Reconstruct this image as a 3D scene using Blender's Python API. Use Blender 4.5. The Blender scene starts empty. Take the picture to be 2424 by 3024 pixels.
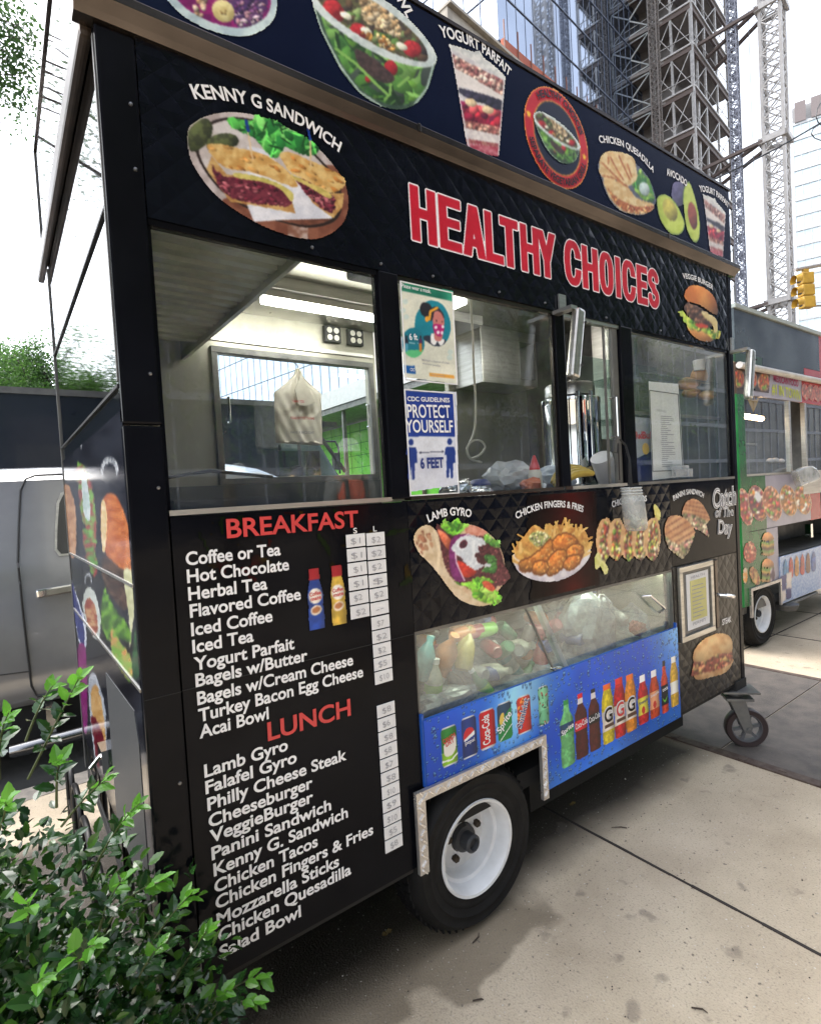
import bpy, bmesh, math, random
import numpy as np
from mathutils import Vector, Matrix
C = bpy.context.scene.collection
R_ = math.radians
# ---------------------------------------------------------------- camera
F_PX, IW, IH = 1640.3, 2424, 3024
CAM = np.array([-0.26265, -1.52964, 1.65])
ROT = np.array([[0.80227466, -0.06583137, 0.59331408],
                [-0.59425367, 0.00637401, 0.80425241],
                [-0.05672683, -0.9978104, -0.03400683]])
cd = bpy.data.cameras.new('camera'); cam = bpy.data.objects.new('camera', cd); C.objects.link(cam)
cd.sensor_fit = 'VERTICAL'; cd.sensor_height = 36; cd.lens = F_PX / IH * 36
cd.clip_start = .02; cd.clip_end = 3000
M3 = ROT @ np.diag([1, -1, -1])
cam.matrix_world = Matrix.Translation(Vector(CAM)) @ Matrix([list(r) for r in M3]).to_4x4()
bpy.context.scene.camera = cam
# ---------------------------------------------------------------- sky, sun, exposure
SUN_EL, SUN_AZ = 58, -35          # azimuth from +y towards +x: behind the cart, a little to its left
w = bpy.data.worlds.new('World'); bpy.context.scene.world = w; w.use_nodes = True
nt = w.node_tree; nt.nodes.clear()
o_ = nt.nodes.new('ShaderNodeOutputWorld'); b_ = nt.nodes.new('ShaderNodeBackground')
s_ = nt.nodes.new('ShaderNodeTexSky'); s_.sky_type = 'NISHITA'; s_.sun_disc = False
s_.sun_elevation = R_(SUN_EL); s_.sun_rotation = R_(SUN_AZ); s_.air_density = 1.0; s_.dust_density = 3; s_.ozone_density = 1
h_ = nt.nodes.new('ShaderNodeHueSaturation'); h_.inputs['Saturation'].default_value = .35
nt.links.new(s_.outputs[0], h_.inputs['Color']); nt.links.new(h_.outputs[0], b_.inputs[0])
b_.inputs[1].default_value = .15; nt.links.new(b_.outputs[0], o_.inputs[0])
sl = bpy.data.lights.new('sun', 'SUN'); sl.energy = .6; sl.angle = R_(40); sl.color = (1, .96, .9)
so = bpy.data.objects.new('sun', sl); C.objects.link(so)
sd = Vector((math.sin(R_(SUN_AZ)) * math.cos(R_(SUN_EL)), math.cos(R_(SUN_AZ)) * math.cos(R_(SUN_EL)), math.sin(R_(SUN_EL))))
so.rotation_euler = sd.to_track_quat('Z', 'Y').to_euler()
vs = bpy.context.scene.view_settings
vs.view_transform = 'Standard'; vs.look = 'None'; vs.gamma = 1; vs.use_curve_mapping = False; vs.exposure = 2.2
cy = bpy.context.scene.cycles
cy.max_bounces = 10; cy.transparent_max_bounces = 16; cy.glossy_bounces = 5; cy.diffuse_bounces = 3; cy.caustics_reflective = False; cy.caustics_refractive = False
# ---------------------------------------------------------------- measuring: a photo pixel seen on a plane of the place
def wray(p): return ROT @ np.array([p[0] - IW / 2, p[1] - IH / 2, F_PX])
def onY(p, y=0.):
    d = wray(p); t = (y - CAM[1]) / d[1]; q = CAM + t * d; return np.array([q[0], q[2]])
def on3(p, axis, v):
    d = wray(p); t = (v - CAM[axis]) / d[axis]; return CAM + t * d
def Zf(x0, y0, s): return lambda u, v: (x0 + u / s, y0 + v / s)
def proj(P):
    c = (np.asarray(P) - CAM) @ ROT
    return IW / 2 + F_PX * c[..., 0] / c[..., 2], IH / 2 + F_PX * c[..., 1] / c[..., 2]
def lin(c): 
    c = np.asarray(c, float) / 255.
    return np.where(c <= .04045, c / 12.92, ((c + .055) / 1.055) ** 2.4)
# ---------------------------------------------------------------- materials
MATS = {}
def pm(name, c, rough=.5, metal=0., c2=None, scale=6., detail=4., bump=0., bscale=40., spec=.5, emit=None, estr=1., coat=0., stretch=(1, 1, 1), rvar=0., alpha=1., lo=.35, hi=.65):
    m = bpy.data.materials.new(name); m.use_nodes = True; t = m.node_tree; b = t.nodes['Principled BSDF']
    N = t.nodes.new; L = t.links.new
    b.inputs['Base Color'].default_value = (*c, 1); b.inputs['Roughness'].default_value = rough; b.inputs['Metallic'].default_value = metal
    b.inputs['Specular IOR Level'].default_value = spec; b.inputs['Coat Weight'].default_value = coat; b.inputs['Coat Roughness'].default_value = .05
    b.inputs['Alpha'].default_value = alpha
    tc = N('ShaderNodeTexCoord'); mp = N('ShaderNodeMapping'); mp.inputs['Scale'].default_value = stretch
    L(tc.outputs['Object'], mp.inputs['Vector'])
    if c2 is None and not emit: c2 = tuple(v * .86 for v in c)
    if c2 is not None:
        n = N('ShaderNodeTexNoise'); n.inputs['Scale'].default_value = scale; n.inputs['Detail'].default_value = detail; n.inputs['Roughness'].default_value = .6
        L(mp.outputs[0], n.inputs['Vector'])
        cr = N('ShaderNodeValToRGB'); e = cr.color_ramp.elements
        e[0].position = lo; e[1].position = hi; e[0].color = (*c, 1); e[1].color = (*c2, 1)
        L(n.outputs[0], cr.inputs[0]); L(cr.outputs[0], b.inputs['Base Color'])
        if rvar:
            mr = N('ShaderNodeMapRange'); mr.inputs['To Min'].default_value = max(0, rough - rvar); mr.inputs['To Max'].default_value = rough + rvar
            L(n.outputs[0], mr.inputs[0]); L(mr.outputs[0], b.inputs['Roughness'])
    if bump:
        n2 = N('ShaderNodeTexNoise'); n2.inputs['Scale'].default_value = bscale; n2.inputs['Detail'].default_value = 3
        L(mp.outputs[0], n2.inputs['Vector'])
        bp = N('ShaderNodeBump'); bp.inputs['Strength'].default_value = bump; bp.inputs['Distance'].default_value = .01
        L(n2.outputs[0], bp.inputs['Height']); L(bp.outputs[0], b.inputs['Normal'])
    if emit:
        b.inputs['Emission Color'].default_value = (*emit, 1); b.inputs['Emission Strength'].default_value = estr
    MATS[name] = m; return m
def glass_mat(name, tint=(.92, .96, .95), ior=1.5, rough=0., boost=1., haze=0., hmin=.3):
    m = bpy.data.materials.new(name); m.use_nodes = True; t = m.node_tree; t.nodes.clear(); N = t.nodes.new; L = t.links.new
    o = N('ShaderNodeOutputMaterial'); tr = N('ShaderNodeBsdfTransparent'); tr.inputs[0].default_value = (*tint, 1)
    gl = N('ShaderNodeBsdfGlossy'); gl.inputs['Roughness'].default_value = rough
    fr = N('ShaderNodeFresnel'); ge = N('ShaderNodeNewGeometry'); mi = N('ShaderNodeMapRange'); mi.inputs['To Min'].default_value = ior; mi.inputs['To Max'].default_value = 1 / ior; L(ge.outputs['Backfacing'], mi.inputs[0]); L(mi.outputs[0], fr.inputs[0])
    mu = N('ShaderNodeMath'); mu.operation = 'MULTIPLY'; mu.inputs[1].default_value = boost; mu.use_clamp = True
    mx = N('ShaderNodeMixShader'); L(fr.outputs[0], mu.inputs[0]); L(mu.outputs[0], mx.inputs[0]); L(tr.outputs[0], mx.inputs[1]); L(gl.outputs[0], mx.inputs[2])
    last = mx
    if haze:
        df = N('ShaderNodeBsdfDiffuse'); df.inputs[0].default_value = (.8, .82, .8, 1)
        tc = N('ShaderNodeTexCoord'); n = N('ShaderNodeTexNoise'); n.inputs['Scale'].default_value = 5; n.inputs['Detail'].default_value = 5
        L(tc.outputs['Object'], n.inputs['Vector'])
        mr = N('ShaderNodeMapRange'); mr.inputs['From Min'].default_value = .35; mr.inputs['From Max'].default_value = .7; mr.inputs['To Min'].default_value = haze * hmin; mr.inputs['To Max'].default_value = haze
        L(n.outputs[0], mr.inputs[0]); m2 = N('ShaderNodeMixShader'); L(mr.outputs[0], m2.inputs[0]); L(mx.outputs[0], m2.inputs[1]); L(df.outputs[0], m2.inputs[2]); last = m2
    L(last.outputs[0], o.inputs[0]); MATS[name] = m; return m
def quilt_mat(name, c, rough=.2, size=.085, strength=.55, c2=None, metal=0., spec=.15):
    m = pm(name, c, rough, metal, c2 or tuple(v * .8 for v in c), 5, rvar=.06, spec=spec)
    t = m.node_tree; b = t.nodes['Principled BSDF']; N = t.nodes.new; L = t.links.new
    tc = N('ShaderNodeTexCoord'); sp = N('ShaderNodeSeparateXYZ'); L(tc.outputs['Object'], sp.inputs[0])
    def mth(op, a, bb=None):
        q = N('ShaderNodeMath'); q.operation = op
        for i, v in enumerate((a, bb)):
            if v is None: continue
            if isinstance(v, (int, float)): q.inputs[i].default_value = v
            else: L(v, q.inputs[i])
        return q.outputs[0]
    x, z = mth('ADD', sp.outputs[0], sp.outputs[1]), sp.outputs[2]
    u = mth('DIVIDE', mth('ADD', x, z), size); v = mth('DIVIDE', mth('SUBTRACT', x, z), size)
    tri = lambda q: mth('PINGPONG', q, .5)
    hgt = mth('MINIMUM', tri(u), tri(v))
    nz = N('ShaderNodeTexNoise'); nz.inputs['Scale'].default_value = 6; L(tc.outputs['Object'], nz.inputs['Vector'])
    hh = mth('ADD', mth('MULTIPLY', mth('POWER', hgt, .7), .02), mth('MULTIPLY', nz.outputs[0], .07))
    bp = N('ShaderNodeBump'); bp.inputs['Strength'].default_value = strength; bp.inputs['Distance'].default_value = 1.
    L(hh, bp.inputs['Height']); L(bp.outputs[0], b.inputs['Normal']); return m
def attr_mat(name, rough=.3, spec=.5, coat=0.):
    m = bpy.data.materials.new(name); m.use_nodes = True; t = m.node_tree; b = t.nodes['Principled BSDF']
    a = t.nodes.new('ShaderNodeAttribute'); a.attribute_name = 'Col'; t.links.new(a.outputs['Color'], b.inputs['Base Color'])
    b.inputs['Roughness'].default_value = rough; b.inputs['Specular IOR Level'].default_value = spec; b.inputs['Coat Weight'].default_value = coat
    MATS[name] = m; return m
# ---------------------------------------------------------------- objects
def thing(name, label, cat, loc=(0, 0, 0), group=None, rz=0.):
    o = bpy.data.objects.new(name, None); C.objects.link(o); o.location = loc; o.rotation_euler = (0, 0, rz); o.empty_display_size = .1
    o['label'] = label; o['category'] = cat
    if group: o['group'] = group
    return o
def tag(o, label, cat, group=None):
    o['label'] = label; o['category'] = cat
    if group: o['group'] = group
    return o
def setting(o): o['kind'] = 'structure'; return o
def dup(root, loc=None, rz=None, label=None):
    r = root.copy(); C.objects.link(r)
    if loc is not None: r.location = loc
    if rz is not None: r.rotation_euler = (0, 0, rz)
    if label: r['label'] = label
    for ch in list(root.children):
        c = ch.copy(); C.objects.link(c); c.parent = r
        for g in list(ch.children):
            d = g.copy(); C.objects.link(d); d.parent = c
    return r
class MB:
    """collects boxes, tubes, lathes and sheets and links them as one mesh object"""
    def __init__(s): s.v = []; s.f = []
    def add(s, vs, fs):
        k = len(s.v); s.v += [tuple(map(float, v)) for v in vs]; s.f += [tuple(i + k for i in f) for f in fs]; return s
    def box(s, x0, y0, z0, x1, y1, z1):
        v = [(x, y, z) for x in (x0, x1) for y in (y0, y1) for z in (z0, z1)]
        return s.add(v, [(0, 1, 3, 2), (4, 6, 7, 5), (0, 4, 5, 1), (2, 3, 7, 6), (0, 2, 6, 4), (1, 5, 7, 3)])
    def obox(s, p0, p1, wd, th, up=(0, 0, 1)):
        a, b = Vector(p0), Vector(p1); d = (b - a).normalized(); u = Vector(up); sx = d.cross(u)
        if sx.length < 1e-4: sx = d.cross(Vector((1, 0, 0)))
        sx.normalize(); u = sx.cross(d); v = []
        for p in (a, b):
            for i, j in ((-1, -1), (1, -1), (1, 1), (-1, 1)): v.append(p + sx * i * wd / 2 + u * j * th / 2)
        return s.add(v, [(3, 2, 1, 0), (4, 5, 6, 7), (0, 1, 5, 4), (1, 2, 6, 5), (2, 3, 7, 6), (3, 0, 4, 7)])
    def tube(s, pts, r, n=8, caps=True):
        pts = [Vector(p) for p in pts]; rr = r if isinstance(r, (list, tuple)) else [r] * len(pts); v = []; f = []
        t0 = (pts[1] - pts[0]).normalized(); a = t0.orthogonal().normalized()
        for i, p in enumerate(pts):
            t = (pts[min(i + 1, len(pts) - 1)] - pts[max(i - 1, 0)]).normalized()
            a = (a - t * a.dot(t)).normalized(); b = t.cross(a)
            for k in range(n): q = 2 * math.pi * k / n; v.append(p + (a * math.cos(q) + b * math.sin(q)) * rr[i])
        for i in range(len(pts) - 1):
            for k in range(n): f.append((i * n + k, i * n + (k + 1) % n, (i + 1) * n + (k + 1) % n, (i + 1) * n + k))
        if caps: f.append(tuple(range(n - 1, -1, -1))); f.append(tuple(range((len(pts) - 1) * n, len(pts) * n)))
        return s.add(v, f)
    def lathe(s, prof, c, axis='z', n=32, cap=True):
        """prof: (radius, height) pairs round an axis through c"""
        v = []; f = []
        for r, h in prof:
            for k in range(n):
                q = 2 * math.pi * k / n; a, b = r * math.cos(q), r * math.sin(q)
                v.append({'z': (c[0] + a, c[1] + b, c[2] + h), 'y': (c[0] + a, c[1] + h, c[2] + b), 'x': (c[0] + h, c[1] + a, c[2] + b)}[axis])
        for i in range(len(prof) - 1):
            for k in range(n): f.append((i * n + k, i * n + (k + 1) % n, (i + 1) * n + (k + 1) % n, (i + 1) * n + k))
        for i in (0, len(prof) - 1):
            if cap and prof[i][0] > 1e-4: f.append(tuple(range(i * n, i * n + n)))
        return s.add(v, f)
    def prism(s, poly, y0, y1, ax='y'):
        """a flat outline in (x,z) (or (y,z) for ax='x', (x,y) for ax='z') given depth"""
        n = len(poly); v = []
        for h in (y0, y1):
            for a, b in poly: v.append({'y': (a, h, b), 'x': (h, a, b), 'z': (a, b, h)}[ax])
        return s.add(v, [tuple(range(n)), tuple(range(2 * n - 1, n - 1, -1))] + [(i, i + n, (i + 1) % n + n, (i + 1) % n) for i in range(n)])
    def build(s, name, m, parent=None, bevel=0., smooth=False, seg=2):
        me = bpy.data.meshes.new(name); me.from_pydata(s.v, [], s.f)
        bm = bmesh.new(); bm.from_mesh(me); bmesh.ops.recalc_face_normals(bm, faces=bm.faces)
        if bevel:
            ed = [e for e in bm.edges if len(e.link_faces) == 2 and e.calc_face_angle(0) > .6]
            bmesh.ops.bevel(bm, geom=ed, offset=bevel, segments=seg, affect='EDGES', profile=.6, clamp_overlap=True)
        if smooth:
            for fc in bm.faces: fc.smooth = True
            for e in bm.edges:
                if len(e.link_faces) == 2 and e.calc_face_angle(0) > .7: e.smooth = False
        bm.to_mesh(me); bm.free()
        o = bpy.data.objects.new(name, me); C.objects.link(o)
        if m: me.materials.append(m)
        if parent:
            o.parent = parent
        return o
def mesh(name, v, f, m, parent=None, smooth=False):
    me = bpy.data.meshes.new(name); me.from_pydata([tuple(map(float, q)) for q in v], [], f)
    if smooth: me.polygons.foreach_set('use_smooth', [True] * len(me.polygons))
    o = bpy.data.objects.new(name, me); C.objects.link(o); me.materials.append(m)
    if parent: o.parent = parent
    return o
# ---------------------------------------------------------------- lettering
_TC = {}
def text2d(body, bold=0., sp=1.):
    k = (body, bold, sp)
    if k not in _TC:
        cu = bpy.data.curves.new('lettering', 'FONT'); cu.body = body; cu.size = 1; cu.offset = bold; cu.resolution_u = 4; cu.dimensions = '2D'; cu.fill_mode = 'FRONT'; cu.space_character = sp
        ob = bpy.data.objects.new('lettering', cu); C.objects.link(ob)
        dg = bpy.context.evaluated_depsgraph_get(); me = bpy.data.meshes.new_from_object(ob.evaluated_get(dg))
        v = np.array([q.co[:2] for q in me.vertices]).reshape(-1, 2); f = [tuple(p.vertices) for p in me.polygons]
        bpy.data.objects.remove(ob); bpy.data.curves.remove(cu); bpy.data.meshes.remove(me)
        _TC[k] = (v, f)
    return _TC[k]
def CAPH():
    v, _ = text2d('H'); return v[:, 1].max()
def letters(name, body, fn, m, parent, y=-.004, bold=0., to3=None, sp=1.):
    """body mapped by fn(u in 0..1 along the line, v in cap heights) -> (a, b) on the plane"""
    v, f = text2d(body, bold, sp); v0, _ = text2d(body, 0., sp); H = CAPH()
    x0, x1 = v0[:, 0].min(), v0[:, 0].max()
    P = [fn((p[0] - x0) / (x1 - x0), p[1] / H) for p in v]
    to3 = to3 or (lambda a, b: (a, y, b))
    return mesh(name, [to3(*p) for p in P], f, m, parent)
def base(p0, p1, cap):
    p0, p1 = np.array(p0, float), np.array(p1, float); d = (p1 - p0) / np.linalg.norm(p1 - p0); n = np.array([-d[1], d[0]])
    return lambda u, v: p0 + (p1 - p0) * u + n * v * cap
def arc(p0, pm_, p1, cap):
    p0, pm_, p1 = (np.array(q, float) for q in (p0, pm_, p1)); c = 2 * pm_ - (p0 + p1) / 2
    def fn(u, v):
        p = p0 * (1 - u) ** 2 + 2 * c * u * (1 - u) + p1 * u * u; t = 2 * (c - p0) * (1 - u) + 2 * (p1 - c) * u; t /= np.linalg.norm(t)
        return p + np.array([-t[1], t[0]]) * v * cap
    return fn
def ring(c, rx, rz, a0, a1, cap, inward=False):
    def fn(u, v):
        a = R_(a0 + (a1 - a0) * u); k = v * cap * (-1 if inward else 1)
        return (c[0] + (rx + k) * math.cos(a), c[1] + (rz + k) * math.sin(a))
    return fn
# ---------------------------------------------------------------- printed pictures: coloured fine grids lying on a panel
class Art:
    def __init__(s, z, box, cell=.004, plane=('y', 0.), seed=1):
        s.z = z; ax, val = plane; s.plane = plane; u0, v0, u1, v1 = box
        pts = []
        for u in (u0, u1):
            for v in (v0, v1):
                p = Zf(*z)(u, v); q = on3(p, {'x': 0, 'y': 1}[ax], val); pts.append((q[0] if ax == 'y' else q[1], q[2]))
        pts = np.array(pts); a0, b0 = pts.min(0); a1, b1 = pts.max(0)
        s.a = np.arange(a0, a1, cell); s.b = np.arange(b0, b1, cell)
        A, B = np.meshgrid(s.a, s.b); s.A, s.B = A, B
        P = np.stack([A, np.full_like(A, val), B] if ax == 'y' else [np.full_like(A, val), A, B], -1)
        px, py = proj(P); s.U = (px - z[0]) * z[2]; s.V = (py - z[1]) * z[2]
        s.rgb = np.zeros(A.shape + (3,)); s.al = np.zeros(A.shape, bool); s.rs = np.random.RandomState(seed)
    def noise(s, sc, oc=2):
        out = 0; tot = 0
        for o in range(oc):
            k = sc / 2 ** o; L = s.rs.rand(64, 64); x = s.U / k + s.rs.rand() * 50; y = s.V / k + s.rs.rand() * 50
            xi, yi = np.floor(x).astype(int), np.floor(y).astype(int); fx, fy = x - xi, y - yi; fx = fx * fx * (3 - 2 * fx); fy = fy * fy * (3 - 2 * fy)
            g = lambda i, j: L[(yi + j) % 64, (xi + i) % 64]
            n = g(0, 0) * (1 - fx) * (1 - fy) + g(1, 0) * fx * (1 - fy) + g(0, 1) * (1 - fx) * fy + g(1, 1) * fx * fy
            out = out + n * .6 ** o; tot += .6 ** o
        return out / tot
    def poly(s, pts, smooth=True, wob=0., wsc=12):
        p = np.array(pts, float)
        if smooth:
            q = []; n = len(p)
            for i in range(n):
                a, b, c, d = p[i - 1], p[i], p[(i + 1) % n], p[(i + 2) % n]
                for t in (0, .25, .5, .75): q.append(.5 * (2 * b + (c - a) * t + (2 * a - 5 * b + 4 * c - d) * t * t + (3 * b - a - 3 * c + d) * t ** 3))
            p = np.array(q)
        U, V = s.U, s.V
        if wob: U = U + (s.noise(wsc) - .5) * wob * 2; V = V + (s.noise(wsc) - .5) * wob * 2
        ins = np.zeros(U.shape, bool)
        for i in range(len(p)):
            (x1, y1), (x2, y2) = p[i - 1], p[i]
            if y1 == y2: continue
            ins ^= ((y1 > V) != (y2 > V)) & (U < (x2 - x1) * (V - y1) / (y2 - y1) + x1)
        return ins
    def ell(s, cx, cy, rx, ry, rot=0., wob=0., wsc=12):
        U, V = s.U - cx, s.V - cy
        if wob: U = U + (s.noise(wsc) - .5) * wob * 2; V = V + (s.noise(wsc) - .5) * wob * 2
        c, q = math.cos(R_(rot)), math.sin(R_(rot)); x, y = U * c + V * q, -U * q + V * c
        return (x / rx) ** 2 + (y / ry) ** 2 < 1
    def line(s, pts, wd):
        m = np.zeros(s.U.shape, bool)
        for (x1, y1), (x2, y2) in zip(pts[:-1], pts[1:]):
            dx, dy = x2 - x1, y2 - y1; t = np.clip(((s.U - x1) * dx + (s.V - y1) * dy) / (dx * dx + dy * dy + 1e-9), 0, 1)
            m |= (s.U - x1 - t * dx) ** 2 + (s.V - y1 - t * dy) ** 2 < (wd / 2) ** 2
        return m
    def fill(s, m, c, c2=None, sc=14, dome=0., light=(-.5, -.8), con=1.6, on=None, oc=2):
        if on is not None: m = m & on
        if not m.any(): return m
        c = np.array(c, float); col = np.broadcast_to(c, s.rgb.shape)
        if c2 is not None:
            t = np.clip((s.noise(sc, oc) - .5) * con * 2 + .5, 0, 1)[..., None]; col = c * (1 - t) + np.array(c2, float) * t
        if dome:
            u, v = s.U[m], s.V[m]; cu, cv = (u.min() + u.max()) / 2, (v.min() + v.max()) / 2; ru, rv = max(1, np.ptp(u) / 2), max(1, np.ptp(v) / 2)
            nx, ny = (s.U - cu) / ru, (s.V - cv) / rv
            k = 1 + dome * (nx * light[0] + ny * light[1]) - dome * .5 * (nx * nx + ny * ny) + dome * .25; col = col * k[..., None]
        s.rgb[m] = col[m]; s.al |= m; return m
    def scat(s, m, n, r, cols, asp=(1, 2), ang=None, dome=.5, on=True):
        idx = np.argwhere(m)
        if not len(idx): return
        for i in range(n):
            j = idx[s.rs.randint(len(idx))]; cu, cv = s.U[j[0], j[1]], s.V[j[0], j[1]]
            rr = s.rs.uniform(*r); a = s.rs.uniform(*asp); rot = s.rs.uniform(0, 180) if ang is None else ang + s.rs.uniform(-20, 20)
            e = s.ell(cu, cv, rr * a, rr, rot)
            if on: e &= m
            c = np.array(cols[s.rs.randint(len(cols))], float) * s.rs.uniform(.85, 1.12)
            s.fill(e, c, dome=dome)
    def dilate(s, m, r):
        out = m.copy(); k = int(math.ceil(r))
        for j in range(-k, k + 1):
            for i in range(-k, k + 1):
                if i * i + j * j <= r * r: out |= np.roll(np.roll(m, j, 0), i, 1)
        return out
    def shade(s, m, k): s.rgb[m] = s.rgb[m] * k
    def build(s, name, m, parent, off=-.004, soft=True):
        if soft:
            g = (s.noise(np.ptp(s.U) / 5, 3) - .5)[..., None] * .14 + 1; s.rgb = s.rgb * g * (1 + .03 * s.rs.normal(size=s.al.shape)[..., None]); A = s.al.astype(float)[..., None]; N_ = 0; D_ = 0
            for j, i, k in ((0, 0, 4), (0, 1, 2), (0, -1, 2), (1, 0, 2), (-1, 0, 2), (1, 1, 1), (1, -1, 1), (-1, 1, 1), (-1, -1, 1)): N_ = N_ + k * np.roll(np.roll(s.rgb * A, j, 0), i, 1); D_ = D_ + k * np.roll(np.roll(A, j, 0), i, 1)
            s.rgb = np.where(A > 0, N_ / np.maximum(D_, 1), s.rgb)
        h, wd = s.al.shape; ok = s.al[:-1, :-1] & s.al[1:, :-1] & s.al[:-1, 1:] & s.al[1:, 1:]
        used = np.zeros(s.al.shape, bool)
        for dj in (0, 1):
            for di in (0, 1): used[dj:h - 1 + dj, di:wd - 1 + di] |= ok
        idx = -np.ones(s.al.shape, int); idx[used] = np.arange(used.sum())
        A, B = s.A[used], s.B[used]; n = len(A); ax, val = s.plane
        co = np.stack([A, np.full(n, val + off), B] if ax == 'y' else [np.full(n, val + off), A, B], -1)
        jj, ii = np.nonzero(ok); fs = np.stack([idx[jj, ii], idx[jj, ii + 1], idx[jj + 1, ii + 1], idx[jj + 1, ii]], -1)
        me = bpy.data.meshes.new(name); me.vertices.add(n); me.vertices.foreach_set('co', co.ravel())
        k = len(fs); me.loops.add(k * 4); me.loops.foreach_set('vertex_index', fs.ravel()); me.polygons.add(k)
        me.polygons.foreach_set('loop_start', np.arange(0, k * 4, 4)); me.polygons.foreach_set('loop_total', np.full(k, 4)); me.update(calc_edges=True)
        ca = me.color_attributes.new('Col', 'FLOAT_COLOR', 'POINT'); c4 = np.ones((n, 4)); c4[:, :3] = lin(np.clip(s.rgb[used], 3, 250)) * .95
        ca.data.foreach_set('color', c4.ravel().astype(np.float32))
        o = bpy.data.objects.new(name, me); C.objects.link(o); me.materials.append(m)
        if parent: o.parent = parent
        return o
# ---------------------------------------------------------------- materials of the place
M_print = attr_mat('printed vinyl', .28, .45)
M_black = pm('black gloss vinyl', (.004, .0042, .006), .10, spec=.09, c2=(.006, .0065, .009), scale=3, bump=.06, bscale=9, rvar=.05)
M_navy = pm('navy sign vinyl', (.005, .008, .026), .16, spec=.12, c2=(.007, .012, .034), scale=1.5)
M_quilt = quilt_mat('black quilted steel', (.003, .0035, .0062), .13, .085, .17, (.0045, .0055, .0095))
M_bronze = quilt_mat('grey quilted steel', (.040, .036, .031), .3, .085, .22, (.022, .02, .018), .3, spec=.3)
M_steel = pm('brushed steel', (.56, .55, .52), .32, .95, c2=(.44, .43, .40), scale=4, rvar=.1, stretch=(1, 1, 12))
M_mirror = pm('polished steel sheet', (.78, .80, .80), .03, 1., c2=(.66, .69, .7), scale=2, bump=.006, bscale=3, stretch=(1, 9, .25))
M_olive = pm('warm steel wall', (.39, .38, .315), .34, .6, c2=(.28, .27, .22), scale=3, rvar=.12, stretch=(1, 1, .3))
M_dsteel = pm('dull grey steel', (.20, .20, .19), .45, .6, c2=(.12, .12, .12), scale=5, rvar=.1)
M_trim = pm('bronze trim', (.12, .10, .088), .22, .9, c2=(.055, .046, .04), scale=5, stretch=(.4, 1, 1))
M_dark = pm('black rubber gasket', (.012, .012, .013), .5)
M_under = pm('dark underbody', (.010, .010, .010), .8)
M_chrome = pm('chrome', (.8, .8, .8), .08, 1.)
M_alu = pm('diamond tread aluminium', (.66, .63, .60), .3, .75, c2=(.5, .47, .45), scale=14, rvar=.1)
M_tyre = pm('tyre rubber', (.006, .006, .0065), .6, c2=(.012, .012, .012), scale=12, spec=.2)
M_rim = pm('white painted wheel', (.74, .75, .76), .3, c2=(.60, .60, .60), scale=7, coat=.3)
M_white = pm('white lettering', (.82, .82, .84), .35, c2=(.74, .74, .77), scale=12)
M_red = pm('red lettering', (.56, .018, .035), .32, c2=(.46, .014, .03), scale=8)
M_redd = pm('dull red lettering', (.62, .05, .05), .4)
M_blue = pm('blue ink', (.02, .04, .2), .4)
M_gold = pm('gold ink', (.75, .5, .1), .4)
M_maroon = pm('maroon ink', (.025, .002, .006), .4)
M_inkgrey = pm('pencil ink', (.36, .36, .39), .6)
M_paper = pm('white paper', (.75, .75, .76), .6, c2=(.68, .68, .70), scale=9)
M_yellowp = pm('yellow paper', (.62, .58, .24), .6)
M_glass = glass_mat('window glass', (.965, .985, .98), boost=1.1, haze=.025, hmin=.0)
M_cglass = glass_mat('misted cooler glass', (.86, .9, .88), haze=.20, boost=1.4, hmin=.12)
M_clear = glass_mat('clear plastic', (.88, .90, .91), ior=1.45, rough=.02, boost=1.6, haze=.24, hmin=.85)
M_film = glass_mat('plastic film', (.78, .8, .82), ior=1.4, rough=.12, boost=2.2, haze=.5)
M_lamp = pm('lit fluorescent tube', (.9, .9, .9), .5, emit=(1, .97, .90), estr=9)
M_lampc = pm('lit cooler tube', (.9, .9, .9), .5, emit=(.95, 1, .80), estr=5.5)
M_bag = pm('off white plastic bag', (.78, .74, .64), .45, c2=(.70, .66, .56), scale=7, bump=.5, bscale=9)
M_cream = pm('cream plastic', (.7, .68, .6), .4)
M_wood = pm('copper brown frame', (.30, .17, .10), .4, .3, c2=(.2, .11, .07), scale=9)
def settle(root, loc):
    root.location = loc
    for ch in root.children: ch.location = Vector(ch.location) - Vector(loc)
M_rail = pm('dark weathered rail', (.10, .075, .06), .35, .6, c2=(.05, .04, .035), scale=4)
M_bolt = pm('dull rivet steel', (.22, .22, .23), .35, .8)
M_end = pm('end wall polished steel', (.095, .112, .122), .03, 1., c2=(.08, .097, .107), scale=1.2, bump=.002, bscale=3, stretch=(1, 9, .25))
M_board = pm('dull chrome board', (.32, .32, .32), .2, 1.)
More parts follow.
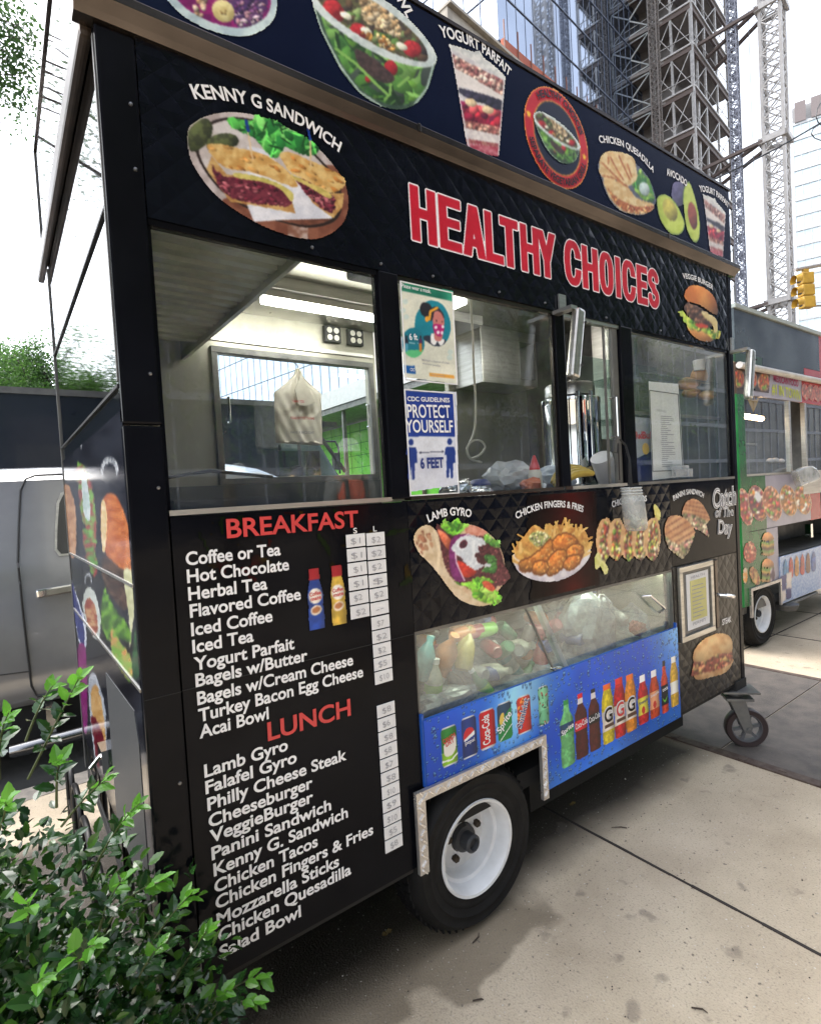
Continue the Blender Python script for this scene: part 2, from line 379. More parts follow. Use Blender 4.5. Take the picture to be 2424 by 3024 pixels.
# ================================================================ ground
def ground_mat():
    m = pm('worn concrete', (.56, .47, .35), .85, c2=(.41, .335, .24), scale=2.2, detail=12, bump=.5, bscale=130, lo=.32, hi=.68)
    t = m.node_tree; N = t.nodes.new; L = t.links.new; b = t.nodes['Principled BSDF']; col = b.inputs['Base Color'].links[0].from_socket
    tc = N('ShaderNodeTexCoord'); sp = N('ShaderNodeSeparateXYZ'); L(tc.outputs['Object'], sp.inputs[0])
    def math_(op, a, bb=None, cl=False):
        q = N('ShaderNodeMath'); q.operation = op; q.use_clamp = cl
        for i, v in enumerate((a, bb)):
            if v is None: continue
            if isinstance(v, (int, float)): q.inputs[i].default_value = v
            else: L(v, q.inputs[i])
        return q.outputs[0]
    def nz(s, d=4):
        n = N('ShaderNodeTexNoise'); n.inputs['Scale'].default_value = s; n.inputs['Detail'].default_value = d; L(tc.outputs['Object'], n.inputs['Vector']); return n.outputs[0]
    def mix(fac, a, bcol, mode='MIX'):
        q = N('ShaderNodeMix'); q.data_type = 'RGBA'; q.blend_type = mode; L(fac, q.inputs[0]); L(a, q.inputs[6]); q.inputs[7].default_value = (*bcol, 1); return q.outputs[2]
    # the wet patch that creeps out from under the cart
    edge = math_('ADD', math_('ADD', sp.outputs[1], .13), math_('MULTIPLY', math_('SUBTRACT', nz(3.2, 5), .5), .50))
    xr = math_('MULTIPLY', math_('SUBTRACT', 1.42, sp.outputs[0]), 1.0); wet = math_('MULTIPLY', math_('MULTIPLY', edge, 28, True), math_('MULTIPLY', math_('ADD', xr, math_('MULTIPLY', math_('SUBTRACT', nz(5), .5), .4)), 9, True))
    under_shade = math_('MULTIPLY', math_('MULTIPLY', math_('ADD', math_('SUBTRACT', sp.outputs[1], .0), math_('MULTIPLY', math_('SUBTRACT', nz(2.3), .5), .22)), 5, True), math_('MULTIPLY', math_('SUBTRACT', 3.2, sp.outputs[0]), 4, True)); back = math_('MULTIPLY', math_('SUBTRACT', 1.9, sp.outputs[1]), 6, True); wet = math_('MULTIPLY', wet, back)
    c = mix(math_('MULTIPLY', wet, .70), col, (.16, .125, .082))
    c = mix(math_('MULTIPLY', math_('MULTIPLY', under_shade, back), .92), c, (.028, .022, .017))  # shadow beneath the cart, painted nearly black into the concrete colour
    spots = math_('MULTIPLY', math_('SUBTRACT', nz(7, 3), .64), 16, True); c = mix(math_('MULTIPLY', spots, .55), c, (.17, .14, .11))
    sp2 = math_('MULTIPLY', math_('SUBTRACT', nz(42, 2), .66), 12, True); c = mix(math_('MULTIPLY', sp2, .8), c, (.10, .085, .07))
    sp3 = math_('MULTIPLY', math_('SUBTRACT', nz(75, 2), .68), 14, True); c = mix(math_('MULTIPLY', sp3, .75), c, (.62, .58, .52))
    sp4 = math_('MULTIPLY', math_('SUBTRACT', nz(120, 3), .55), 6, True); c = mix(math_('MULTIPLY', sp4, .5), c, (.16, .14, .12))
    L(c, b.inputs['Base Color']); r = math_('SUBTRACT', .88, math_('MULTIPLY', wet, .35)); L(r, b.inputs['Roughness']); return m
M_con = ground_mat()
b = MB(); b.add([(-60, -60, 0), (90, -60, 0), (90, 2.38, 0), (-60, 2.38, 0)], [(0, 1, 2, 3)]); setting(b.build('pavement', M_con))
b = MB(); b.box(-60, 2.38, -.16, 90, 2.55, .004); setting(b.build('kerb', pm('granite kerb', (.30, .27, .23), .8, c2=(.2, .18, .16), scale=20)))
b = MB(); b.add([(-400, 2.55, -.15), (400, 2.55, -.15), (400, 400, -.15), (-400, 400, -.15)], [(0, 1, 2, 3)]); setting(b.build('road', pm('asphalt', (.05, .05, .05), .9, c2=(.075, .073, .07), scale=6, bump=.3, bscale=120)))
mj = pm('joint dirt', (.035, .028, .024), .9)
b = MB()
rj = random.Random(4)
for i in range(120):
    y = -8 + i * 10.38 / 120; b.box(1.88 - .004 - rj.uniform(0, .003), y, .0, 1.88 + .004 + rj.uniform(0, .003), y + .0864, .004)
for x in (-2.93, 6.0, 7.2, 8.4, 9.6, 10.8, 12, 13.2, 14.4): b.box(x - .005, -20, .0, x + .005, 2.38, .004)
for y in (-3.2, -8): b.box(-20, y - .005, .0, 30, y + .005, .0045)
b.box(4.84, .82, 0, 16, .83, .0045); setting(b.build('pavement_joint', mj))
mv = pm('vault cover steel', (.135, .115, .10), .7, .2, c2=(.085, .075, .068), scale=7, bump=.5, bscale=150)
for i, (y0, y1) in enumerate(((.065, 1.6), (-1.0, .055))):
    b = MB(); b.box(3.13, y0, -.01, 4.78, y1, .007)
    cv = tag(b.build('vault_cover', mv), ('brown steel vault cover in the pavement, the one reaching under the cart end' if i == 0 else 'brown steel vault cover in the pavement, the open one in front of the caster'), 'vault cover', 'steel vault covers in the pavement')
b = MB(); b.box(3.06, -1.0, .0, 3.125, 1.6, .009); b.box(4.785, -1.0, 0, 4.84, 1.6, .009)
for k in range(9): b.box(3.065 + .02 * (k % 2), -.9 + k * .2, .009, 3.11, -.86 + k * .2, .013)
setting(b.build('vault_frame_kerb', pm('rusty frame', (.07, .045, .038), .7, .4, c2=(.13, .10, .08), scale=20)))

rg = np.random.RandomState(12)
for nm, m_, n_ in (('pale grit', (.62, .58, .50), 420), ('dark grit', (.05, .04, .035), 520)):
    b = MB()
    for i in range(n_):
        x, y = rg.uniform(-.2, 5.5), rg.uniform(-1.15, .25); r = rg.uniform(.0012, .0042) * (1.6 if rg.rand() < .06 else 1); q = rg.uniform(0, 6)
        b.add([(x + r * math.cos(q + a), y + r * math.sin(q + a) * .8, .0015) for a in (0, 1.6, 3.1, 4.7)] + [(x, y, .001 + r)], [(0, 1, 4), (1, 2, 4), (2, 3, 4), (3, 0, 4)])
    o = b.build('grit', pm(nm, m_, .9)); o['kind'] = 'stuff'; o['label'] = nm + ' lying on the pavement'
# ---------------------------------------------------------------- the printed food pictures on the cart
ZK = (460, 0, 2.009); ZH = (1480, 200, 2.4); ZG = (1160, 1480, 2.88); ZT = (1700, 1400, 3.2); ZN = (1150, 480, 2.033)
ZP = (1180, 780, 3.08); ZS = (180, 1250, 1.96); ZE = (1200, 1700, 2.033); ZC = (1220, 1850, 3.6); ZY = (1050, 0, 2.88)
def pt(z, u, v, y=0.): return onY(Zf(*z)(u, v), y)
GREEN = [(70, 140, 60), (95, 165, 60), (50, 110, 50), (120, 175, 80)]
def leafy(a, m, n, r, cols=GREEN, dark=(40, 75, 35)):
    a.fill(m, dark, cols[0], 18); a.scat(m, int(n * 1.5), r, cols, (1.5, 3.2), dome=.22); a.scat(m, n // 2, (r[0] * .22, r[1] * .25), [tuple(min(255, v * 1.35) for v in cols[1]), tuple(v * .6 for v in cols[2])], (4, 9), dome=0)
def kenny():
    a = Art(ZK, (170, 650, 1150, 1440), .0023, seed=3)
    plate = [(185, 790), (215, 735), (300, 690), (420, 668), (560, 680), (700, 730), (860, 800), (980, 900), (1080, 1020), (1130, 1120), (1138, 1250), (1100, 1340), (1020, 1400), (920, 1425), (780, 1400), (620, 1340), (450, 1240), (330, 1140), (240, 1020), (195, 920)]
    P = a.poly(plate); a.fill(P, (196, 186, 186), (170, 158, 156), 60)
    low = P & (a.V > 900 + (a.U - 200) * .1) & (a.U + 1.6 * a.V > 2300); a.fill(low, (134, 86, 68), (112, 66, 52), 50)
    a.fill(P & (a.U > 780) & (a.V > 1330) & (a.U < 900), (180, 160, 152), (128, 86, 70), 40)
    inner = [(235, 900), (245, 800), (330, 725), (450, 700), (580, 715), (700, 765), (860, 845), (970, 945), (1060, 1050), (1100, 1150), (1095, 1260), (1050, 1320), (960, 1350), (860, 1350), (700, 1310), (520, 1230), (390, 1140), (290, 1020)]
    I = a.poly(inner); a.fill(I, (44, 32, 30)); I2 = a.poly([((u - 660) * .955 + 660, (v - 1020) * .955 + 1020) for u, v in inner])
    a.fill(I2, (206, 200, 200), (186, 176, 174), 60); a.fill(I2 & (a.V > 1130 + .2 * (a.U - 500)), (122, 78, 62), (96, 58, 46), 40); a.fill(I2 & (a.U > 1030), (40, 32, 32), (70, 58, 54), 30)
    a.fill(a.poly([(540, 1220), (580, 1320), (760, 1308), (1045, 1300), (1000, 1180), (830, 1080), (640, 890), (540, 870)], False), (226, 226, 234), (206, 208, 220), 50)
    for q in ([(190, 830), (200, 770), (260, 715), (310, 712), (335, 760), (320, 830), (260, 890), (205, 900)], [(300, 850), (340, 810), (420, 795), (480, 815), (485, 860), (420, 885), (320, 900)]):
        a.fill(a.poly(q), (58, 62, 44), (84, 92, 58), 22, dome=.45)
    G = a.poly([(430, 700), (560, 720), (590, 680), (640, 700), (720, 720), (790, 770), (860, 800), (940, 850), (965, 890), (940, 925), (870, 920), (800, 890), (760, 880), (720, 940), (680, 935), (620, 870), (575, 820), (500, 790), (440, 750)], True, 8)
    leafy(a, G, 60, (14, 30), [(60, 150, 66), (86, 178, 80), (40, 112, 52), (120, 196, 104)])
    for body, top, meat in (([(300, 1010), (330, 930), (420, 1040), (640, 1060), (790, 1140), (826, 1270), (600, 1225), (440, 1200)], [(300, 870), (380, 858), (470, 880), (640, 920), (770, 1010), (832, 1085), (826, 1115), (740, 1090), (640, 1050), (540, 1020), (440, 1010), (360, 960)], [(330, 985), (400, 1050), (560, 1060), (720, 1110), (800, 1220), (640, 1215), (480, 1190), (380, 1120)]),
                             ([(830, 1060), (900, 1060), (1030, 1150), (1112, 1150), (1105, 1230), (1050, 1298), (930, 1210)], [(730, 920), (780, 905), (900, 950), (1060, 1020), (1124, 1070), (1112, 1110), (1040, 1150), (930, 1090), (800, 1030), (755, 970)], [(830, 1075), (900, 1085), (1010, 1150), (1060, 1180), (1040, 1265), (930, 1195)])):
        a.fill(a.poly(body, False), (206, 170, 110), (176, 130, 76), 30)
        M = a.poly(meat, True, 10); a.fill(M, (120, 52, 66), (92, 34, 50), 16); a.scat(M, 60, (4, 9), [(150, 80, 90), (84, 28, 44), (166, 100, 106), (110, 40, 56)], (1.5, 4), 20)
        T = a.poly(top, True, 4); a.fill(T, (222, 190, 126), (196, 150, 84), 40, con=1.2); a.scat(T, 14, (6, 12), [(184, 124, 62), (204, 156, 90)], (2, 4), 25, .2)
    a.fill(a.poly([(470, 1030), (600, 1050), (720, 1090), (810, 1150), (800, 1200), (740, 1130), (640, 1085), (480, 1060)]), (214, 200, 116), (190, 178, 96), 20)
    a.fill(a.poly([(800, 1040), (900, 1085), (1030, 1150), (1020, 1180), (900, 1110), (820, 1070)]), (212, 192, 112), (188, 170, 92), 20)
    for x, t, b in ((545, 790, 950), (912, 840, 990)):
        a.fill(a.line([(x, t), (x + (28 if x < 600 else 6), b)], 9), (216, 190, 150)); a.fill(a.poly([(x - 22, t - 80), (x - 4, t - 75), (x + 12, t - 5), (x - 6, t)], False), (26, 58, 140))
    return a
def salad(z, T, cell, seed=5):
    """T maps the zoom-A1 drawing of the bowl into the drawing space of z"""
    q = [T(*p) for p in ((860, -260), (1700, 700))]
    a = Art(z, (min(q[0][0], q[1][0]) - 40, q[0][1], max(q[0][0], q[1][0]) + 40, q[1][1]), cell, seed=seed); k = abs(T(100, 0)[0] - T(0, 0)[0]) / 100
    tp = lambda L: [T(*p) for p in L]
    body = [(905, -60), (930, 60), (965, 180), (1020, 300), (1090, 430), (1180, 545), (1290, 625), (1420, 662), (1530, 632), (1600, 550), (1640, 430), (1652, 330), (1500, 300), (1200, 150), (1000, -20)]
    B = a.poly(tp(body)); a.fill(B, (88, 108, 92), (52, 74, 60), 40 * k); inn = a.poly(tp([((u - 1290) * .93 + 1300, (v - 350) * .93 + 345) for u, v in body]))
    leafy(a, inn, 70, (20 * k, 44 * k), [(86, 140, 62), (120, 168, 88), (56, 100, 48), (104, 156, 60), (60, 70, 62)], (46, 66, 44))
    for c, r in (((1385, 415), 48), ((1250, 480), 20)): a.fill(a.ell(*T(*c), r * k * .8, r * k, -20), (176, 44, 50), (150, 34, 42), 12 * k, dome=.3)
    for p in ([(1180, 300), (1300, 370), (1410, 475), (1330, 500), (1200, 400)],): a.fill(a.poly(tp(p)), (84, 66, 62), (60, 48, 46), 18 * k)
    for L in ([(1060, 300), (1180, 390), (1290, 500), (1370, 575)], [(1385, 510), (1380, 570), (1350, 600)], [(1490, 470), (1430, 520)]): a.fill(a.line(tp(L), 16 * k), (132, 180, 92))
    a.fill(a.line(tp([(925, 40), (975, 190), (1090, 410), (1200, 555), (1330, 640)]), 10 * k), (186, 206, 196)); a.fill(a.line(tp([(1635, 400), (1600, 530), (1530, 625)]), 12 * k), (170, 194, 186))
    rim = [(905, -10), (960, 90), (1090, 200), (1260, 310), (1440, 385), (1580, 410), (1640, 395), (1658, 350), (1620, 270), (1520, 150), (1380, 30), (1200, -80), (1050, -140), (940, -120), (900, -70)]
    a.fill(a.poly(tp(rim)), (216, 226, 226), (190, 204, 206), 30 * k)
    top = [(940, -20), (1000, 70), (1120, 170), (1290, 275), (1450, 345), (1570, 375), (1605, 350), (1570, 260), (1450, 140), (1300, 30), (1130, -60), (1020, -110), (950, -80)]
    Tm = a.poly(tp(top)); a.fill(Tm, (70, 60, 48), (96, 96, 60), 24 * k)
    a.scat(Tm, 60, (14 * k, 26 * k), [(86, 120, 60), (60, 50, 44), (130, 150, 96), (90, 70, 50)], (1.2, 2.2))
    for c in ((1060, 90), (1195, 200), (1510, 300), (1040, 60)): a.fill(a.ell(*T(*c), 58 * k, 48 * k, 30), (186, 50, 54), (150, 34, 40), 14 * k, dome=.3, on=Tm)
    R = a.poly(tp([(1100, -60), (1200, 20), (1230, 140), (1330, 190), (1430, 235), (1440, 150), (1350, 60), (1200, -40)]), True, 12 * k); a.fill(R & Tm, (204, 184, 148), (178, 152, 112), 12 * k)
    a.scat(R & Tm, 70, (10 * k, 20 * k), [(222, 204, 170), (190, 162, 120), (168, 138, 98), (212, 192, 150)], (1, 1.8))
    for c in ((1120, 105), (1350, 260), (1450, 285), (1240, 195)): a.fill(a.ell(*T(*c), 38 * k, 20 * k, 30), (236, 236, 216), dome=.2, on=Tm)
    a.scat(a.ell(*T(1300, 240), 130 * k, 40 * k, 30) & Tm, 20, (8 * k, 14 * k), [(210, 160, 80), (160, 110, 60), (232, 210, 150)], (1, 2.4))
    return a
def acai():
    a = Art(ZK, (20, -420, 740, 250), .0026, seed=8)
    o = [(30, -40), (120, 80), (220, 150), (330, 200), (440, 228), (540, 230), (620, 200), (690, 140), (715, 50), (700, -80), (600, -250), (420, -360), (220, -390), (80, -330), (20, -200)]
    a.fill(a.poly(o), (206, 224, 226), (176, 196, 204), 60)
    I = a.poly([((u - 380) * .87 + 385, (v + 80) * .84 - 85) for u, v in o]); a.fill(I, (150, 30, 110), (110, 20, 90), 40)
    X = a.poly([(440, -150), (640, -80), (650, 60), (600, 160), (480, 170), (430, 60)], True, 14); a.fill(X & I, (96, 60, 110), (70, 40, 90), 20); a.scat(X & I, 110, (7, 14), [(120, 80, 120), (60, 40, 80), (170, 130, 140), (90, 40, 90), (200, 180, 190)], (1, 2.2))
    for c in ((395, 80), (300, -60)): a.fill(a.ell(*c, 74, 60, 50), (216, 206, 150), (196, 180, 120), 30, dome=.15, on=I); a.scat(a.ell(*c, 24, 20, 50), 5, (4, 7), [(150, 120, 70)], (1, 2.5))
    a.scat(a.poly([(200, -120), (290, -40), (300, 30), (270, 120), (230, 110), (210, 20)]) & I, 30, (10, 20), [(220, 190, 160), (190, 150, 110), (236, 214, 190)], (1, 2))
    return a
def parfait(z, T, cell, seed=4):
    q = [T(760, 370), T(1280, 1370)]
    a = Art(z, (q[0][0], q[0][1], q[1][0], q[1][1]), cell, seed=seed); k = abs(T(100, 0)[0] - T(0, 0)[0]) / 100; tp = lambda L: [T(*p) for p in L]
    cup = a.poly(tp([(780, 385), (850, 760), (920, 1200), (941, 1275), (1000, 1310), (1190, 1345), (1206, 1335), (1225, 1100), (1262, 670), (1150, 560), (960, 440)]), False)
    a.fill(cup, (222, 220, 220), (200, 198, 204), 40 * k)
    S = lambda v0, v1, v2, v3: a.poly(tp([(800, v0), (1000, (v0 * .55 + v1 * .45)), (1250, v1), (1240, v3), (1020, (v2 * .55 + v3 * .45)), (830, v2)]), False) & cup
    G = S(470, 700, 590, 830); a.fill(G, (196, 150, 140), (150, 96, 92), 18 * k); a.scat(G, 90, (10 * k, 20 * k), [(214, 180, 164), (166, 110, 104), (132, 78, 80), (226, 204, 190)], (1, 1.8))
    a.fill(S(740, 860, 790, 960), (40, 40, 54), (70, 66, 84), 18 * k); a.scat(S(740, 860, 800, 980), 14, (22 * k, 36 * k), [(42, 40, 56), (60, 56, 76)], (1, 1.3)); a.fill(S(600, 700, 730, 870) & ~S(470, 700, 590, 830), (226, 220, 218))
    F = S(850, 960, 1010, 1120); a.fill(F, (164, 36, 60), (120, 24, 50), 22 * k); a.scat(F, 24, (22 * k, 40 * k), [(196, 48, 66), (146, 28, 60), (110, 24, 60), (216, 90, 96)], (1, 1.5))
    for c in ((965, 885), (1110, 945)): a.fill(a.ell(*T(*c), 52 * k, 34 * k, 20), (232, 212, 176), (210, 186, 146), 12 * k, dome=.2, on=cup)
    G2 = S(1010, 1100, 1080, 1170); a.fill(G2, (176, 120, 104), (140, 84, 80), 14 * k); a.scat(G2, 40, (10 * k, 18 * k), [(210, 170, 150), (150, 92, 88)], (1, 1.8)); a.fill(S(1080, 1170, 1200, 1260), (230, 224, 222), (206, 198, 200), 30 * k)
    G3 = S(1170, 1240, 1210, 1270); a.fill(G3, (176, 120, 110), (144, 60, 70), 20 * k); a.fill(S(1210, 1270, 1360, 1420), (168, 60, 78), (204, 130, 140), 26 * k)
    top = a.poly(tp([(782, 388), (960, 440), (985, 450), (1040, 440), (1075, 500), (1160, 565), (1258, 660), (1240, 690), (1100, 600), (900, 480), (800, 440)])); a.fill(top, (230, 230, 228), (196, 200, 200), 24 * k)
    a.fill(a.line(tp([(795, 430), (860, 800), (950, 1270)]), 12 * k) & cup, (214, 214, 220)); a.fill(a.line(tp([(1250, 690), (1222, 1050), (1200, 1330)]), 12 * k) & cup, (204, 204, 210))
    return a
def quesadilla():
    a = Art(ZH, (655, 585, 1090, 1060), .0048, seed=6)
    pl = a.poly([(668, 690), (690, 780), (730, 900), (800, 1000), (900, 1045), (1000, 1050), (1075, 980), (1080, 920), (1040, 800), (960, 700), (850, 620), (740, 600)]); a.fill(pl, (60, 70, 96), (96, 100, 120), 20)
    leafy(a, a.poly([(915, 840), (940, 780), (970, 720), (1000, 760), (1040, 800), (1055, 860), (1070, 920), (1060, 960), (980, 930)], True, 6), 30, (9, 18), [(110, 170, 60), (70, 140, 60), (160, 200, 90), (50, 110, 60)])
    a.fill(a.ell(1000, 865, 36, 50, -20), (196, 214, 214), (166, 190, 194), 16, dome=.2)
    for p in ([(690, 640), (740, 595), (830, 600), (920, 640), (945, 720), (945, 800), (880, 850), (800, 800), (720, 790), (680, 740)], [(710, 790), (790, 800), (880, 850), (950, 930), (1060, 970), (1068, 1010), (990, 1045), (880, 1035), (800, 985), (740, 900)]):
        m = a.poly(p, True, 5); a.fill(m, (226, 206, 160), (206, 172, 118), 24)
    for L in ([(760, 640), (800, 720), (850, 800)], [(820, 630), (860, 720), (900, 800)], [(700, 680), (760, 740), (850, 830)], [(745, 640), (745, 690)], [(880, 690), (910, 780)], [(700, 770), (790, 790), (880, 850)]): a.fill(a.line(L, 11), (158, 88, 50), (190, 120, 70), 10)
    e = a.poly([(740, 860), (790, 960), (880, 1030), (990, 1040), (1066, 1010), (1060, 985), (960, 990), (860, 960), (780, 900)], True, 6); a.fill(e, (196, 130, 76), (160, 84, 50), 10); a.scat(e, 40, (5, 10), [(222, 170, 100), (150, 70, 44), (232, 200, 150)], (1, 2))
    return a
def avocado():
    a = Art(ZH, (1075, 790, 1405, 1255), .0055, seed=7)
    a.fill(a.poly([(1195, 850), (1220, 810), (1280, 830), (1285, 960), (1240, 990), (1195, 940)]), (70, 66, 100), (92, 88, 124), 12, dome=.3)
    for p, ins in (([(1085, 960), (1095, 915), (1130, 898), (1180, 915), (1240, 990), (1285, 1090), (1284, 1150), (1250, 1192), (1180, 1180), (1110, 1080)], (1182, 1012, 46, 82, -22, (186, 178, 84))), ([(1275, 880), (1300, 815), (1325, 820), (1360, 920), (1390, 1060), (1395, 1180), (1380, 1240), (1345, 1240), (1300, 1150), (1278, 1000)], (1342, 1055, 31, 96, -8, (150, 74, 58)))):
        a.fill(a.poly(p), (74, 104, 50)); c = np.mean(p, 0); a.fill(a.poly([((u - c[0]) * .93 + c[0], (v - c[1]) * .94 + c[1]) for u, v in p]), (196, 214, 100), (176, 196, 74), 40)
        a.fill(a.ell(*ins[:5]), ins[5], tuple(v * .85 for v in ins[5]), 30, dome=.3)
    return a
def gyro():
    a = Art(ZG, (150, 120, 1000, 905), .0027, seed=9)
    pita = [(165, 330), (190, 250), (250, 205), (320, 210), (380, 290), (400, 420), (440, 580), (520, 690), (640, 800), (760, 860), (830, 868), (780, 890), (680, 888), (560, 840), (470, 750), (390, 640), (300, 530), (210, 440)]
    back = a.poly([(380, 250), (480, 200), (640, 195), (750, 235), (850, 310), (910, 410), (940, 520), (935, 680), (890, 760), (820, 850), (700, 860), (560, 780), (440, 600)]); a.fill(back, (226, 204, 170), (206, 172, 140), 40)
    a.fill(a.poly([(600, 215), (700, 210), (800, 270), (760, 340), (640, 300)]), (222, 160, 140), (206, 130, 110), 24)
    D = a.poly([(350, 215), (420, 210), (560, 280), (760, 300), (880, 360), (930, 520), (985, 640), (880, 720), (820, 770), (680, 760), (520, 680), (440, 560), (400, 420)], True, 10); a.fill(D, (64, 22, 32), (96, 44, 52), 22)
    for p in ([(720, 390), (860, 400), (880, 470), (780, 470)], [(870, 500), (940, 560), (990, 650), (900, 720), (840, 640)], [(420, 440), (480, 480), (560, 640), (480, 640)], [(620, 610), (760, 600), (800, 680), (680, 720)]): m = a.poly(p, True, 10); a.fill(m, (112, 52, 62), (82, 32, 44), 14); a.scat(m, 14, (6, 12), [(140, 76, 80), (76, 26, 38)], (1, 2.5))
    leafy(a, a.poly([(395, 210), (430, 145), (480, 180), (540, 135), (580, 180), (640, 195), (600, 240), (540, 290), (470, 280), (420, 240)], True, 10), 34, (12, 22), [(130, 200, 60), (90, 170, 50), (160, 216, 90), (60, 130, 40)], (80, 140, 40))
    leafy(a, a.poly([(760, 330), (790, 270), (850, 320), (910, 335), (890, 400), (820, 380)], True, 12), 20, (10, 18), [(120, 190, 70), (80, 150, 60), (170, 220, 120)])
    leafy(a, a.poly([(760, 460), (860, 470), (870, 600), (800, 610), (740, 590), (790, 540)], True, 10), 24, (10, 18), [(70, 130, 60), (50, 100, 46), (100, 160, 80)])
    for p in ([(370, 250), (420, 260), (490, 340), (470, 415), (420, 360)], ): a.fill(a.poly(p), (226, 130, 96), (206, 100, 70), 20, dome=.3)
    a.fill(a.poly([(540, 510), (620, 540), (700, 590), (660, 640), (580, 635)]), (212, 64, 44), (186, 44, 36), 20, dome=.2)
    on = a.poly([(470, 400), (500, 310), (580, 280), (660, 290), (570, 330), (530, 400), (535, 520), (560, 610), (600, 675), (530, 680), (480, 590)]); a.fill(on, (136, 44, 120), (110, 26, 96), 20); a.fill(a.line([(520, 400), (530, 520), (600, 675)], 12), (226, 196, 216)); a.fill(a.line([(490, 400), (540, 330), (640, 275)], 10), (220, 200, 214))
    W = a.poly([(490, 400), (560, 310), (660, 290), (770, 330), (770, 370), (710, 390), (730, 430), (690, 450), (720, 530), (815, 530), (810, 560), (740, 560), (700, 590), (620, 540), (570, 480), (530, 450)], True, 12); a.fill(W, (232, 236, 240), (206, 212, 220), 26)
    a.fill(a.ell(590, 365, 30, 40, 40), (110, 40, 60), (60, 20, 40), 12)
    leafy(a, a.poly([(510, 690), (620, 690), (690, 650), (780, 645), (850, 690), (760, 720), (860, 760), (920, 810), (900, 870), (840, 885), (760, 860), (670, 820), (650, 750)], True, 14), 60, (13, 26), [(150, 210, 70), (110, 180, 50), (180, 226, 100), (80, 150, 40)], (100, 160, 50))
    a.fill(a.poly([(750, 685), (800, 680), (860, 740), (830, 765), (770, 730)]), (224, 100, 70), (200, 76, 54), 16)
    P = a.poly(pita); a.fill(P, (228, 208, 178), (208, 182, 146), 60); a.scat(a.poly([(190, 300), (260, 240), (320, 270), (330, 400), (270, 470), (200, 400)]), 26, (8, 18), [(176, 120, 92), (196, 150, 116), (160, 104, 80)], (1, 2.4), 70, 0)
    a.fill(a.line([(345, 250), (385, 420), (370, 600)], 26) & P, (236, 216, 184))
    return a
def fingers():
    a = Art(ZG, (1015, 130, 1680, 700), .0034, seed=10)
    a.fill(a.poly([(1022, 440), (1030, 560), (1090, 630), (1200, 675), (1320, 688), (1440, 665), (1560, 600), (1650, 500), (1670, 420), (1640, 350), (1400, 300)]), (228, 224, 230), (200, 194, 206), 60)
    F = a.poly([(1025, 440), (1040, 370), (1100, 300), (1190, 200), (1300, 250), (1360, 200), (1440, 200), (1540, 220), (1600, 220), (1650, 310), (1630, 420), (1560, 520), (1300, 560), (1060, 500)]); a.fill(F, (216, 160, 80), (180, 116, 50), 26)
    for i in range(70):
        x = a.rs.uniform(1040, 1640); top = 200 + abs(x - 1400) * .45; y = a.rs.uniform(top, top + 180); an = a.rs.uniform(-1, 1) * .8 + (x - 1380) / 500; L = a.rs.uniform(50, 100)
        c = [(236, 190, 104), (222, 170, 84), (244, 204, 126), (206, 150, 70)][i % 4]; a.fill(a.line([(x, y), (x + math.sin(an) * L, y - math.cos(an) * L)], a.rs.uniform(17, 26)) & (a.V > 140 + abs(a.U - 1460) * .3), c, tuple(v * .9 for v in c), 14)
    for L in ([(1455, 145), (1470, 240)], [(1200, 210), (1270, 290)], [(1335, 205), (1320, 280)], [(1590, 205), (1570, 290)], [(1545, 200), (1550, 290)]): a.fill(a.line(L, 24), (236, 192, 110), (220, 168, 84), 14)
    S = a.ell(1240, 320, 95, 66, 10, 10); a.fill(S, (196, 190, 120), (150, 160, 90), 12); a.scat(S, 60, (5, 10), [(220, 210, 160), (140, 160, 90), (190, 150, 120), (226, 220, 180)], (1, 3))
    for p in ([(1070, 520), (1160, 480), (1260, 400), (1320, 330), (1365, 380), (1340, 470), (1260, 530), (1180, 580), (1090, 590)], [(1370, 310), (1480, 280), (1560, 350), (1500, 420), (1400, 450), (1350, 400)], [(1470, 420), (1540, 370), (1600, 390), (1590, 470), (1500, 520)], [(1300, 560), (1340, 460), (1410, 415), (1460, 440), (1450, 530), (1400, 590), (1310, 625)], [(1175, 560), (1220, 515), (1290, 525), (1310, 580), (1260, 620), (1190, 605)], [(1440, 530), (1500, 470), (1580, 470), (1560, 540), (1480, 580)]):
        m = a.poly(p, True, 8); a.fill(a.dilate(m, 2.2), (120, 62, 20)); a.fill(m, (214, 140, 62), (176, 98, 38), 20, dome=.5); a.scat(m, 26, (4, 8), [(226, 160, 82), (188, 108, 44), (236, 182, 108)], (1.2, 2.6), dome=.2)
    return a
def tacos():
    a = Art(ZT, (160, 270, 810, 960), .0052, seed=11)
    a.fill(a.poly([(720, 300), (745, 285), (790, 360), (780, 440), (740, 430)]), (216, 206, 100), (236, 230, 150), 14)
    for i, x in enumerate((250, 360, 480, 590, 700)):
        B = a.poly([(x - 70, 560), (x - 40, 450), (x + 10, 410), (x + 60, 430), (x + 90, 560), (x + 80, 700), (x + 50, 790), (x - 30, 800), (x - 70, 700)], True, 6); a.fill(B, (226, 188, 140), (204, 156, 104), 30)
        I = a.poly([(x - 30, 600), (x - 5, 470), (x + 40, 450), (x + 70, 600), (x + 55, 760), (x + 10, 830), (x - 35, 740)], True, 12); a.fill(I, (140, 84, 56), (110, 110, 50), 18)
        a.scat(I, 90, (7, 15), [(196, 204, 90), (160, 70, 50), (226, 210, 150), (110, 150, 60), (206, 90, 60), (236, 226, 196), (130, 60, 70)], (1, 3), 80)
    for p in ([(170, 900), (165, 780), (200, 735), (230, 800), (215, 880)], [(205, 830), (240, 810), (290, 870), (290, 940), (255, 948)]): a.fill(a.poly(p), (206, 206, 110), (232, 228, 160), 20)
    return a
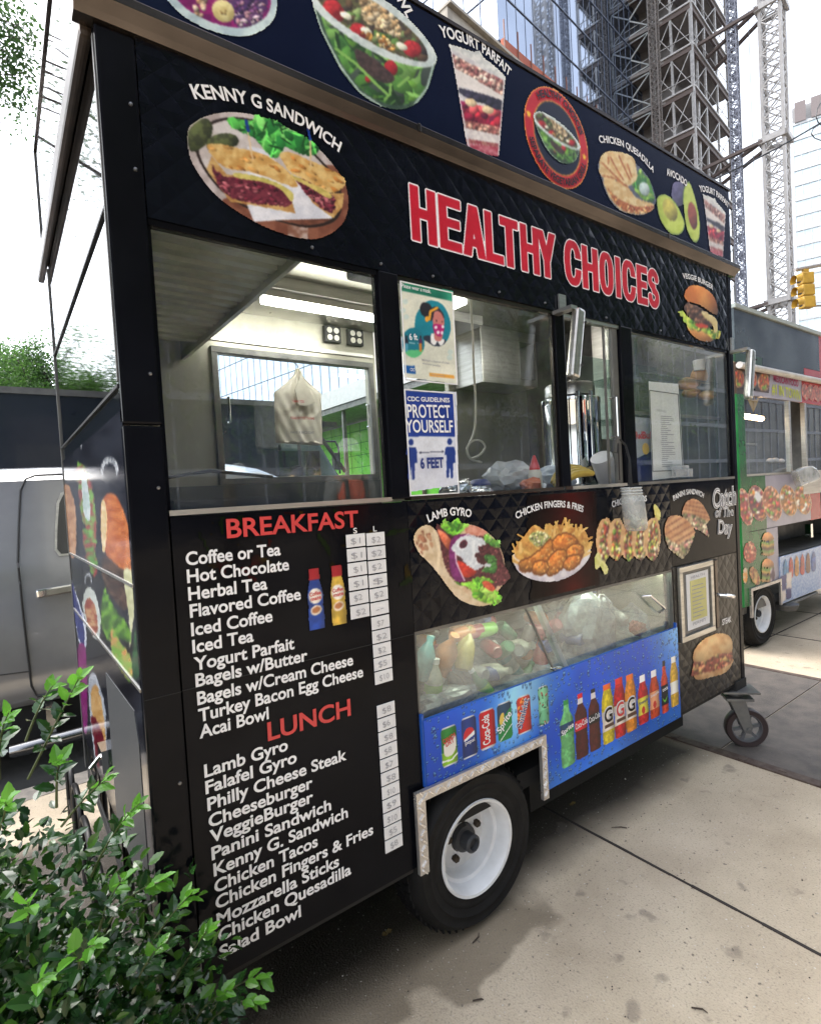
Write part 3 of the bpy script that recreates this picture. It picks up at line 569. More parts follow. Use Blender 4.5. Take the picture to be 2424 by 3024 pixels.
def panini():
    a = Art(ZT, (820, 220, 1275, 810), .0055, seed=12)
    for bread, fil in (([(1000, 330), (1030, 260), (1100, 230), (1170, 260), (1230, 350), (1262, 440), (1200, 430), (1100, 380), (1000, 370)], [(1000, 350), (1100, 355), (1200, 405), (1260, 430), (1230, 480), (1250, 595), (1190, 560), (1100, 510), (1010, 440)]), ([(835, 470), (870, 400), (950, 385), (1040, 430), (1110, 520), (1110, 580), (1000, 640), (960, 660), (880, 620), (830, 560)], [(826, 540), (890, 590), (960, 630), (1010, 590), (1112, 545), (1090, 660), (1010, 800), (930, 760), (860, 690)])):
        F = a.poly(fil, True, 8); a.fill(F, (204, 180, 140), (150, 130, 100), 20); a.scat(F, 70, (7, 14), [(216, 160, 150), (226, 214, 180), (120, 130, 80), (190, 110, 110), (90, 80, 60)], (1, 2.6))
        B = a.poly(bread); a.fill(B, (214, 166, 120), (190, 132, 86), 40); c = np.mean(bread, 0)
        for k in range(-4, 5): a.fill(a.line([(c[0] - 160, c[1] + k * 40 - 20), (c[0] + 160, c[1] + k * 40 + 40)] if c[0] > 1050 else [(c[0] - 120, c[1] + k * 66 + 110), (c[0] + 160, c[1] + k * 66 - 60)], 15) & B, (140, 80, 54), (168, 108, 74), 12)
    return a
def steak():
    a = Art(ZT, (1070, 1490, 1490, 1960), .0055, seed=13)
    a.fill(a.poly([(1100, 1900), (1110, 1840), (1300, 1800), (1470, 1740), (1465, 1800), (1400, 1880), (1260, 1925), (1140, 1948)]), (222, 184, 136), (196, 146, 96), 40, dome=.15)
    M = a.poly([(1080, 1910), (1110, 1755), (1180, 1735), (1300, 1690), (1430, 1640), (1475, 1690), (1460, 1780), (1330, 1850), (1200, 1880), (1110, 1900)], True, 10); a.fill(M, (166, 84, 66), (120, 50, 40), 16); a.scat(M, 90, (8, 17), [(196, 110, 84), (140, 64, 50), (216, 150, 110), (110, 44, 36), (180, 150, 90)], (1, 2.4))
    a.fill(a.poly([(1095, 1755), (1110, 1660), (1180, 1570), (1290, 1510), (1390, 1500), (1460, 1550), (1472, 1650), (1440, 1690), (1330, 1700), (1230, 1760), (1150, 1775)]), (226, 186, 128), (206, 150, 92), 60, dome=.22)
    return a
def burger(z, tp_, cell, plane=('y', 0.), box=None, seed=14):
    a = Art(z, box, cell, plane, seed); T = lambda L: [tp_(*p) for p in L]; k = abs(tp_(1, 0)[0] - tp_(0, 0)[0])
    # drawn in a unit box: u 0..1 across, v 0 top .. 1 bottom
    a.fill(a.poly(T([(.2, .8), (.35, .75), (.75, .8), (.85, .86), (.75, .97), (.5, 1.), (.3, .93)])), (212, 160, 100), (186, 126, 70), .2 * k, dome=.2)
    leafy(a, a.poly(T([(.0, .6), (.1, .55), (.25, .62), (.5, .7), (.8, .72), (1., .7), (.95, .85), (.8, .9), (.6, .82), (.3, .85), (.15, .74)]), True, .03 * k), 50, (.03 * k, .06 * k), [(140, 190, 70), (190, 210, 90), (90, 140, 50), (216, 200, 80)])
    M = a.poly(T([(.15, .42), (.3, .36), (.6, .42), (.85, .5), (.86, .62), (.7, .72), (.4, .68), (.16, .56)]), True, .03 * k); a.fill(M, (92, 64, 50), (60, 40, 34), .08 * k); a.scat(M, 60, (.02 * k, .045 * k), [(120, 84, 64), (70, 46, 38), (140, 104, 78)], (1, 2))
    a.fill(a.poly(T([(.55, .45), (.88, .5), (.92, .7), (.85, .78), (.78, .62), (.62, .56)])), (226, 212, 160), (206, 186, 126), .1 * k); a.fill(a.ell(*tp_(.55, .72), .16 * k, .05 * k, 10), (196, 70, 50))
    a.fill(a.poly(T([(.14, .3), (.18, .15), (.32, .03), (.55, 0), (.78, .07), (.9, .22), (.92, .42), (.8, .44), (.5, .36), (.25, .36)])), (206, 140, 72), (180, 104, 46), .3 * k, dome=.3)
    return a
def in_mm(a): a.U, a.V = a.A * 1000, -a.B * 1000; return a
def blue_panel():
    a = in_mm(Art(ZE, (60, 300, 1640, 1330), .0026, seed=20)); xl, xr, xm = .856, 2.541, 1.464
    top = np.interp(a.A, [xl, xr], [.868, .872]); m = (a.A > xl) & (a.A < xr) & (a.B < top) & (a.B > np.where(a.A < xm, .632, .394))
    g = np.clip((a.A - xl) / (xr - xl), 0, 1); br = 1.05 * np.exp(-((a.A - 1.33 - (a.B - .75) * .3) / .17) ** 2) * np.clip((a.B - .52) / .25, 0, 1) + .8 * np.exp(-((a.A - 2.56) / .2) ** 2) * np.clip((a.B - .55) / .3, 0, 1) + .25 * np.exp(-((a.B - .4) / .1) ** 2)
    br = np.clip(br + (a.noise(160) - .5) * .35, 0, 1)[..., None]; dk = a.noise(220)[..., None]
    a.rgb[:] = np.array([0, 74, 196.]) * (1 - br) + np.array([140, 202, 244.]) * br; a.rgb *= (.82 + .36 * dk); a.al |= m
    for i in range(1150):
        x = a.rs.uniform(xl, xr) * 1000; z = -a.rs.uniform(.4, .87) * 1000; r = a.rs.uniform(3.2, 6.4) * (1.7 if i % 9 == 0 else 1)
        j0, j1 = np.searchsorted(a.b, [-z / 1000 - .03, -z / 1000 + .03]); i0, i1 = np.searchsorted(a.a, [x / 1000 - .03, x / 1000 + .03])
        u, v = a.U[j0:j1, i0:i1] - x, a.V[j0:j1, i0:i1] - z; q = a.rgb[j0:j1, i0:i1]; e = (u / r) ** 2 + (v / (r * 1.4)) ** 2 < 1; q[e] = q[e] * .55 + np.array([0, 8, 30.])
        e = (u / r) ** 2 + ((v + r * .55) / (r * .7)) ** 2 < .4; q[e] = q[e] * .4 + np.array([96, 140, 160.]); e = (u / r) ** 2 + ((v - r) / (r * .45)) ** 2 < .5; q[e] = q[e] * .55 + np.array([50, 78, 104.])
    def rc(l, r, t, b):
        p = [pt(ZE, *q) for q in (l, r, t, b)]; return p[0][0], p[1][0], p[2][1], p[3][1]
    boxes = {}
    def can(k, l, r, t, b, body, bot):
        x0, x1, zt, zb = rc((l, (t + b) / 2), (r, (t + b) / 2 - 20), ((l + r) / 2, t), ((l + r) / 2, b)); boxes[k] = (x0, x1, zt, zb); X0, X1, T, B = x0 * 1e3, x1 * 1e3, -zt * 1e3, -zb * 1e3; w = X1 - X0
        m = a.poly([(X0 + .12 * w, T), (X1 - .12 * w, T), (X1, T + .16 * w), (X1, B - .12 * w), (X1 - .1 * w, B), (X0 + .1 * w, B), (X0, B - .12 * w), (X0, T + .16 * w)], False)
        u = (a.U - X0) / w; a.fill(m, (190, 196, 204)); mm = m & (a.V > T + .07 * w) & (a.V < B - .09 * w); a.fill(mm, body); a.fill(mm & (a.V > T + (B - T) * .62), bot)
        a.shade(m, (1.12 - 1.1 * (np.abs(u - .42)) ** 1.6)[m][:, None]); return m, X0, X1, T, B
    m, X0, X1, T, B = can('cd', 192, 285, 893, 1132, (36, 120, 50), (130, 180, 40)); w = X1 - X0
    a.fill(a.poly([(X0 + .15 * w, T + .9 * w), (X0 + .5 * w, T + .7 * w), (X1 - .1 * w, T + .55 * w), (X1 - .1 * w, T + 1.2 * w), (X0 + .6 * w, T + 1.5 * w), (X0 + .2 * w, T + 1.4 * w)]) & m, (226, 222, 214)); a.fill(a.line([(X0, T + 1.65 * w), (X0 + .6 * w, T + 1.72 * w), (X1, T + 1.5 * w)], 6) & m, (230, 236, 226))
    m, X0, X1, T, B = can('pepsi', 312, 402, 838, 1085, (24, 52, 120), (22, 44, 104)); w = X1 - X0; cx, cy = (X0 + X1) / 2, T + .95 * w; c = a.ell(cx, cy, .37 * w, .42 * w)
    a.fill(c, (232, 232, 236)); a.fill(c & (a.V < cy - .02 * w - (a.U - cx) * .45), (196, 36, 48)); a.fill(c & (a.V > cy + .14 * w - (a.U - cx) * .3), (30, 60, 140))
    can('coke', 420, 512, 795, 1032, (190, 22, 34), (186, 22, 34))
    m, X0, X1, T, B = can('sprite', 528, 612, 750, 980, (26, 62, 92), (20, 120, 60)); w = X1 - X0; a.fill(m & (a.V > B - .9 * w - (a.U - X0) * .7), (24, 130, 62)); a.fill(a.ell(X0 + .3 * w, T + .8 * w, .16 * w, .3 * w, 15), (226, 196, 90)); a.fill(a.line([(X0 + .1 * w, T + 1.9 * w), (X1, T + 1.25 * w)], 4) & m, (226, 232, 230))
    m, X0, X1, T, B = can('sunkist', 645, 725, 712, 940, (206, 50, 30), (190, 40, 34)); w = X1 - X0; a.scat(m & (a.U < X0 + .55 * w) & (a.V < T + 1.2 * w), 10, (6, 10), [(226, 110, 44), (236, 130, 60)], (1, 1.2))
    m, X0, X1, T, B = can('tea', 772, 832, 655, 890, (120, 190, 150), (100, 170, 130)); a.scat(m, 26, (2, 5), [(40, 100, 70), (30, 70, 60), (160, 80, 70)], (1, 3))
    def bottle(k, l, r, t, b, cap, liq, lab, l0, l1, neck=.36, caph=.07, sh=.3):
        x0, x1, zt, zb = rc((l, (t + b) / 2 + 30), (r, (t + b) / 2), ((l + r) / 2, t), ((l + r) / 2, b)); boxes[k] = (x0, x1, zt, zb); X0, X1, T, B = x0 * 1e3, x1 * 1e3, -zt * 1e3, -zb * 1e3; w = X1 - X0; h = B - T; c = (X0 + X1) / 2; nk = w * neck / 2
        m = a.poly([(c - nk, T), (c + nk, T), (c + nk, T + .1 * h), (c + nk * 1.2, T + .6 * sh * h), (X1 - .04 * w, T + sh * h), (X1, T + .5 * h), (X1 - .06 * w, T + .62 * h), (X1, T + .78 * h), (X1 - .05 * w, B - .02 * h), (X1 - .2 * w, B), (X0 + .2 * w, B), (X0 + .05 * w, B - .02 * h), (X0, T + .78 * h), (X0 + .06 * w, T + .62 * h), (X0, T + .5 * h), (X0 + .04 * w, T + sh * h), (c - nk * 1.2, T + .6 * sh * h), (c - nk, T + .1 * h)], False)
        a.fill(m, liq, tuple(v * .8 for v in liq), 14); a.fill(m & (a.V > T + l0 * h) & (a.V < T + l1 * h), lab); a.fill(m & (a.V < T + caph * h), cap); u = (a.U - X0) / w; a.shade(m, (1.14 - 1.3 * np.abs(u - .42) ** 1.7)[m][:, None]); return m, X0, X1, T, B
    m, X0, X1, T, B = bottle('b_sprite', 902, 988, 738, 1140, (30, 130, 60), (110, 190, 120), (24, 60, 96), .34, .5); a.fill(m & (a.V > T + .42 * (B - T)) & (a.V < T + .5 * (B - T)) & (a.U > X0 + .4 * (X1 - X0)), (30, 130, 60))
    m, X0, X1, T, B = bottle('b_coke', 990, 1068, 698, 1090, (200, 24, 40), (78, 26, 24), (196, 24, 40), .4, .56); a.fill(m & (a.V > T + .07 * (B - T)) & (a.V < T + .16 * (B - T)), (224, 220, 220))
    m, X0, X1, T, B = bottle('b_zero', 1072, 1142, 668, 1045, (20, 20, 24), (84, 30, 26), (26, 24, 26), .4, .56); a.fill(m & (a.V > T + .07 * (B - T)) & (a.V < T + .16 * (B - T)), (224, 220, 220))
    for k, l, r, t, b, cp, lq in (('g1', 1152, 1226, 642, 1000, (220, 100, 30), (222, 200, 40)), ('g2', 1225, 1295, 607, 965, (206, 40, 36), (196, 34, 36)), ('g3', 1292, 1360, 585, 930, (226, 110, 34), (230, 144, 40))):
        m, X0, X1, T, B = bottle(k, l, r, t, b, cp, lq, (216, 206, 196), .45, .78, .6, .1, .26); a.fill(m & (a.V > T + .68 * (B - T)) & (a.V < T + .74 * (B - T)) & (a.U > X0 + .2 * (X1 - X0)), (90, 60, 40))
    for k, l, r, t, b, lq, lb in (('s1', 1368, 1432, 590, 885, (196, 40, 44), (206, 196, 70)), ('s2', 1438, 1498, 560, 850, (190, 70, 34), (214, 150, 110))):
        m, X0, X1, T, B = bottle(k, l, r, t, b, (232, 232, 234), lq, lb, .45, .8, .5, .14, .34); a.fill(a.ell((X0 + X1) / 2, T + .72 * (B - T), .16 * (X1 - X0), .2 * (X1 - X0)), (200, 60, 50))
    m, X0, X1, T, B = bottle('t1', 1508, 1550, 505, 820, (24, 22, 24), (200, 66, 40), (20, 22, 26), .46, .84, .4, .1, .36); a.fill(a.poly([(X0 + 8, T + .68 * (B - T)), ((X0 + X1) / 2, T + .76 * (B - T)), (X1 - 6, T + .66 * (B - T)), ((X0 + X1) / 2, T + .8 * (B - T))]), (110, 190, 60))
    m, X0, X1, T, B = bottle('t2', 1562, 1612, 478, 782, (230, 226, 214), (220, 176, 60), (226, 224, 214), .5, .74, .5, .12, .3)
    return a, boxes
def posters(mat_, root1, root2):
    a = Art(ZP, (-5, 150, 535, 1105), .0024, ('y', -.012), 31)
    sh = a.poly([(0, 165), (488, 245), (530, 1095), (40, 1030)], False); a.fill(sh, (222, 222, 206), (210, 212, 198), 120)
    a.fill(a.poly([(2, 160), (486, 240), (492, 340), (5, 240)], False), (30, 104, 84), (60, 160, 130), 200); B = a.poly([(150, 640), (145, 480), (220, 360), (300, 330), (400, 380), (460, 520), (455, 640), (400, 730), (320, 748), (240, 700)])
    a.fill(B, (36, 130, 150)); S_ = a.ell(125, 715, 102, 136, -4); a.fill(S_, (36, 120, 140)); a.fill(S_ & (a.V > 780), (96, 190, 130)); a.fill(a.poly([(215, 660), (290, 650), (350, 680), (420, 690), (400, 745), (320, 750), (250, 720)]) & B, (50, 56, 72))
    for p in ([(280, 680), (290, 630), (330, 640), (345, 690), (320, 735), (290, 720)], [(345, 690), (400, 680), (400, 720), (370, 740)]): a.fill(a.poly(p), (232, 232, 232))
    a.fill(a.poly([(300, 470), (320, 430), (370, 440), (405, 500), (400, 580), (380, 690), (320, 690), (310, 600)]), (196, 122, 116)); a.fill(a.poly([(262, 470), (290, 400), (340, 390), (390, 440), (405, 500), (370, 440), (320, 430), (305, 490), (285, 520)]), (58, 48, 54)); a.fill(a.ell(240, 415, 55, 70, -20), (44, 42, 50))
    a.fill(a.line([(270, 500), (280, 430), (340, 398)], 24), (222, 160, 60)); a.fill(a.ell(248, 500, 18, 26), (226, 160, 60)); a.fill(a.poly([(302, 555), (350, 545), (402, 560), (395, 630), (365, 660), (320, 630)]), (176, 36, 110))
    for c in ((330, 575), (385, 625), (392, 570), (350, 620)): a.fill(a.ell(*c, 14, 16), (236, 220, 232))
    for c in ((335, 515), (385, 525)): a.fill(a.ell(*c, 5, 11), (60, 30, 40))
    for x, c1, c2 in ((62, (46, 44, 60), (90, 160, 190)), (190, (80, 50, 90), (200, 130, 60))): a.fill(a.poly([(x - 12, 680), (x + 12, 680), (x + 14, 725), (x - 14, 725)]), c1); a.fill(a.ell(x, 662, 9, 13), (50, 40, 46)); a.fill(a.poly([(x - 12, 725), (x + 12, 725), (x + 10, 790), (x - 10, 790)]), c2)
    a.fill(a.line([(85, 715), (170, 722)], 5), (236, 240, 240))
    for p in ((30, 420), (50, 340), (60, 480), (460, 800), (455, 850)): a.fill(a.ell(*p, 26, 24), (196, 212, 206))
    a.fill(a.poly([(38, 918), (138, 925), (145, 998), (42, 990)], False), (30, 90, 160)); a.fill(a.poly([(268, 985), (498, 1015), (500, 1045), (270, 1018)], False), (222, 160, 70))
    a.build('sheet', mat_, root1, 0)
    b = Art(ZP, (35, 1140, 545, 2080), .0024, ('y', -.012), 32)
    b.fill(b.poly([(40, 1145), (520, 1158), (537, 2010), (95, 2075)], False), (216, 220, 230), (206, 210, 224), 160); b.fill(b.poly([(45, 1150), (496, 1175), (510, 1568), (66, 1568)], False), (34, 58, 140), (40, 66, 150), 160)
    for x, y, h in ((104, 1620, 340), (455, 1615, 330)):
        k = 1 if x < 300 else .92; b.fill(b.ell(x, y, 24 * k, 30), (34, 58, 130)); b.fill(b.poly([(x - 42 * k, y + 50), (x + 42 * k, y + 45), (x + 55 * k, y + 85), (x + 55 * k, y + 190), (x + 35 * k, y + 190), (x + 32 * k, y + h), (x + 8, y + h), (x, y + 210), (x - 8, y + h), (x - 32 * k, y + h), (x - 32 * k, y + 120), (x - 52 * k, y + 120)], False), (34, 58, 130))
    b.fill(b.line([(180, 1715), (400, 1705)], 6), (40, 44, 70)); b.fill(b.poly([(175, 1715), (195, 1703), (195, 1727)], False), (40, 44, 70)); b.fill(b.poly([(405, 1705), (385, 1693), (385, 1717)], False), (40, 44, 70))
    b.build('sheet', mat_, root2, 0)
def food_disc(a, cx, cy, rx, ry, base_, cols, n, rot=0, rim=None):
    if rim: a.fill(a.ell(cx, cy, rx * 1.1, ry * 1.08, rot), rim)
    m = a.ell(cx, cy, rx, ry, rot, rx * .08); a.fill(m, base_, tuple(v * .7 for v in base_), rx * .3); a.scat(m, n, (rx * .08, rx * .2), cols, (1, 2.4))
def side_art():
    a = Art(ZS, (5, 180, 500, 2060), .004, ('x', 0.), 41)
    m = (a.A > .004) & (a.A < 1.612) & (a.B > .56) & (a.B < 1.90); a.fill(m, (26, 26, 32), (44, 46, 54), 120)
    food = lambda p, c, c2, w_=6: a.fill(a.poly(p, True, w_) & m, c, c2, 26)
    food([(240, 480), (262, 420), (300, 405), (345, 440), (390, 560), (420, 720), (425, 850), (360, 840), (290, 780), (245, 700)], (196, 120, 70), (170, 92, 50)); food([(240, 480), (258, 440), (275, 560), (262, 740), (244, 700)], (226, 206, 170), (206, 180, 130))
    food([(250, 770), (300, 790), (360, 850), (420, 900), (430, 1000), (380, 1080), (300, 1000), (250, 900)], (92, 70, 60), (60, 44, 40)); food([(370, 860), (430, 860), (440, 1000), (420, 1200), (405, 1300), (400, 1100)], (206, 206, 170), (180, 180, 140))
    food([(262, 950), (300, 1040), (340, 1100), (400, 1180), (410, 1260), (330, 1240), (290, 1260), (240, 1160), (245, 1040)], (110, 160, 60), (60, 96, 44), 12); food([(300, 1180), (350, 1260), (400, 1330), (430, 1420), (405, 1490), (350, 1420), (300, 1320)], (206, 150, 96), (120, 170, 70), 10)
    food([(440, 1180), (470, 1180), (490, 1300), (480, 1420), (440, 1480), (420, 1400)], (50, 96, 60), (36, 66, 46))
    food([(20, 380), (50, 360), (80, 440), (95, 560), (90, 760), (60, 760), (40, 620)], (206, 160, 120), (176, 126, 90)); food([(100, 240), (150, 260), (190, 380), (212, 560), (210, 720), (160, 640), (120, 500)], (150, 60, 60), (120, 170, 80), 10); food([(125, 300), (150, 290), (175, 450), (176, 560), (140, 520)], (210, 220, 220), (180, 200, 196))
    food([(130, 620), (175, 640), (215, 800), (205, 890), (160, 800)], (90, 150, 60), (150, 60, 60), 10); food([(132, 1040), (150, 960), (180, 950), (215, 1010), (238, 1140), (228, 1240), (190, 1230), (150, 1150)], (206, 212, 206), (190, 196, 190)); food([(145, 1060), (170, 1010), (205, 1060), (222, 1180), (200, 1225), (160, 1150)], (150, 70, 56), (196, 150, 110), 8)
    food([(60, 890), (75, 930), (120, 1060), (150, 1160), (150, 1310), (120, 1290), (95, 1180)], (226, 230, 240), (200, 206, 224)); food([(70, 920), (110, 1060), (140, 1180), (142, 1290), (118, 1270), (85, 1120)], (50, 60, 130), (40, 46, 110)); food([(100, 1320), (150, 1310), (160, 1700), (150, 1800), (128, 1700)], (140, 40, 120), (120, 30, 100))
    food([(165, 1520), (190, 1440), (225, 1500), (262, 1640), (270, 1800), (265, 1950), (215, 1980), (185, 1800)], (190, 196, 204), (160, 166, 176), 4); food([(180, 1560), (205, 1510), (235, 1580), (262, 1760), (262, 1900), (230, 1850), (190, 1700)], (216, 176, 120), (190, 144, 84)); food([(180, 1700), (215, 1720), (262, 1840), (268, 1960), (220, 1990), (200, 1850)], (130, 40, 50), (100, 24, 40))
    for c, r in (((290, 265), (52, 70)), ((105, 130), (24, 36)), ((165, 905), (22, 40))):
        e = a.ell(*c, *r) & ~a.ell(c[0], c[1] + r[1] * .5, r[0] * .75, r[1]) & m; a.fill(e, (206, 210, 214), (120, 124, 130), 6, con=3)
    return a
def menu_art():
    a = Art((0, 0, 1), (480, 1400, 1260, 1900), .006, seed=51); m = (a.A > .095) & (a.A < .856) & (a.B > 1.3) & (a.B < 1.62); a.fill(m, (9, 9, 11)); 
    for i in range(26):
        x, y = a.rs.uniform(500, 1250), a.rs.uniform(1500, 1720); c = [(52, 10, 10), (16, 30, 10), (44, 34, 8)][i % 3]; a.fill(a.ell(x, y, a.rs.uniform(8, 16), a.rs.uniform(26, 60), a.rs.uniform(0, 180), 6) & m, c, (10, 9, 10), 40)
    a.al &= (a.rgb.max(-1) > 14); return a
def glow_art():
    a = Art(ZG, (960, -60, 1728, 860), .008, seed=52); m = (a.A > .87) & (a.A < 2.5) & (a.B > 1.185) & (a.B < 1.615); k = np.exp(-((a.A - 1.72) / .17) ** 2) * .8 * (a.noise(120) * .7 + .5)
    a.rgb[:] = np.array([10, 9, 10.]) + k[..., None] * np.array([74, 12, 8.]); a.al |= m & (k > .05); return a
# ================================================================ the food cart
cart = thing('food_cart', 'large black food cart with quilted steel front, printed menu and blue drinks cooler', 'food cart')
L_, DP = 3.33, 1.62
part = lambda n, mb, m, **k: mb.build(n, m, cart, **k)
# structure: floor, roof, rear wall with its two openings, end walls
b = MB(); b.box(.03, .05, .40, 3.30, 1.60, .47); b.box(.2, .3, .30, 3.1, .40, .40); b.box(.2, 1.25, .30, 3.1, 1.35, .40); b.box(.05, .30, .17, .78, 1.5, .34); b.box(1.62, .22, .14, 3.0, 1.5, .34); b.box(.1, 1.56, .10, 3.2, 1.60, .40); part('floor', b, M_under)  # low boxes and rear skirt below the floor are added to block light
b = MB(); b.box(-.012, .03, 2.90, 3.335, 1.61, 2.96); roof = part('roof', b, M_dsteel)
b = MB(); b.box(.03, .03, 2.80, 3.30, 1.59, 2.86); part('ceiling', b, M_olive)
b = MB()
for x0, z0, x1, z1 in ((.02, .40, .76, 2.86), (.76, .40, 1.76, 1.79), (.76, 2.49, 1.76, 2.86), (1.76, .40, 1.82, 2.86), (1.82, .40, 2.46, 1.62), (1.82, 2.76, 2.46, 2.86), (2.46, .40, 3.31, 2.86)): b.box(x0, 1.60, z0, x1, 1.64, z1)
part('rear_wall', b, M_olive)
b = MB(); b.box(.03, 1.57, .48, 1.79, 1.597, 1.752); part('lower_wall', b, pm('grey green splash wall', (.085, .09, .08), .4, .4, c2=(.05, .055, .05), scale=4))
b = MB()
for x0, z0, x1, z1 in ((.73, 1.755, 1.79, 1.79), (.73, 2.49, 1.79, 2.525), (.73, 1.79, .765, 2.49), (1.755, 1.79, 1.79, 2.49)): b.box(x0, 1.575, z0, x1, 1.598, z1)
rw = part('rear_window', b, M_dsteel, bevel=.003)
b = MB(); b.box(.77, 1.602, 1.792, 1.752, 1.606, 2.488); b.build('pane', M_glass, rw)
for x in (.80, 1.715):
    b = MB(); b.tube([(x, 1.57, 2.10), (x, 1.545, 2.10), (x, 1.545, 2.24), (x, 1.57, 2.24)], .007); b.build('handle', M_chrome, rw, smooth=True)
b = MB(); b.box(.73, 1.585, 2.56, 1.80, 1.598, 2.58); b.box(.73, 1.585, 2.84, 2.0, 1.598, 2.855); part('wall_trim', b, M_steel)
# left end: three stacked sheets with the printed middle, vent grille below
b = MB(); b.box(.0, .02, 2.405, .018, 1.62, 2.845); b.box(.0, .02, 1.965, .018, 1.62, 2.398); sp_ = part('end_panel', b, M_end)
b = MB(); b.box(.001, .02, 1.46, .018, 1.62, 1.955); b.box(.001, .02, 1.19, .018, 1.62, 1.45); b.box(.001, .02, .55, .018, 1.62, 1.18); ep = part('end_panel', b, pm('glossy end vinyl', (.006, .008, .010), .10, spec=.5, coat=.1))
side_art().build('food_picture', attr_mat('glossy print', .14, .5, .12), ep, -.003)
b = MB(); b.box(.0, .02, .40, .018, .66, .548); b.box(.003, .68, .40, .018, 1.6, .548); b.build('skirt', M_end, ep)
b = MB(); b.box(-.006, 1.606, .40, .0, 1.628, 2.81); b.build('edge_strip', M_dsteel, ep)
b = MB(); b.box(-.0062, .008, 1.97, .0, .0195, 2.81); b.build('edge_strip', M_dsteel, ep)
b = MB(); b.box(-.023, 1.59, 2.93, -.017, 1.606, 3.34); part('edge_strip', b, M_dsteel)
for z in (2.401, 1.96, 1.455, 1.185):
    b = MB(); b.box(-.006, .02, z - .004, .0, 1.62, z + .004); b.build('seam_strip', M_steel if z < 1.9 else M_dark, ep)
b = MB(); b.prism([(.645, 1.09), (.14, 1.10), (.10, 1.02), (.10, .56), (.64, .56)], -.0045, -.002, 'x'); part('vent_grille', b, pm('fine vent mesh', (.075, .08, .085), .5, .4, c2=(.045, .048, .05), scale=220, detail=1))
b = MB(); b.box(-.03, .70, .72, -.003, .80, .80); b.tube([(-.03, .72, .78), (-.06, .74, .74), (-.05, .8, .69)], .008); part('latch', b, M_chrome, smooth=True)
# right end
b = MB(); b.box(3.312, .02, .40, 3.33, 1.62, 2.86); part('end_panel', b, M_dsteel)
# front: corner posts, header, lower panels
b = MB(); b.box(-.004, -.004, .362, .088, .03, 1.858); b.box(-.003, -.003, 1.862, .088, .03, 2.83); pp = part('corner_post', b, M_black, bevel=.006)
b = MB(); b.box(3.288, -.004, .40, 3.333, .03, 2.83); part('corner_post', b, M_black, bevel=.006)
for x, z in [(.068, z) for z in (2.66, 2.50, 1.99, 1.70, .93)] + [(x, 2.410) for x in (.55, .80, 1.02, 1.35, 1.62, 2.05, 2.52, 2.75, 3.0)]:
    b = MB(); b.lathe([(.0, -.008), (.004, -.007), (.005, -.003)], (x, 0, z), 'y', 10); b.build('rivet', M_bolt, pp, smooth=True)
b = MB(); b.box(.090, .0, 2.39, 3.286, .03, 2.84); hd = part('header_panel', b, M_quilt)
kenny().build('food_picture', M_print, hd)
q = lambda z, *ps: [pt(z, *p) for p in ps]
def arctext(body, z, p0, pm_, p1, top, m=M_white, par=None, bold=.026, y=-.004):
    a, c, e = q(z, p0, pm_, p1); h = np.linalg.norm(pt(z, *top) - a); return letters('lettering', body, arc(a, c, e, h), m, par or hd, y, bold)
arctext('KENNY G SANDWICH', ZK, (232, 590), (690, 672), (1082, 905), (212, 508))
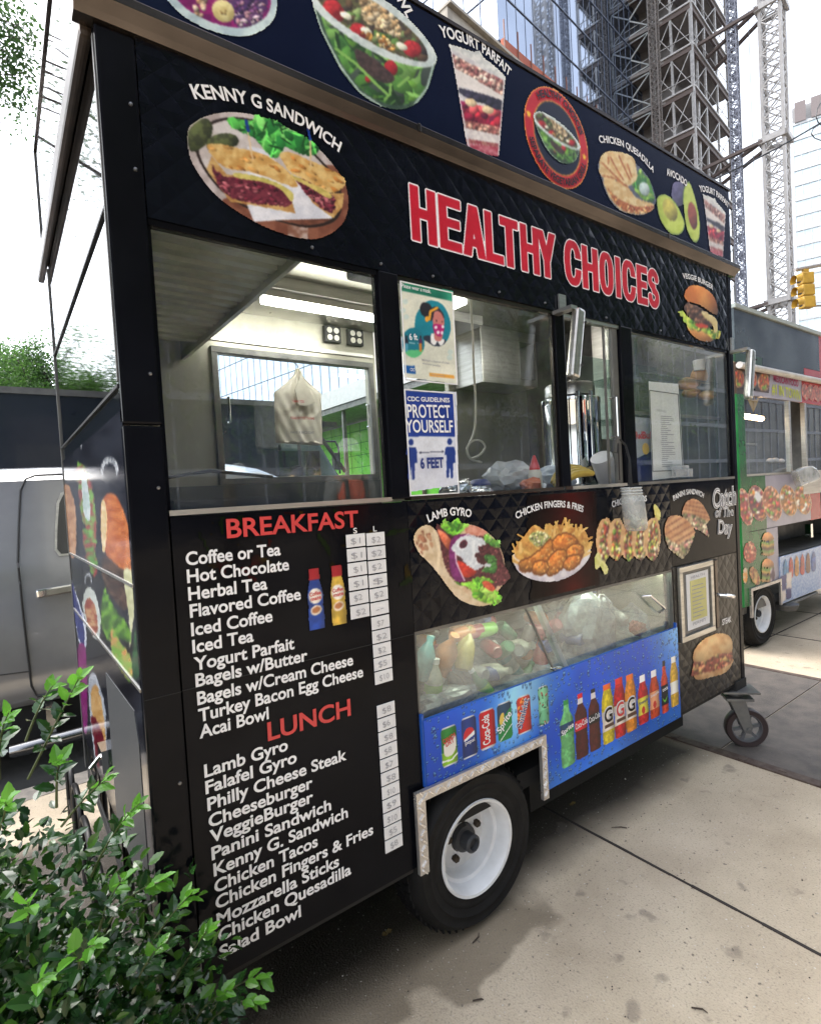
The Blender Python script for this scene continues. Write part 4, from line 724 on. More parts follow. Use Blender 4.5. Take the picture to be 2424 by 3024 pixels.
# HEALTHY CHOICES: red letters with a white and a thin dark outline
def big_title():
    a = in_mm(Art(ZN, (60, 60, 1670, 930), .0021, seed=77)); z0, z1 = 2520., 2708.; W = np.zeros_like(a.al); sw = 40.; X, Zm = a.A * 1e3, a.B * 1e3; h = z1 - z0
    for ch, ua, ub, v in (('H', 122, 273, 300), ('E', 294, 423, 360), ('A', 434, 566, 410), ('L', 570, 676, 450), ('T', 662, 768, 490), ('H', 784, 892, 540), ('Y', 884, 992, 560), ('C', 1046, 1145, 612), ('H', 1152, 1246, 655), ('O', 1256, 1338, 685), ('I', 1348, 1384, 705), ('C', 1392, 1472, 725), ('E', 1480, 1542, 745), ('S', 1546, 1612, 775)):
        x0, x1 = pt(ZN, ua, v)[0] * 1e3, pt(ZN, ub, v)[0] * 1e3; w = x1 - x0; s = min(sw, w) * (.95 if ua < 1000 else 1.); bar = lambda xa, xb, za, zb: (X > xa) & (X < xb) & (Zm > za) & (Zm < zb); cx = (x0 + x1) / 2; t = 33.
        sl = lambda xa, za, xb, zb: (Zm >= min(za, zb)) & (Zm <= max(za, zb)) & (np.abs(X - (xa + (xb - xa) * (Zm - za) / (zb - za))) < s * .54)
        se = lambda rx, rz: np.abs((X - cx) / rx) ** 2.5 + np.abs((Zm - (z0 + z1) / 2) / rz) ** 2.5 < 1
        if ch == 'H': m = bar(x0, x0 + s, z0, z1) | bar(x1 - s, x1, z0, z1) | bar(x0, x1, z0 + h * .43, z0 + h * .43 + t)
        elif ch == 'E': m = bar(x0, x0 + s, z0, z1) | bar(x0, x1, z0, z0 + t) | bar(x0, x1, z1 - t, z1) | bar(x0, x1 - .06 * w, z0 + h * .43, z0 + h * .43 + t * .95)
        elif ch == 'A': m = sl(x0 + s * .52, z0, cx - 2, z1) | sl(x1 - s * .52, z0, cx + 2, z1) | bar(x0 + w * .28, x1 - w * .28, z0 + h * .2, z0 + h * .2 + t * .9)
        elif ch == 'L': m = bar(x0, x0 + s, z0, z1) | bar(x0, x1, z0, z0 + t)
        elif ch == 'T': m = bar(cx - s / 2, cx + s / 2, z0, z1) | bar(x0, x1, z1 - t, z1)
        elif ch == 'Y': m = bar(cx - s / 2, cx + s / 2, z0, z0 + h * .45) | sl(cx, z0 + h * .36, x0 + s * .5, z1) | sl(cx, z0 + h * .36, x1 - s * .5, z1)
        elif ch == 'I': m = bar(cx - s / 2, cx + s / 2, z0, z1)
        elif ch in 'CO':
            m = se(w / 2, h / 2 + 3) & ~se(w / 2 - s, h / 2 - t + 3)
            if ch == 'C': m &= ~((X > cx) & (np.abs(Zm - (z0 + z1) / 2) < h * .13))
        else:
            hx, q = w / 2 - s / 2, h / 4; P = [(cx + hx, -(z1 - q * .95))]; P += [(cx + hx * math.cos(R_(k)), -(z1 - q - 2 + (q - t / 2 + 4) * math.sin(R_(k)))) for k in range(10, 275, 12)]; P += [(cx + hx * math.cos(R_(k)), -(z0 + q + 2 + (q - t / 2 + 4) * math.sin(R_(k)))) for k in range(85, -185, -12)]; m = a.line(P, (s + t) / 2)
        W |= m
    a.fill(a.dilate(W, 3.6), (232, 232, 236)); a.fill(W, (192, 28, 50), (180, 24, 44), 80); return a
big_title().build('lettering', M_print, hd)
ZB = (1100, 700, 1.571)
burger(ZB, lambda u, v: (1412 + u * 200, 195 + v * 255 + u * 62), .0055, ('y', 0.), (1400, 170, 1625, 530)).build('food_picture', M_print, hd)
arctext('VEGGIE BURGER', ZB, (1436, 192), (1505, 208), (1574, 246), (1436, 170))
# top sign box with its bronze trim
b = MB(); b.box(-.006, -.006, 2.895, 3.347, .03, 3.335); sg = part('sign_board', b, M_navy, bevel=.004)
b = MB(); b.box(-.017, .03, 2.93, .0, 1.60, 3.34); part('sign_return', b, M_end)
b = MB(); b.box(-.01, .03, 3.30, 3.34, 1.6, 3.33); b.box(3.325, .03, 2.96, 3.345, 1.6, 3.30); b.box(-.01, 1.58, 2.96, 3.34, 1.6, 3.30); part('sign_back', b, M_dsteel)
b = MB(); b.box(-.02, -.012, 3.336, 3.352, .03, 3.350); b.box(-.024, .03, 3.341, -.0, 1.61, 3.352); part('sign_edging', b, M_trim)
b = MB(); b.prism([(-.045, 2.868), (-.045, 2.892), (-.006, 2.897), (.03, 2.897), (.03, 2.835), (-.012, 2.835), (-.02, 2.850)], -.045, 3.375, 'x')
for x in (.955, 2.56): b.box(x, -.049, 2.866, x + .012, -.044, 2.894)
part('trim_rail', b, M_trim, bevel=.002)
b = MB(); b.box(-.030, .03, 2.815, .0, 1.84, 2.90); part('trim_rail', b, M_rail, bevel=.012)
acai().build('food_picture', M_print, sg, -.009)
salad(ZK, lambda u, v: (u, v), .0032).build('food_picture', M_print, sg, -.009)
parfait(ZY, lambda u, v: (u, v), .0036).build('food_picture', M_print, sg, -.009)
kx, kz = (548 - 210) / (1655 - 905), 420 / 760
# round badge: gold ring, red band, dark heart with the small salad
pl, pr, ptop, pb = q(ZH, (145, 350), (605, 640), (300, 121), (470, 887)); cx, cz = (pl[0] + pr[0]) / 2, (ptop[1] + pb[1]) / 2; rx, rz = (pr[0] - pl[0]) / 2, (ptop[1] - pb[1]) / 2
a = Art(ZH, (120, 90, 640, 920), .0044, seed=61); rr = np.sqrt(((a.A - cx) / rx) ** 2 + ((a.B - cz) / rz) ** 2)
a.fill(rr < 1, (226, 170, 60)); a.fill(rr < .97, (190, 36, 48), (180, 30, 42), 60); a.fill(rr < .735, (226, 170, 60)); a.fill(rr < .71, (22, 26, 48))
for sx in (-1, 1):
    e = np.zeros_like(rr, bool); X, Z = (a.A - cx - sx * rx * .85) / (rx * .085), (a.B - cz - (.04 if sx < 0 else -.02)) / (rx * .085); th = np.arctan2(X, Z); e = np.hypot(X, Z) < .42 + .58 * (np.abs(((th / (2 * math.pi) * 5) % 1) - .5) * 2) ** 1.6; a.fill(e, (240, 200, 60))
a.build('badge', M_print, sg, -.009)
salad(ZH, lambda u, v: (210 + (u - 905) * .447, 320 + (v + 120) * .44 + (u - 905) * .06), .0046, 15).build('food_picture', M_print, sg, -.012)
for body, a0, a1, inv in (('HEALTHY CHOICES', 132, 24, False), ('SEPARATE VEGETARIAN GRILL', 197, 343, True)):
    letters('lettering', body, ring((cx, cz), rx * (.79 if not inv else .92), rz * (.79 if not inv else .92), a0, a1, rx * .13, inv), M_maroon, sg, -.012, .035)
quesadilla().build('food_picture', M_print, sg, -.009); avocado().build('food_picture', M_print, sg, -.009)
parfait(ZH, lambda u, v: (1412 + (u - 780) * .345, 893 + (v - 385) * .462 + (u - 780) * .03), .006, 17).build('food_picture', M_print, sg, -.009)
arctext('YOGURT PARFAIT', ZY, (716, 328), (1035, 445), (1290, 664), (680, 232), par=sg, y=-.010)
arctext('SALAD BOWL', ZK, (900, -290), (1290, -110), (1480, 118), (900, -370), par=sg, y=-.010)
arctext('CHICKEN QUESADILLA', ZH, (684, 540), (890, 590), (1062, 752), (668, 492), par=sg, y=-.010, bold=.022)
arctext('AVOCADO', ZH, (1160, 768), (1232, 800), (1300, 850), (1152, 718), par=sg, y=-.010)
arctext('YOGURT PARFAIT', ZH, (1394, 884), (1500, 912), (1594, 1000), (1384, 842), par=sg, y=-.010)
# window band: posts, frames, panes, sliding sash
b = MB(); b.box(.790, -.004, 1.632, .866, .035, 2.388); part('window_post', b, M_black, bevel=.004)
b = MB(); b.box(2.160, -.004, 1.632, 2.255, .035, 2.388); part('window_post', b, M_black, bevel=.004)
b = MB(); b.box(1.686, .0, 1.64, 1.745, .035, 2.388); part('window_post', b, M_black, bevel=.003)
for x0, x1, m, m2 in ((.090, .788, M_steel, M_black), (.868, 1.684, M_trim, M_trim), (2.258, 3.286, M_dsteel, M_black)):
    b = MB(); b.box(x0, .006, 2.374, x1, .032, 2.3885); b.box(x0, .012, 1.6402, x0 + .008, .03, 2.3738); b.box(x1 - .008, .012, 1.6402, x1, .03, 2.3738); wf = part('window_frame', b, m2)
    b = MB(); b.box(x0, -.006, 1.626, x1, .034, 1.640); b.build('sill', m, wf)
    b = MB(); b.box(x0 + .0082, .013, 1.6404, x1 - .0082, .018, 2.3736); b.build('pane', M_glass, wf)
b = MB(); b.box(1.746, -.006, 1.626, 2.159, .034, 1.640); b.box(1.746, .004, 2.374, 2.159, .032, 2.3885); wf = part('window_frame', b, M_steel)
b = MB(); b.box(2.050, .014, 1.641, 2.058, .024, 2.373); b.box(2.108, .010, 1.641, 2.150, .026, 2.373); sash = part('sliding_sash', b, M_dsteel)
b = MB(); b.box(2.058, .017, 1.641, 2.108, .021, 2.373); b.build('pane', M_glass, sash)
b = MB(); b.tube([(2.07, .01, 1.86), (2.07, -.025, 1.86), (2.07, -.025, 2.04), (2.07, .01, 2.04)], .006); b.build('handle', M_chrome, sash, smooth=True)
# two folded support arms of stainless channel on brackets
for x, z in ((1.684, 2.225), (3.305, 2.23)):
    b = MB(); b.box(x + .02 if x < 3 else x - .01, -.012, z + .16, x + .065 if x < 3 else x + .02, -.004, z + .235); b.box(x - .02, -.10, z + .142, x + .02, -.004, z + .157); br = part('support_arm', b, M_steel)
    p0, p1 = (x + .03, -.10, z + .143), (x - .03, -.10, z - .143)
    b = MB(); b.obox(p0, p1, .048, .04, (0, 1, 0)); b.build('channel', M_steel, br, bevel=.012)
    b = MB()
    for k in (.2, .82): c = Vector(p0).lerp(Vector(p1), k); b.lathe([(.0, -.026), (.006, -.026), (.006, -.02)], (c.x + .022, c.y, c.z), 'y', 10)
    b.build('bolts', M_dark, br)
# menu panel
b = MB(); b.box(.092, .0, .366, .852, .03, 1.622); mp_ = part('menu_panel', b, M_black)
b = MB(); b.box(.092, -.0022, 1.1655, .852, .0, 1.1675); b.box(.0, -.0062, 1.165, .088, -.004, 1.1668); b.build('seam', M_under, mp_)
menu_art().build('pepper_print', attr_mat('dark print', .12, .09), mp_, -.003)
Z6 = (500, 1450, 1.437)
LINES = [('Coffee or Tea', .123, .385, 1.494), ('Hot Chocolate', .123, .408, 1.4475), ('Herbal Tea', .123, .338, 1.401), ('Flavored Coffee', .124, .439, 1.355), ('Iced Coffee', .124, .347, 1.306), ('Iced Tea', .124, .288, 1.260), ('Yogurt Parfait', .126, .409, 1.213), ('Bagels w/Butter', .126, .448, 1.169), ('Bagels w/Cream Cheese', .127, .603, 1.120), ('Turkey Bacon Egg Cheese', .127, .637, 1.074), ('Acai Bowl', .127, .317, 1.030), ('Lamb Gyro', .132, .368, .922), ('Falafel Gyro', .132, .393, .877), ('Philly Cheese Steak', .134, .557, .830), ('Cheeseburger', .134, .438, .784), ('VeggieBurger', .135, .437, .741), ('Panini Sandwich', .136, .495, .694), ('Kenny G. Sandwich', .138, .551, .648), ('Chicken Tacos', .137, .443, .602), ('Chicken Fingers & Fries', .137, .639, .557), ('Mozzarella Sticks', .137, .510, .510), ('Chicken Quesadilla', .138, .550, .466), ('Salad Bowl', .138, .375, .418)]
for t_, x0, x1, z in LINES: letters('lettering', t_, base((x0, z), (x1, z - .002), .0335), M_white, mp_, -.004, .024)
letters('lettering', 'BREAKFAST', base((.235, 1.556), (.652, 1.553), .05), M_redd, mp_, -.006, .02); letters('lettering', 'LUNCH', base((.313, .965), (.583, .962), .051), M_redd, mp_, -.004, .02)
for t_, u in (('S', 778), ('L', 862)): p = pt(Z6, u, 180 - (u - 778) * .1); letters('lettering', t_, base(p, p + (.013, 0), .017), M_white, mp_, -.006, .012)
b0 = MB(); random.seed(3); k = 0
def sticker(x0, z1, txt, w_=.069, h_=.0405):
    b = MB(); b.box(x0, -.0055, z1 - h_, x0 + w_, -.003, z1); s = b.build('price_sticker', M_paper, mp_)
    letters('lettering', txt, base((x0 + .012 + random.uniform(0, .008), z1 - h_ + .009), (x0 + .045 + random.uniform(0, .01), z1 - h_ + .010 + random.uniform(-.003, .003)), .019), M_inkgrey, mp_, -.0075, -.008)
for i in range(6):
    sticker(.606, 1.530 - i * .0456, ('$1', '$1', '$1', '$1', '$2', '$2')[i]); sticker(.681, 1.528 - i * .0456, ('$2', '$2', '$2', '$', '$2', '--')[i])
for i, t_ in enumerate(('$7', '$2', '$2', '$5', '$10')): sticker(.681, 1.2535 - i * .0450, t_)
for i, t_ in enumerate(('$8', '$6', '$8', '$8', '$7', '$8', '$10', '$9', '$10', '$5', '$8')): sticker(.682, .963 - i * .0452, t_)
for x0, x1, body, lid in ((.460, .516, (30, 70, 160), (150, 24, 36)), (.538, .593, (214, 176, 70), (150, 24, 36))):
    a = in_mm(Art(Z6, (560, 290, 780, 600), .0022, seed=int(x0 * 100))); X0, X1, T, B = x0 * 1e3, x1 * 1e3, -1440, -1253; w_ = X1 - X0; c_ = (X0 + X1) / 2
    m = a.poly([(c_ - 17, T + 35), (c_ + 17, T + 35), (c_ + 22, T + 55), (X1, T + 85), (X1 - 3, T + 115), (X1, T + 150), (X1 - 2, B), (X0 + 2, B), (X0, T + 150), (X0 + 3, T + 115), (X0, T + 85), (c_ - 22, T + 55)], False); a.fill(m, body, tuple(v * .8 for v in body), 20)
    l = a.poly([(c_ - 18, T), (c_ + 18, T), (c_ + 19, T + 36), (c_ - 19, T + 36)], False); a.fill(l, lid)
    a.fill(a.ell(c_, T + 85, w_ * .4, 24, -15) & m, (226, 216, 206)); a.fill(a.ell(c_, T + 128, w_ * .34, 15, -12) & m, (222, 206, 190)); a.fill(a.ell(c_, T + 127, w_ * .26, 9, -12) & m, (170, 110, 70)); a.shade(a.al, (1.12 - 1.0 * np.abs((a.U - X0) / w_ - .42) ** 1.7)[a.al][:, None])
    a.build('creamer_picture', M_print, mp_)
    for i, t_ in enumerate(('Coffee', 'mate')): letters('lettering', t_, base((c_ / 1e3 - .019 + i * .003, 1.356 - i * .014), (c_ / 1e3 + .018, 1.359 - i * .014), .011), M_redd, mp_, -.006, .02)
# middle panel above the cooler
b = MB(); b.box(.854, .0, 1.172, 2.548, .03, 1.6245); md = part('middle_panel', b, M_quilt)
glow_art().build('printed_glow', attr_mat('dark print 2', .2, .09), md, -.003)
for A_ in (gyro(), fingers(), tacos()): A_.build('food_picture', M_print, md, -.006)
ar = lambda body, z, a_, c_, e_, t_, par, **k: arctext(body, z, a_, c_, e_, t_, par=par, y=-.007, **k)
ar('LAMB GYRO', ZG, (296, 180), (475, 122), (650, 138), (276, 118), md); ar('CHICKEN FINGERS & FRIES', ZG, (1040, 152), (1340, 52), (1602, 94), (1028, 98), md, bold=.024); ar('CHICKEN TACOS', ZT, (332, 316), (490, 268), (655, 256), (326, 262), md, bold=.024)
# right end panels
b = MB(); b.box(2.551, .0, 1.186, 3.286, .03, 1.6245); rp = part('corner_panel', b, M_black)
panini().build('food_picture', M_print, rp); ar('PANINI SANDWICH', ZT, (912, 254), (1060, 190), (1190, 226), (906, 206), rp, bold=.022)
for t_, p0, p1, top in (('Catch', (1285, 320), (1500, 280), (1290, 150)), ('of The', (1305, 405), (1475, 395), (1305, 320)), ('Day', (1335, 560), (1462, 560), (1335, 440))):
    P0, P1, Tp = q(ZT, p0, p1, top); h = Tp[1] - P0[1]; sl_ = lambda u, v, P0=P0, P1=P1, h=h: (P0[0] + (P1[0] - P0[0]) * u + v * .012, P0[1] + (P1[1] - P0[1]) * u + v * h)
    letters('lettering', t_, sl_, M_white, rp, -.004, .05); letters('lettering', t_, sl_, M_black, rp, -.0055, .012); letters('lettering', t_, sl_, M_white, rp, -.007, -.012)
b = MB(); b.box(2.551, .0, .40, 3.286, .03, 1.182); lp = part('corner_panel', b, M_bronze)
steak().build('food_picture', M_print, lp); ar('STEAK', ZT, (1372, 1426), (1412, 1408), (1452, 1394), (1368, 1376), lp)
b = MB(); x0, x1, z0, z1 = 2.584, 2.952, .775, 1.178
for bx in ((x0, z0, x1, z0 + .03), (x0, z1 - .03, x1, z1), (x0, z0 + .03, x0 + .03, z1 - .03), (x1 - .03, z0 + .03, x1, z1 - .03)): b.box(bx[0], -.02, bx[1], bx[2], -.001, bx[3])
dr = part('hatch_door', b, M_steel, bevel=.003)
b = MB(); b.box(x0 + .03, -.006, z0 + .03, x1 - .03, -.002, z1 - .03); b.build('door_sheet', M_dsteel, dr)
b = MB(); b.box(2.665, -.010, .825, 2.905, -.007, 1.128); b.build('notice', M_paper, dr)
b = MB(); b.box(2.70, -.013, .872, 2.872, -.0105, 1.09); b.build('notice', M_yellowp, dr)
for i in range(9): b = MB(); b.box(2.715, -.0152, .89 + i * .021, 2.80 + .06 * ((i * 37) % 10) / 10, -.0135, .8935 + i * .021); b.build('lettering', M_inkgrey, dr)
letters('lettering', 'PERMIT', base((2.715, .845), (2.86, .847), .016), M_inkgrey, dr, -.012); letters('lettering', 'HEALTH', base((2.71, 1.10), (2.86, 1.102), .014), M_inkgrey, dr, -.012)
b = MB(); b.box(2.958, -.024, .785, 2.992, -.001, 1.175); b.build('jamb', M_trim, dr, bevel=.004)
b = MB(); b.tube([(3.01, -.002, .965), (3.02, -.05, .965), (3.10, -.055, .95), (3.13, -.045, .945)], [.012, .012, .011, .009]); b.lathe([(.02, -.008), (.02, -.001)], (3.01, 0, .965), 'y', 16); b.build('handle', M_chrome, dr, smooth=True)
# drinks cooler: recess, sliding misted glass, blue printed flap
b = MB(); b.box(.862, .60, .66, 2.54, .62, 1.165); b.box(.856, .05, .66, .862, .60, 1.165); b.box(2.54, .05, .66, 2.546, .60, 1.165); b.box(.862, .05, .655, 2.54, .60, .66); b.box(.862, .05, 1.150, 2.54, .60, 1.168); cb = part('cooler_box', b, pm('cooler lining', (.42, .42, .34), .35, .5, c2=(.32, .32, .26), scale=4))
b = MB(); b.tube([(.92, .10, 1.138), (2.50, .10, 1.138)], .009); b.build('light_tube', M_lampc, cb)
b = MB(); b.box(.856, .003, 1.160, 2.545, .03, 1.1715); b.box(.8545, .003, .86, .862, .03, 1.160); b.box(2.54, .003, .86, 2.546, .03, 1.160); cf = part('cooler_frame', b, M_dsteel)
for sgn, (xa, xb, xc, xd) in enumerate(((.863, 1.425, 1.585, .863), (1.43, 2.539, 2.539, 1.59))):
    b = MB(); b.prism([(xa, 1.159), (xb, 1.159), (xc, .858), (xd, .858)], .012 + .006 * sgn, .016 + .006 * sgn); pn = part('cooler_door', b, M_cglass)
    b = MB()
    if sgn == 0: b.obox((1.425, .012, 1.159), (1.584, .012, .86), .006, .008); b.build('edge', M_dsteel, pn); b = MB(); b.tube([(1.56, .01, .875), (1.565, -.015, .885), (1.59, -.018, .878)], .005)
    else: b.obox((1.50, .020, 1.159), (1.66, .020, .86), .05, .001); b.build('edge', M_film, pn); b = MB(); b.tube([(2.28, .016, 1.07), (2.30, -.015, 1.075), (2.42, -.02, .99), (2.42, .012, .965)], .006)
    b.build('handle', M_chrome, pn, smooth=True)
b = MB(); b.prism([(.853, .886), (.853, .632), (1.464, .632), (1.464, .392), (2.543, .392), (2.543, .893), (2.537, .893), (2.537, .868)][:4] + [(2.543, .394), (2.543, .893), (2.534, .893), (2.534, .869), (.862, .865), (.862, .886)], -.014, .0); bf = part('cooler_flap', b, pm('blue panel edge', (.02, .10, .45), .25), bevel=.0)
A_, BX = blue_panel(); A_.build('drinks_picture', M_print, bf, -.017, soft=False)
def lab(k, body, m, f0, f1, cap, rot=False, y=-.019, bold=.01):
    x0, x1, zt, zb = BX[k]; g = lambda f: (x0 + (x1 - x0) * f[0], zb + (zt - zb) * f[1]); letters('lettering', body, base(g(f0), g(f1), cap), m, bf, y, bold)
lab('cd', 'CANADA', M_redd, (.12, .60), (.92, .68), .017, bold=.02); lab('cd', 'DRY', M_redd, (.28, .51), (.80, .56), .017, bold=.02); lab('pepsi', 'pepsi', M_paper, (.2, .35), (.82, .37), .014); lab('coke', 'Coca-Cola', M_white, (.62, .13), (.60, .88), .036, bold=.02); lab('sprite', 'Sprite', M_white, (.1, .22), (.98, .62), .028, bold=.02); lab('sunkist', 'Sunkist', M_white, (.25, .16), (.9, .86), .034, bold=.05); lab('sunkist', 'Sunkist', M_blue, (.25, .16), (.9, .86), .034, y=-.021, bold=.0)
lab('b_sprite', 'Sprite', M_white, (.12, .50), (.95, .57), .02, bold=.02); lab('b_coke', 'Coca-Cola', M_white, (.05, .48), (.97, .51), .025); lab('b_zero', 'Coca-Cola', M_white, (.05, .48), (.97, .51), .025)
for k in ('g1', 'g2', 'g3'): lab(k, 'G', M_white, (.2, .36), (.8, .37), .062, bold=.08); lab(k, 'G', M_redd if k == 'g2' else M_trim, (.2, .36), (.8, .37), .062, y=-.021, bold=.02)
lab('t1', 'tea', M_paper, (.15, .42), (.9, .44), .02); lab('s1', 'Snapple', M_blue, (.1, .42), (.92, .45), .013); lab('s2', 'Snapple', M_paper, (.1, .46), (.92, .49), .013)
# aluminium tread edging of the wheel arch, with its raised bars
b = MB(); T0 = -.03
b.prism([(.800, .635), (1.466, .635), (1.466, .372), (1.434, .372), (1.434, .600), (.838, .600), (.838, .352), (.800, .352)], T0, -.0145)
part('arch_edging', b, M_alu); ae = [o for o in cart.children if o.name.startswith('arch_edging')][0]; b = MB(); T0 -= .002
for i in range(44):
    s_, t_ = i % 2, i / 44 * 1.19
    if t_ < .28: c_ = (.819, .36 + t_)
    elif t_ < .90: c_ = (.82 + (t_ - .28) * 1.0, .6175)
    else: c_ = (1.45, .60 - (t_ - .90) * .78)
    d_ = .011; an = R_(45 if s_ else -45); b.obox((c_[0] - d_ * math.cos(an), T0, c_[1] - d_ * math.sin(an)), (c_[0] + d_ * math.cos(an), T0, c_[1] + d_ * math.sin(an)), .0055, .006, (0, 1, 0))
b.build('tread_pattern', pm('worn tread bars', (.85, .83, .8), .25, .8), ae)
b = MB(); b.box(.80, .26, .34, 1.60, .28, .64); b.box(.80, .005, .636, 1.50, .28, .655); b.box(.795, .03, .34, .80, .26, .636); b.box(1.60, .03, .34, 1.605, .26, .636); part('wheel_housing', b, M_under)
b = MB(); b.box(.0, .012, .345, .80, .03, .366); b.box(1.47, .012, .375, 3.3, .03, .398); b.box(.0, .03, .35, .03, 1.6, .40); part('chassis_rail', b, M_under)
# road wheel and swivel caster
wc = (1.098, .0, .305)
b = MB(); b.lathe([(.172, .012), (.195, .006), (.205, .003), (.212, .006), (.228, .001), (.236, -.003), (.242, .001), (.262, .0), (.270, -.003), (.278, .004), (.285, .012), (.300, .035), (.303, .09), (.300, .145), (.285, .168), (.25, .18), (.20, .175), (.172, .165)], wc, 'y', 56, cap=False)
for k in range(56):
    q_ = 2 * math.pi * k / 56
    for r_, y_ in ((.304, .06), (.304, .12)): b.obox((wc[0] + r_ * math.cos(q_), y_ - .02, wc[2] + r_ * math.sin(q_)), (wc[0] + r_ * math.cos(q_ + .03), y_ + .02, wc[2] + r_ * math.sin(q_ + .03)), .006, .02)
wh = part('wheel', b, M_tyre, smooth=True)
b = MB(); b.lathe([(.178, .008), (.176, .002), (.166, .004), (.160, .016), (.152, .04), (.150, .06), (.138, .066), (.134, .078), (.132, .10), (.12, .112), (.09, .108), (.072, .098), (.055, .098), (.055, .112)], wc, 'y', 56, cap=False); b.build('rim', M_rim, wh, smooth=True)
b = MB(); b.lathe([(.052, .10), (.05, .078), (.034, .074), (.034, .035), (.026, .028), (.022, .03), (.018, .045), (.0, .045)], wc, 'y', 24, cap=False); b.build('hub', pm('dusty hub', (.03, .032, .036), .5), wh, smooth=True)
b = MB()
for k in range(5): q_ = R_(20 + 72 * k); b.lathe([(.014, .10), (.014, .082), (.010, .078), (.0, .078)], (wc[0] + .078 * math.cos(q_), 0, wc[2] + .078 * math.sin(q_)), 'y', 6)
b.build('lug_nuts', pm('rusty nuts', (.05, .035, .022), .6, .4), wh)
cc_ = (3.30, .02, .118)
b = MB(); b.lathe([(.112, -.028), (.118, -.02), (.118, .02), (.112, .028), (.086, .026), (.086, -.026), (.112, -.028)], cc_, 'y', 40, cap=False); cw = part('caster', b, pm('caster tread', (.03, .018, .018), .45), smooth=True)
b = MB(); b.lathe([(.09, -.022), (.082, -.024), (.076, -.012), (.076, .012), (.082, .024), (.09, .022)], cc_, 'y', 40, cap=False); b.lathe([(.0, -.03), (.026, -.03), (.03, .0), (.026, .03), (.0, .03)], cc_, 'y', 20)
for k in range(6): q_ = R_(60 * k + 12); b.obox((cc_[0] + .02 * math.cos(q_), cc_[1], cc_[2] + .02 * math.sin(q_)), (cc_[0] + .08 * math.cos(q_), cc_[1], cc_[2] + .08 * math.sin(q_)), .016, .02, (0, 1, 0))
b.build('spoke_wheel', pm('grey caster core', (.10, .10, .105), .5), cw)
b = MB()
for y_ in (-.045, .037): b.prism([(3.20, .30), (3.29, .30), (3.325, .13), (3.315, .095), (3.285, .095), (3.272, .12)], cc_[1] + y_, cc_[1] + y_ + .008)
b.box(3.18, -.045, .296, 3.33, .085, .312); b.box(3.16, -.06, .345, 3.36, .10, .357); b.lathe([(.04, .312), (.05, .33), (.04, .345)], (3.245, .02, 0), 'z', 20); b.lathe([(.0, -.056), (.012, -.056), (.012, -.045)], cc_, 'y', 8); b.build('fork', M_dsteel, cw, bevel=.002)
Rz = Matrix.Translation((3.25, .02, 0)) @ Matrix.Rotation(R_(-48), 4, 'Z') @ Matrix.Translation((-3.25, -.02, 0))
for o in [cw] + list(cw.children): o.data.transform(Rz)
b = MB(); b.box(3.20, -.01, .357, 3.33, .10, .41); b.build('mount', M_under, cw)
# inside fittings
b = MB(); b.box(.87, .05, 1.575, 3.28, .50, 1.605); b.box(.87, .50, .5, 3.28, .52, 1.60); part('counter', b, M_steel)
b = MB(); b.box(.06, .05, 1.52, .76, .55, 1.585); b.box(.17, .10, 1.585, .60, .50, 1.635); part('griddle', b, M_dsteel, bevel=.004)
b = MB(); b.box(.12, .07, 1.64, .45, .11, 1.665); b.tube([(.14, .3, 1.64), (.16, .3, 1.74), (.30, .32, 1.76), (.52, .34, 1.735)], .006); part('griddle_rack', b, M_dark)
n_ = 15; y0, y1 = .14, 1.34
b = MB(); pr_ = []
for i in range(n_):
    t0 = y0 + (y1 - y0) * i / n_; w_ = (y1 - y0) / n_; pr_ += [(t0, 2.452), (t0 + w_ * .50, 2.452), (t0 + w_ * .58, 2.515), (t0 + w_ * .92, 2.515)]
b.prism(pr_ + [(y1, 2.53), (y0, 2.53)], .04, .57, 'x'); part('hood_filter', b, pm('greasy hood filter', (.50, .51, .46), .34, .5, c2=(.36, .37, .32), scale=6))
b = MB(); b.box(.572, .06, 2.43, .590, 1.59, 2.56); b.box(.03, .06, 2.53, .57, 1.59, 2.56); part('hood_rim', b, M_steel)
b = MB(); b.tube([(.885, 1.2, 2.677), (1.66, 1.2, 2.677)], .020); lf = part('strip_light', b, M_lamp, smooth=True)
b = MB(); b.box(.86, 1.18, 2.70, 1.69, 1.23, 2.735); b.build('housing', M_cream, lf)
b = MB(); b.box(.60, 1.17, 2.736, 2.4, 1.598, 2.75); b.box(.60, 1.15, 2.736, 2.4, 1.168, 2.798); part('soffit', b, M_steel)
for x in (1.02, 1.32): b = MB(); b.box(x, .34, 2.792, x + .10, .40, 2.799); part('ceiling_vent', b, M_dark)
b = MB(); b.box(1.22, .80, 2.74, 1.42, .92, 2.799); part('ceiling_fan', b, M_under, bevel=.02)
b = MB(); b.box(2.02, .98, 2.780, 2.10, 1.34, 2.798); part('strip_light', b, M_lamp)
b = MB(); b.tube([(2.3, .30, 2.76), (3.2, .30, 2.76)], .016); part('strip_light', b, M_lamp, smooth=True)  # unseen tube, added to brighten the display in the right window
for x0 in (1.44, 1.608):
    b = MB(); b.box(x0, 1.565, 2.625, x0 + .113, 1.598, 2.73); ob_ = part('outlet_box', b, M_dark, bevel=.006)
    b = MB()
    for dx in (.032, .08):
        for dz in (.03, .075): b.lathe([(.0, -.004), (.018, -.003), (.018, 0)], (x0 + dx, 1.565, 2.625 + dz), 'y', 14)
    b.build('sockets', M_cream, ob_)
b = MB(); b.box(2.52, 1.30, 2.40, 3.10, 1.595, 2.80); wcab = part('wall_cabinet', b, M_steel, bevel=.006)
b = MB(); b.box(2.9, 1.288, 2.45, 3.06, 1.299, 2.72); b.build('door', M_mirror, wcab)
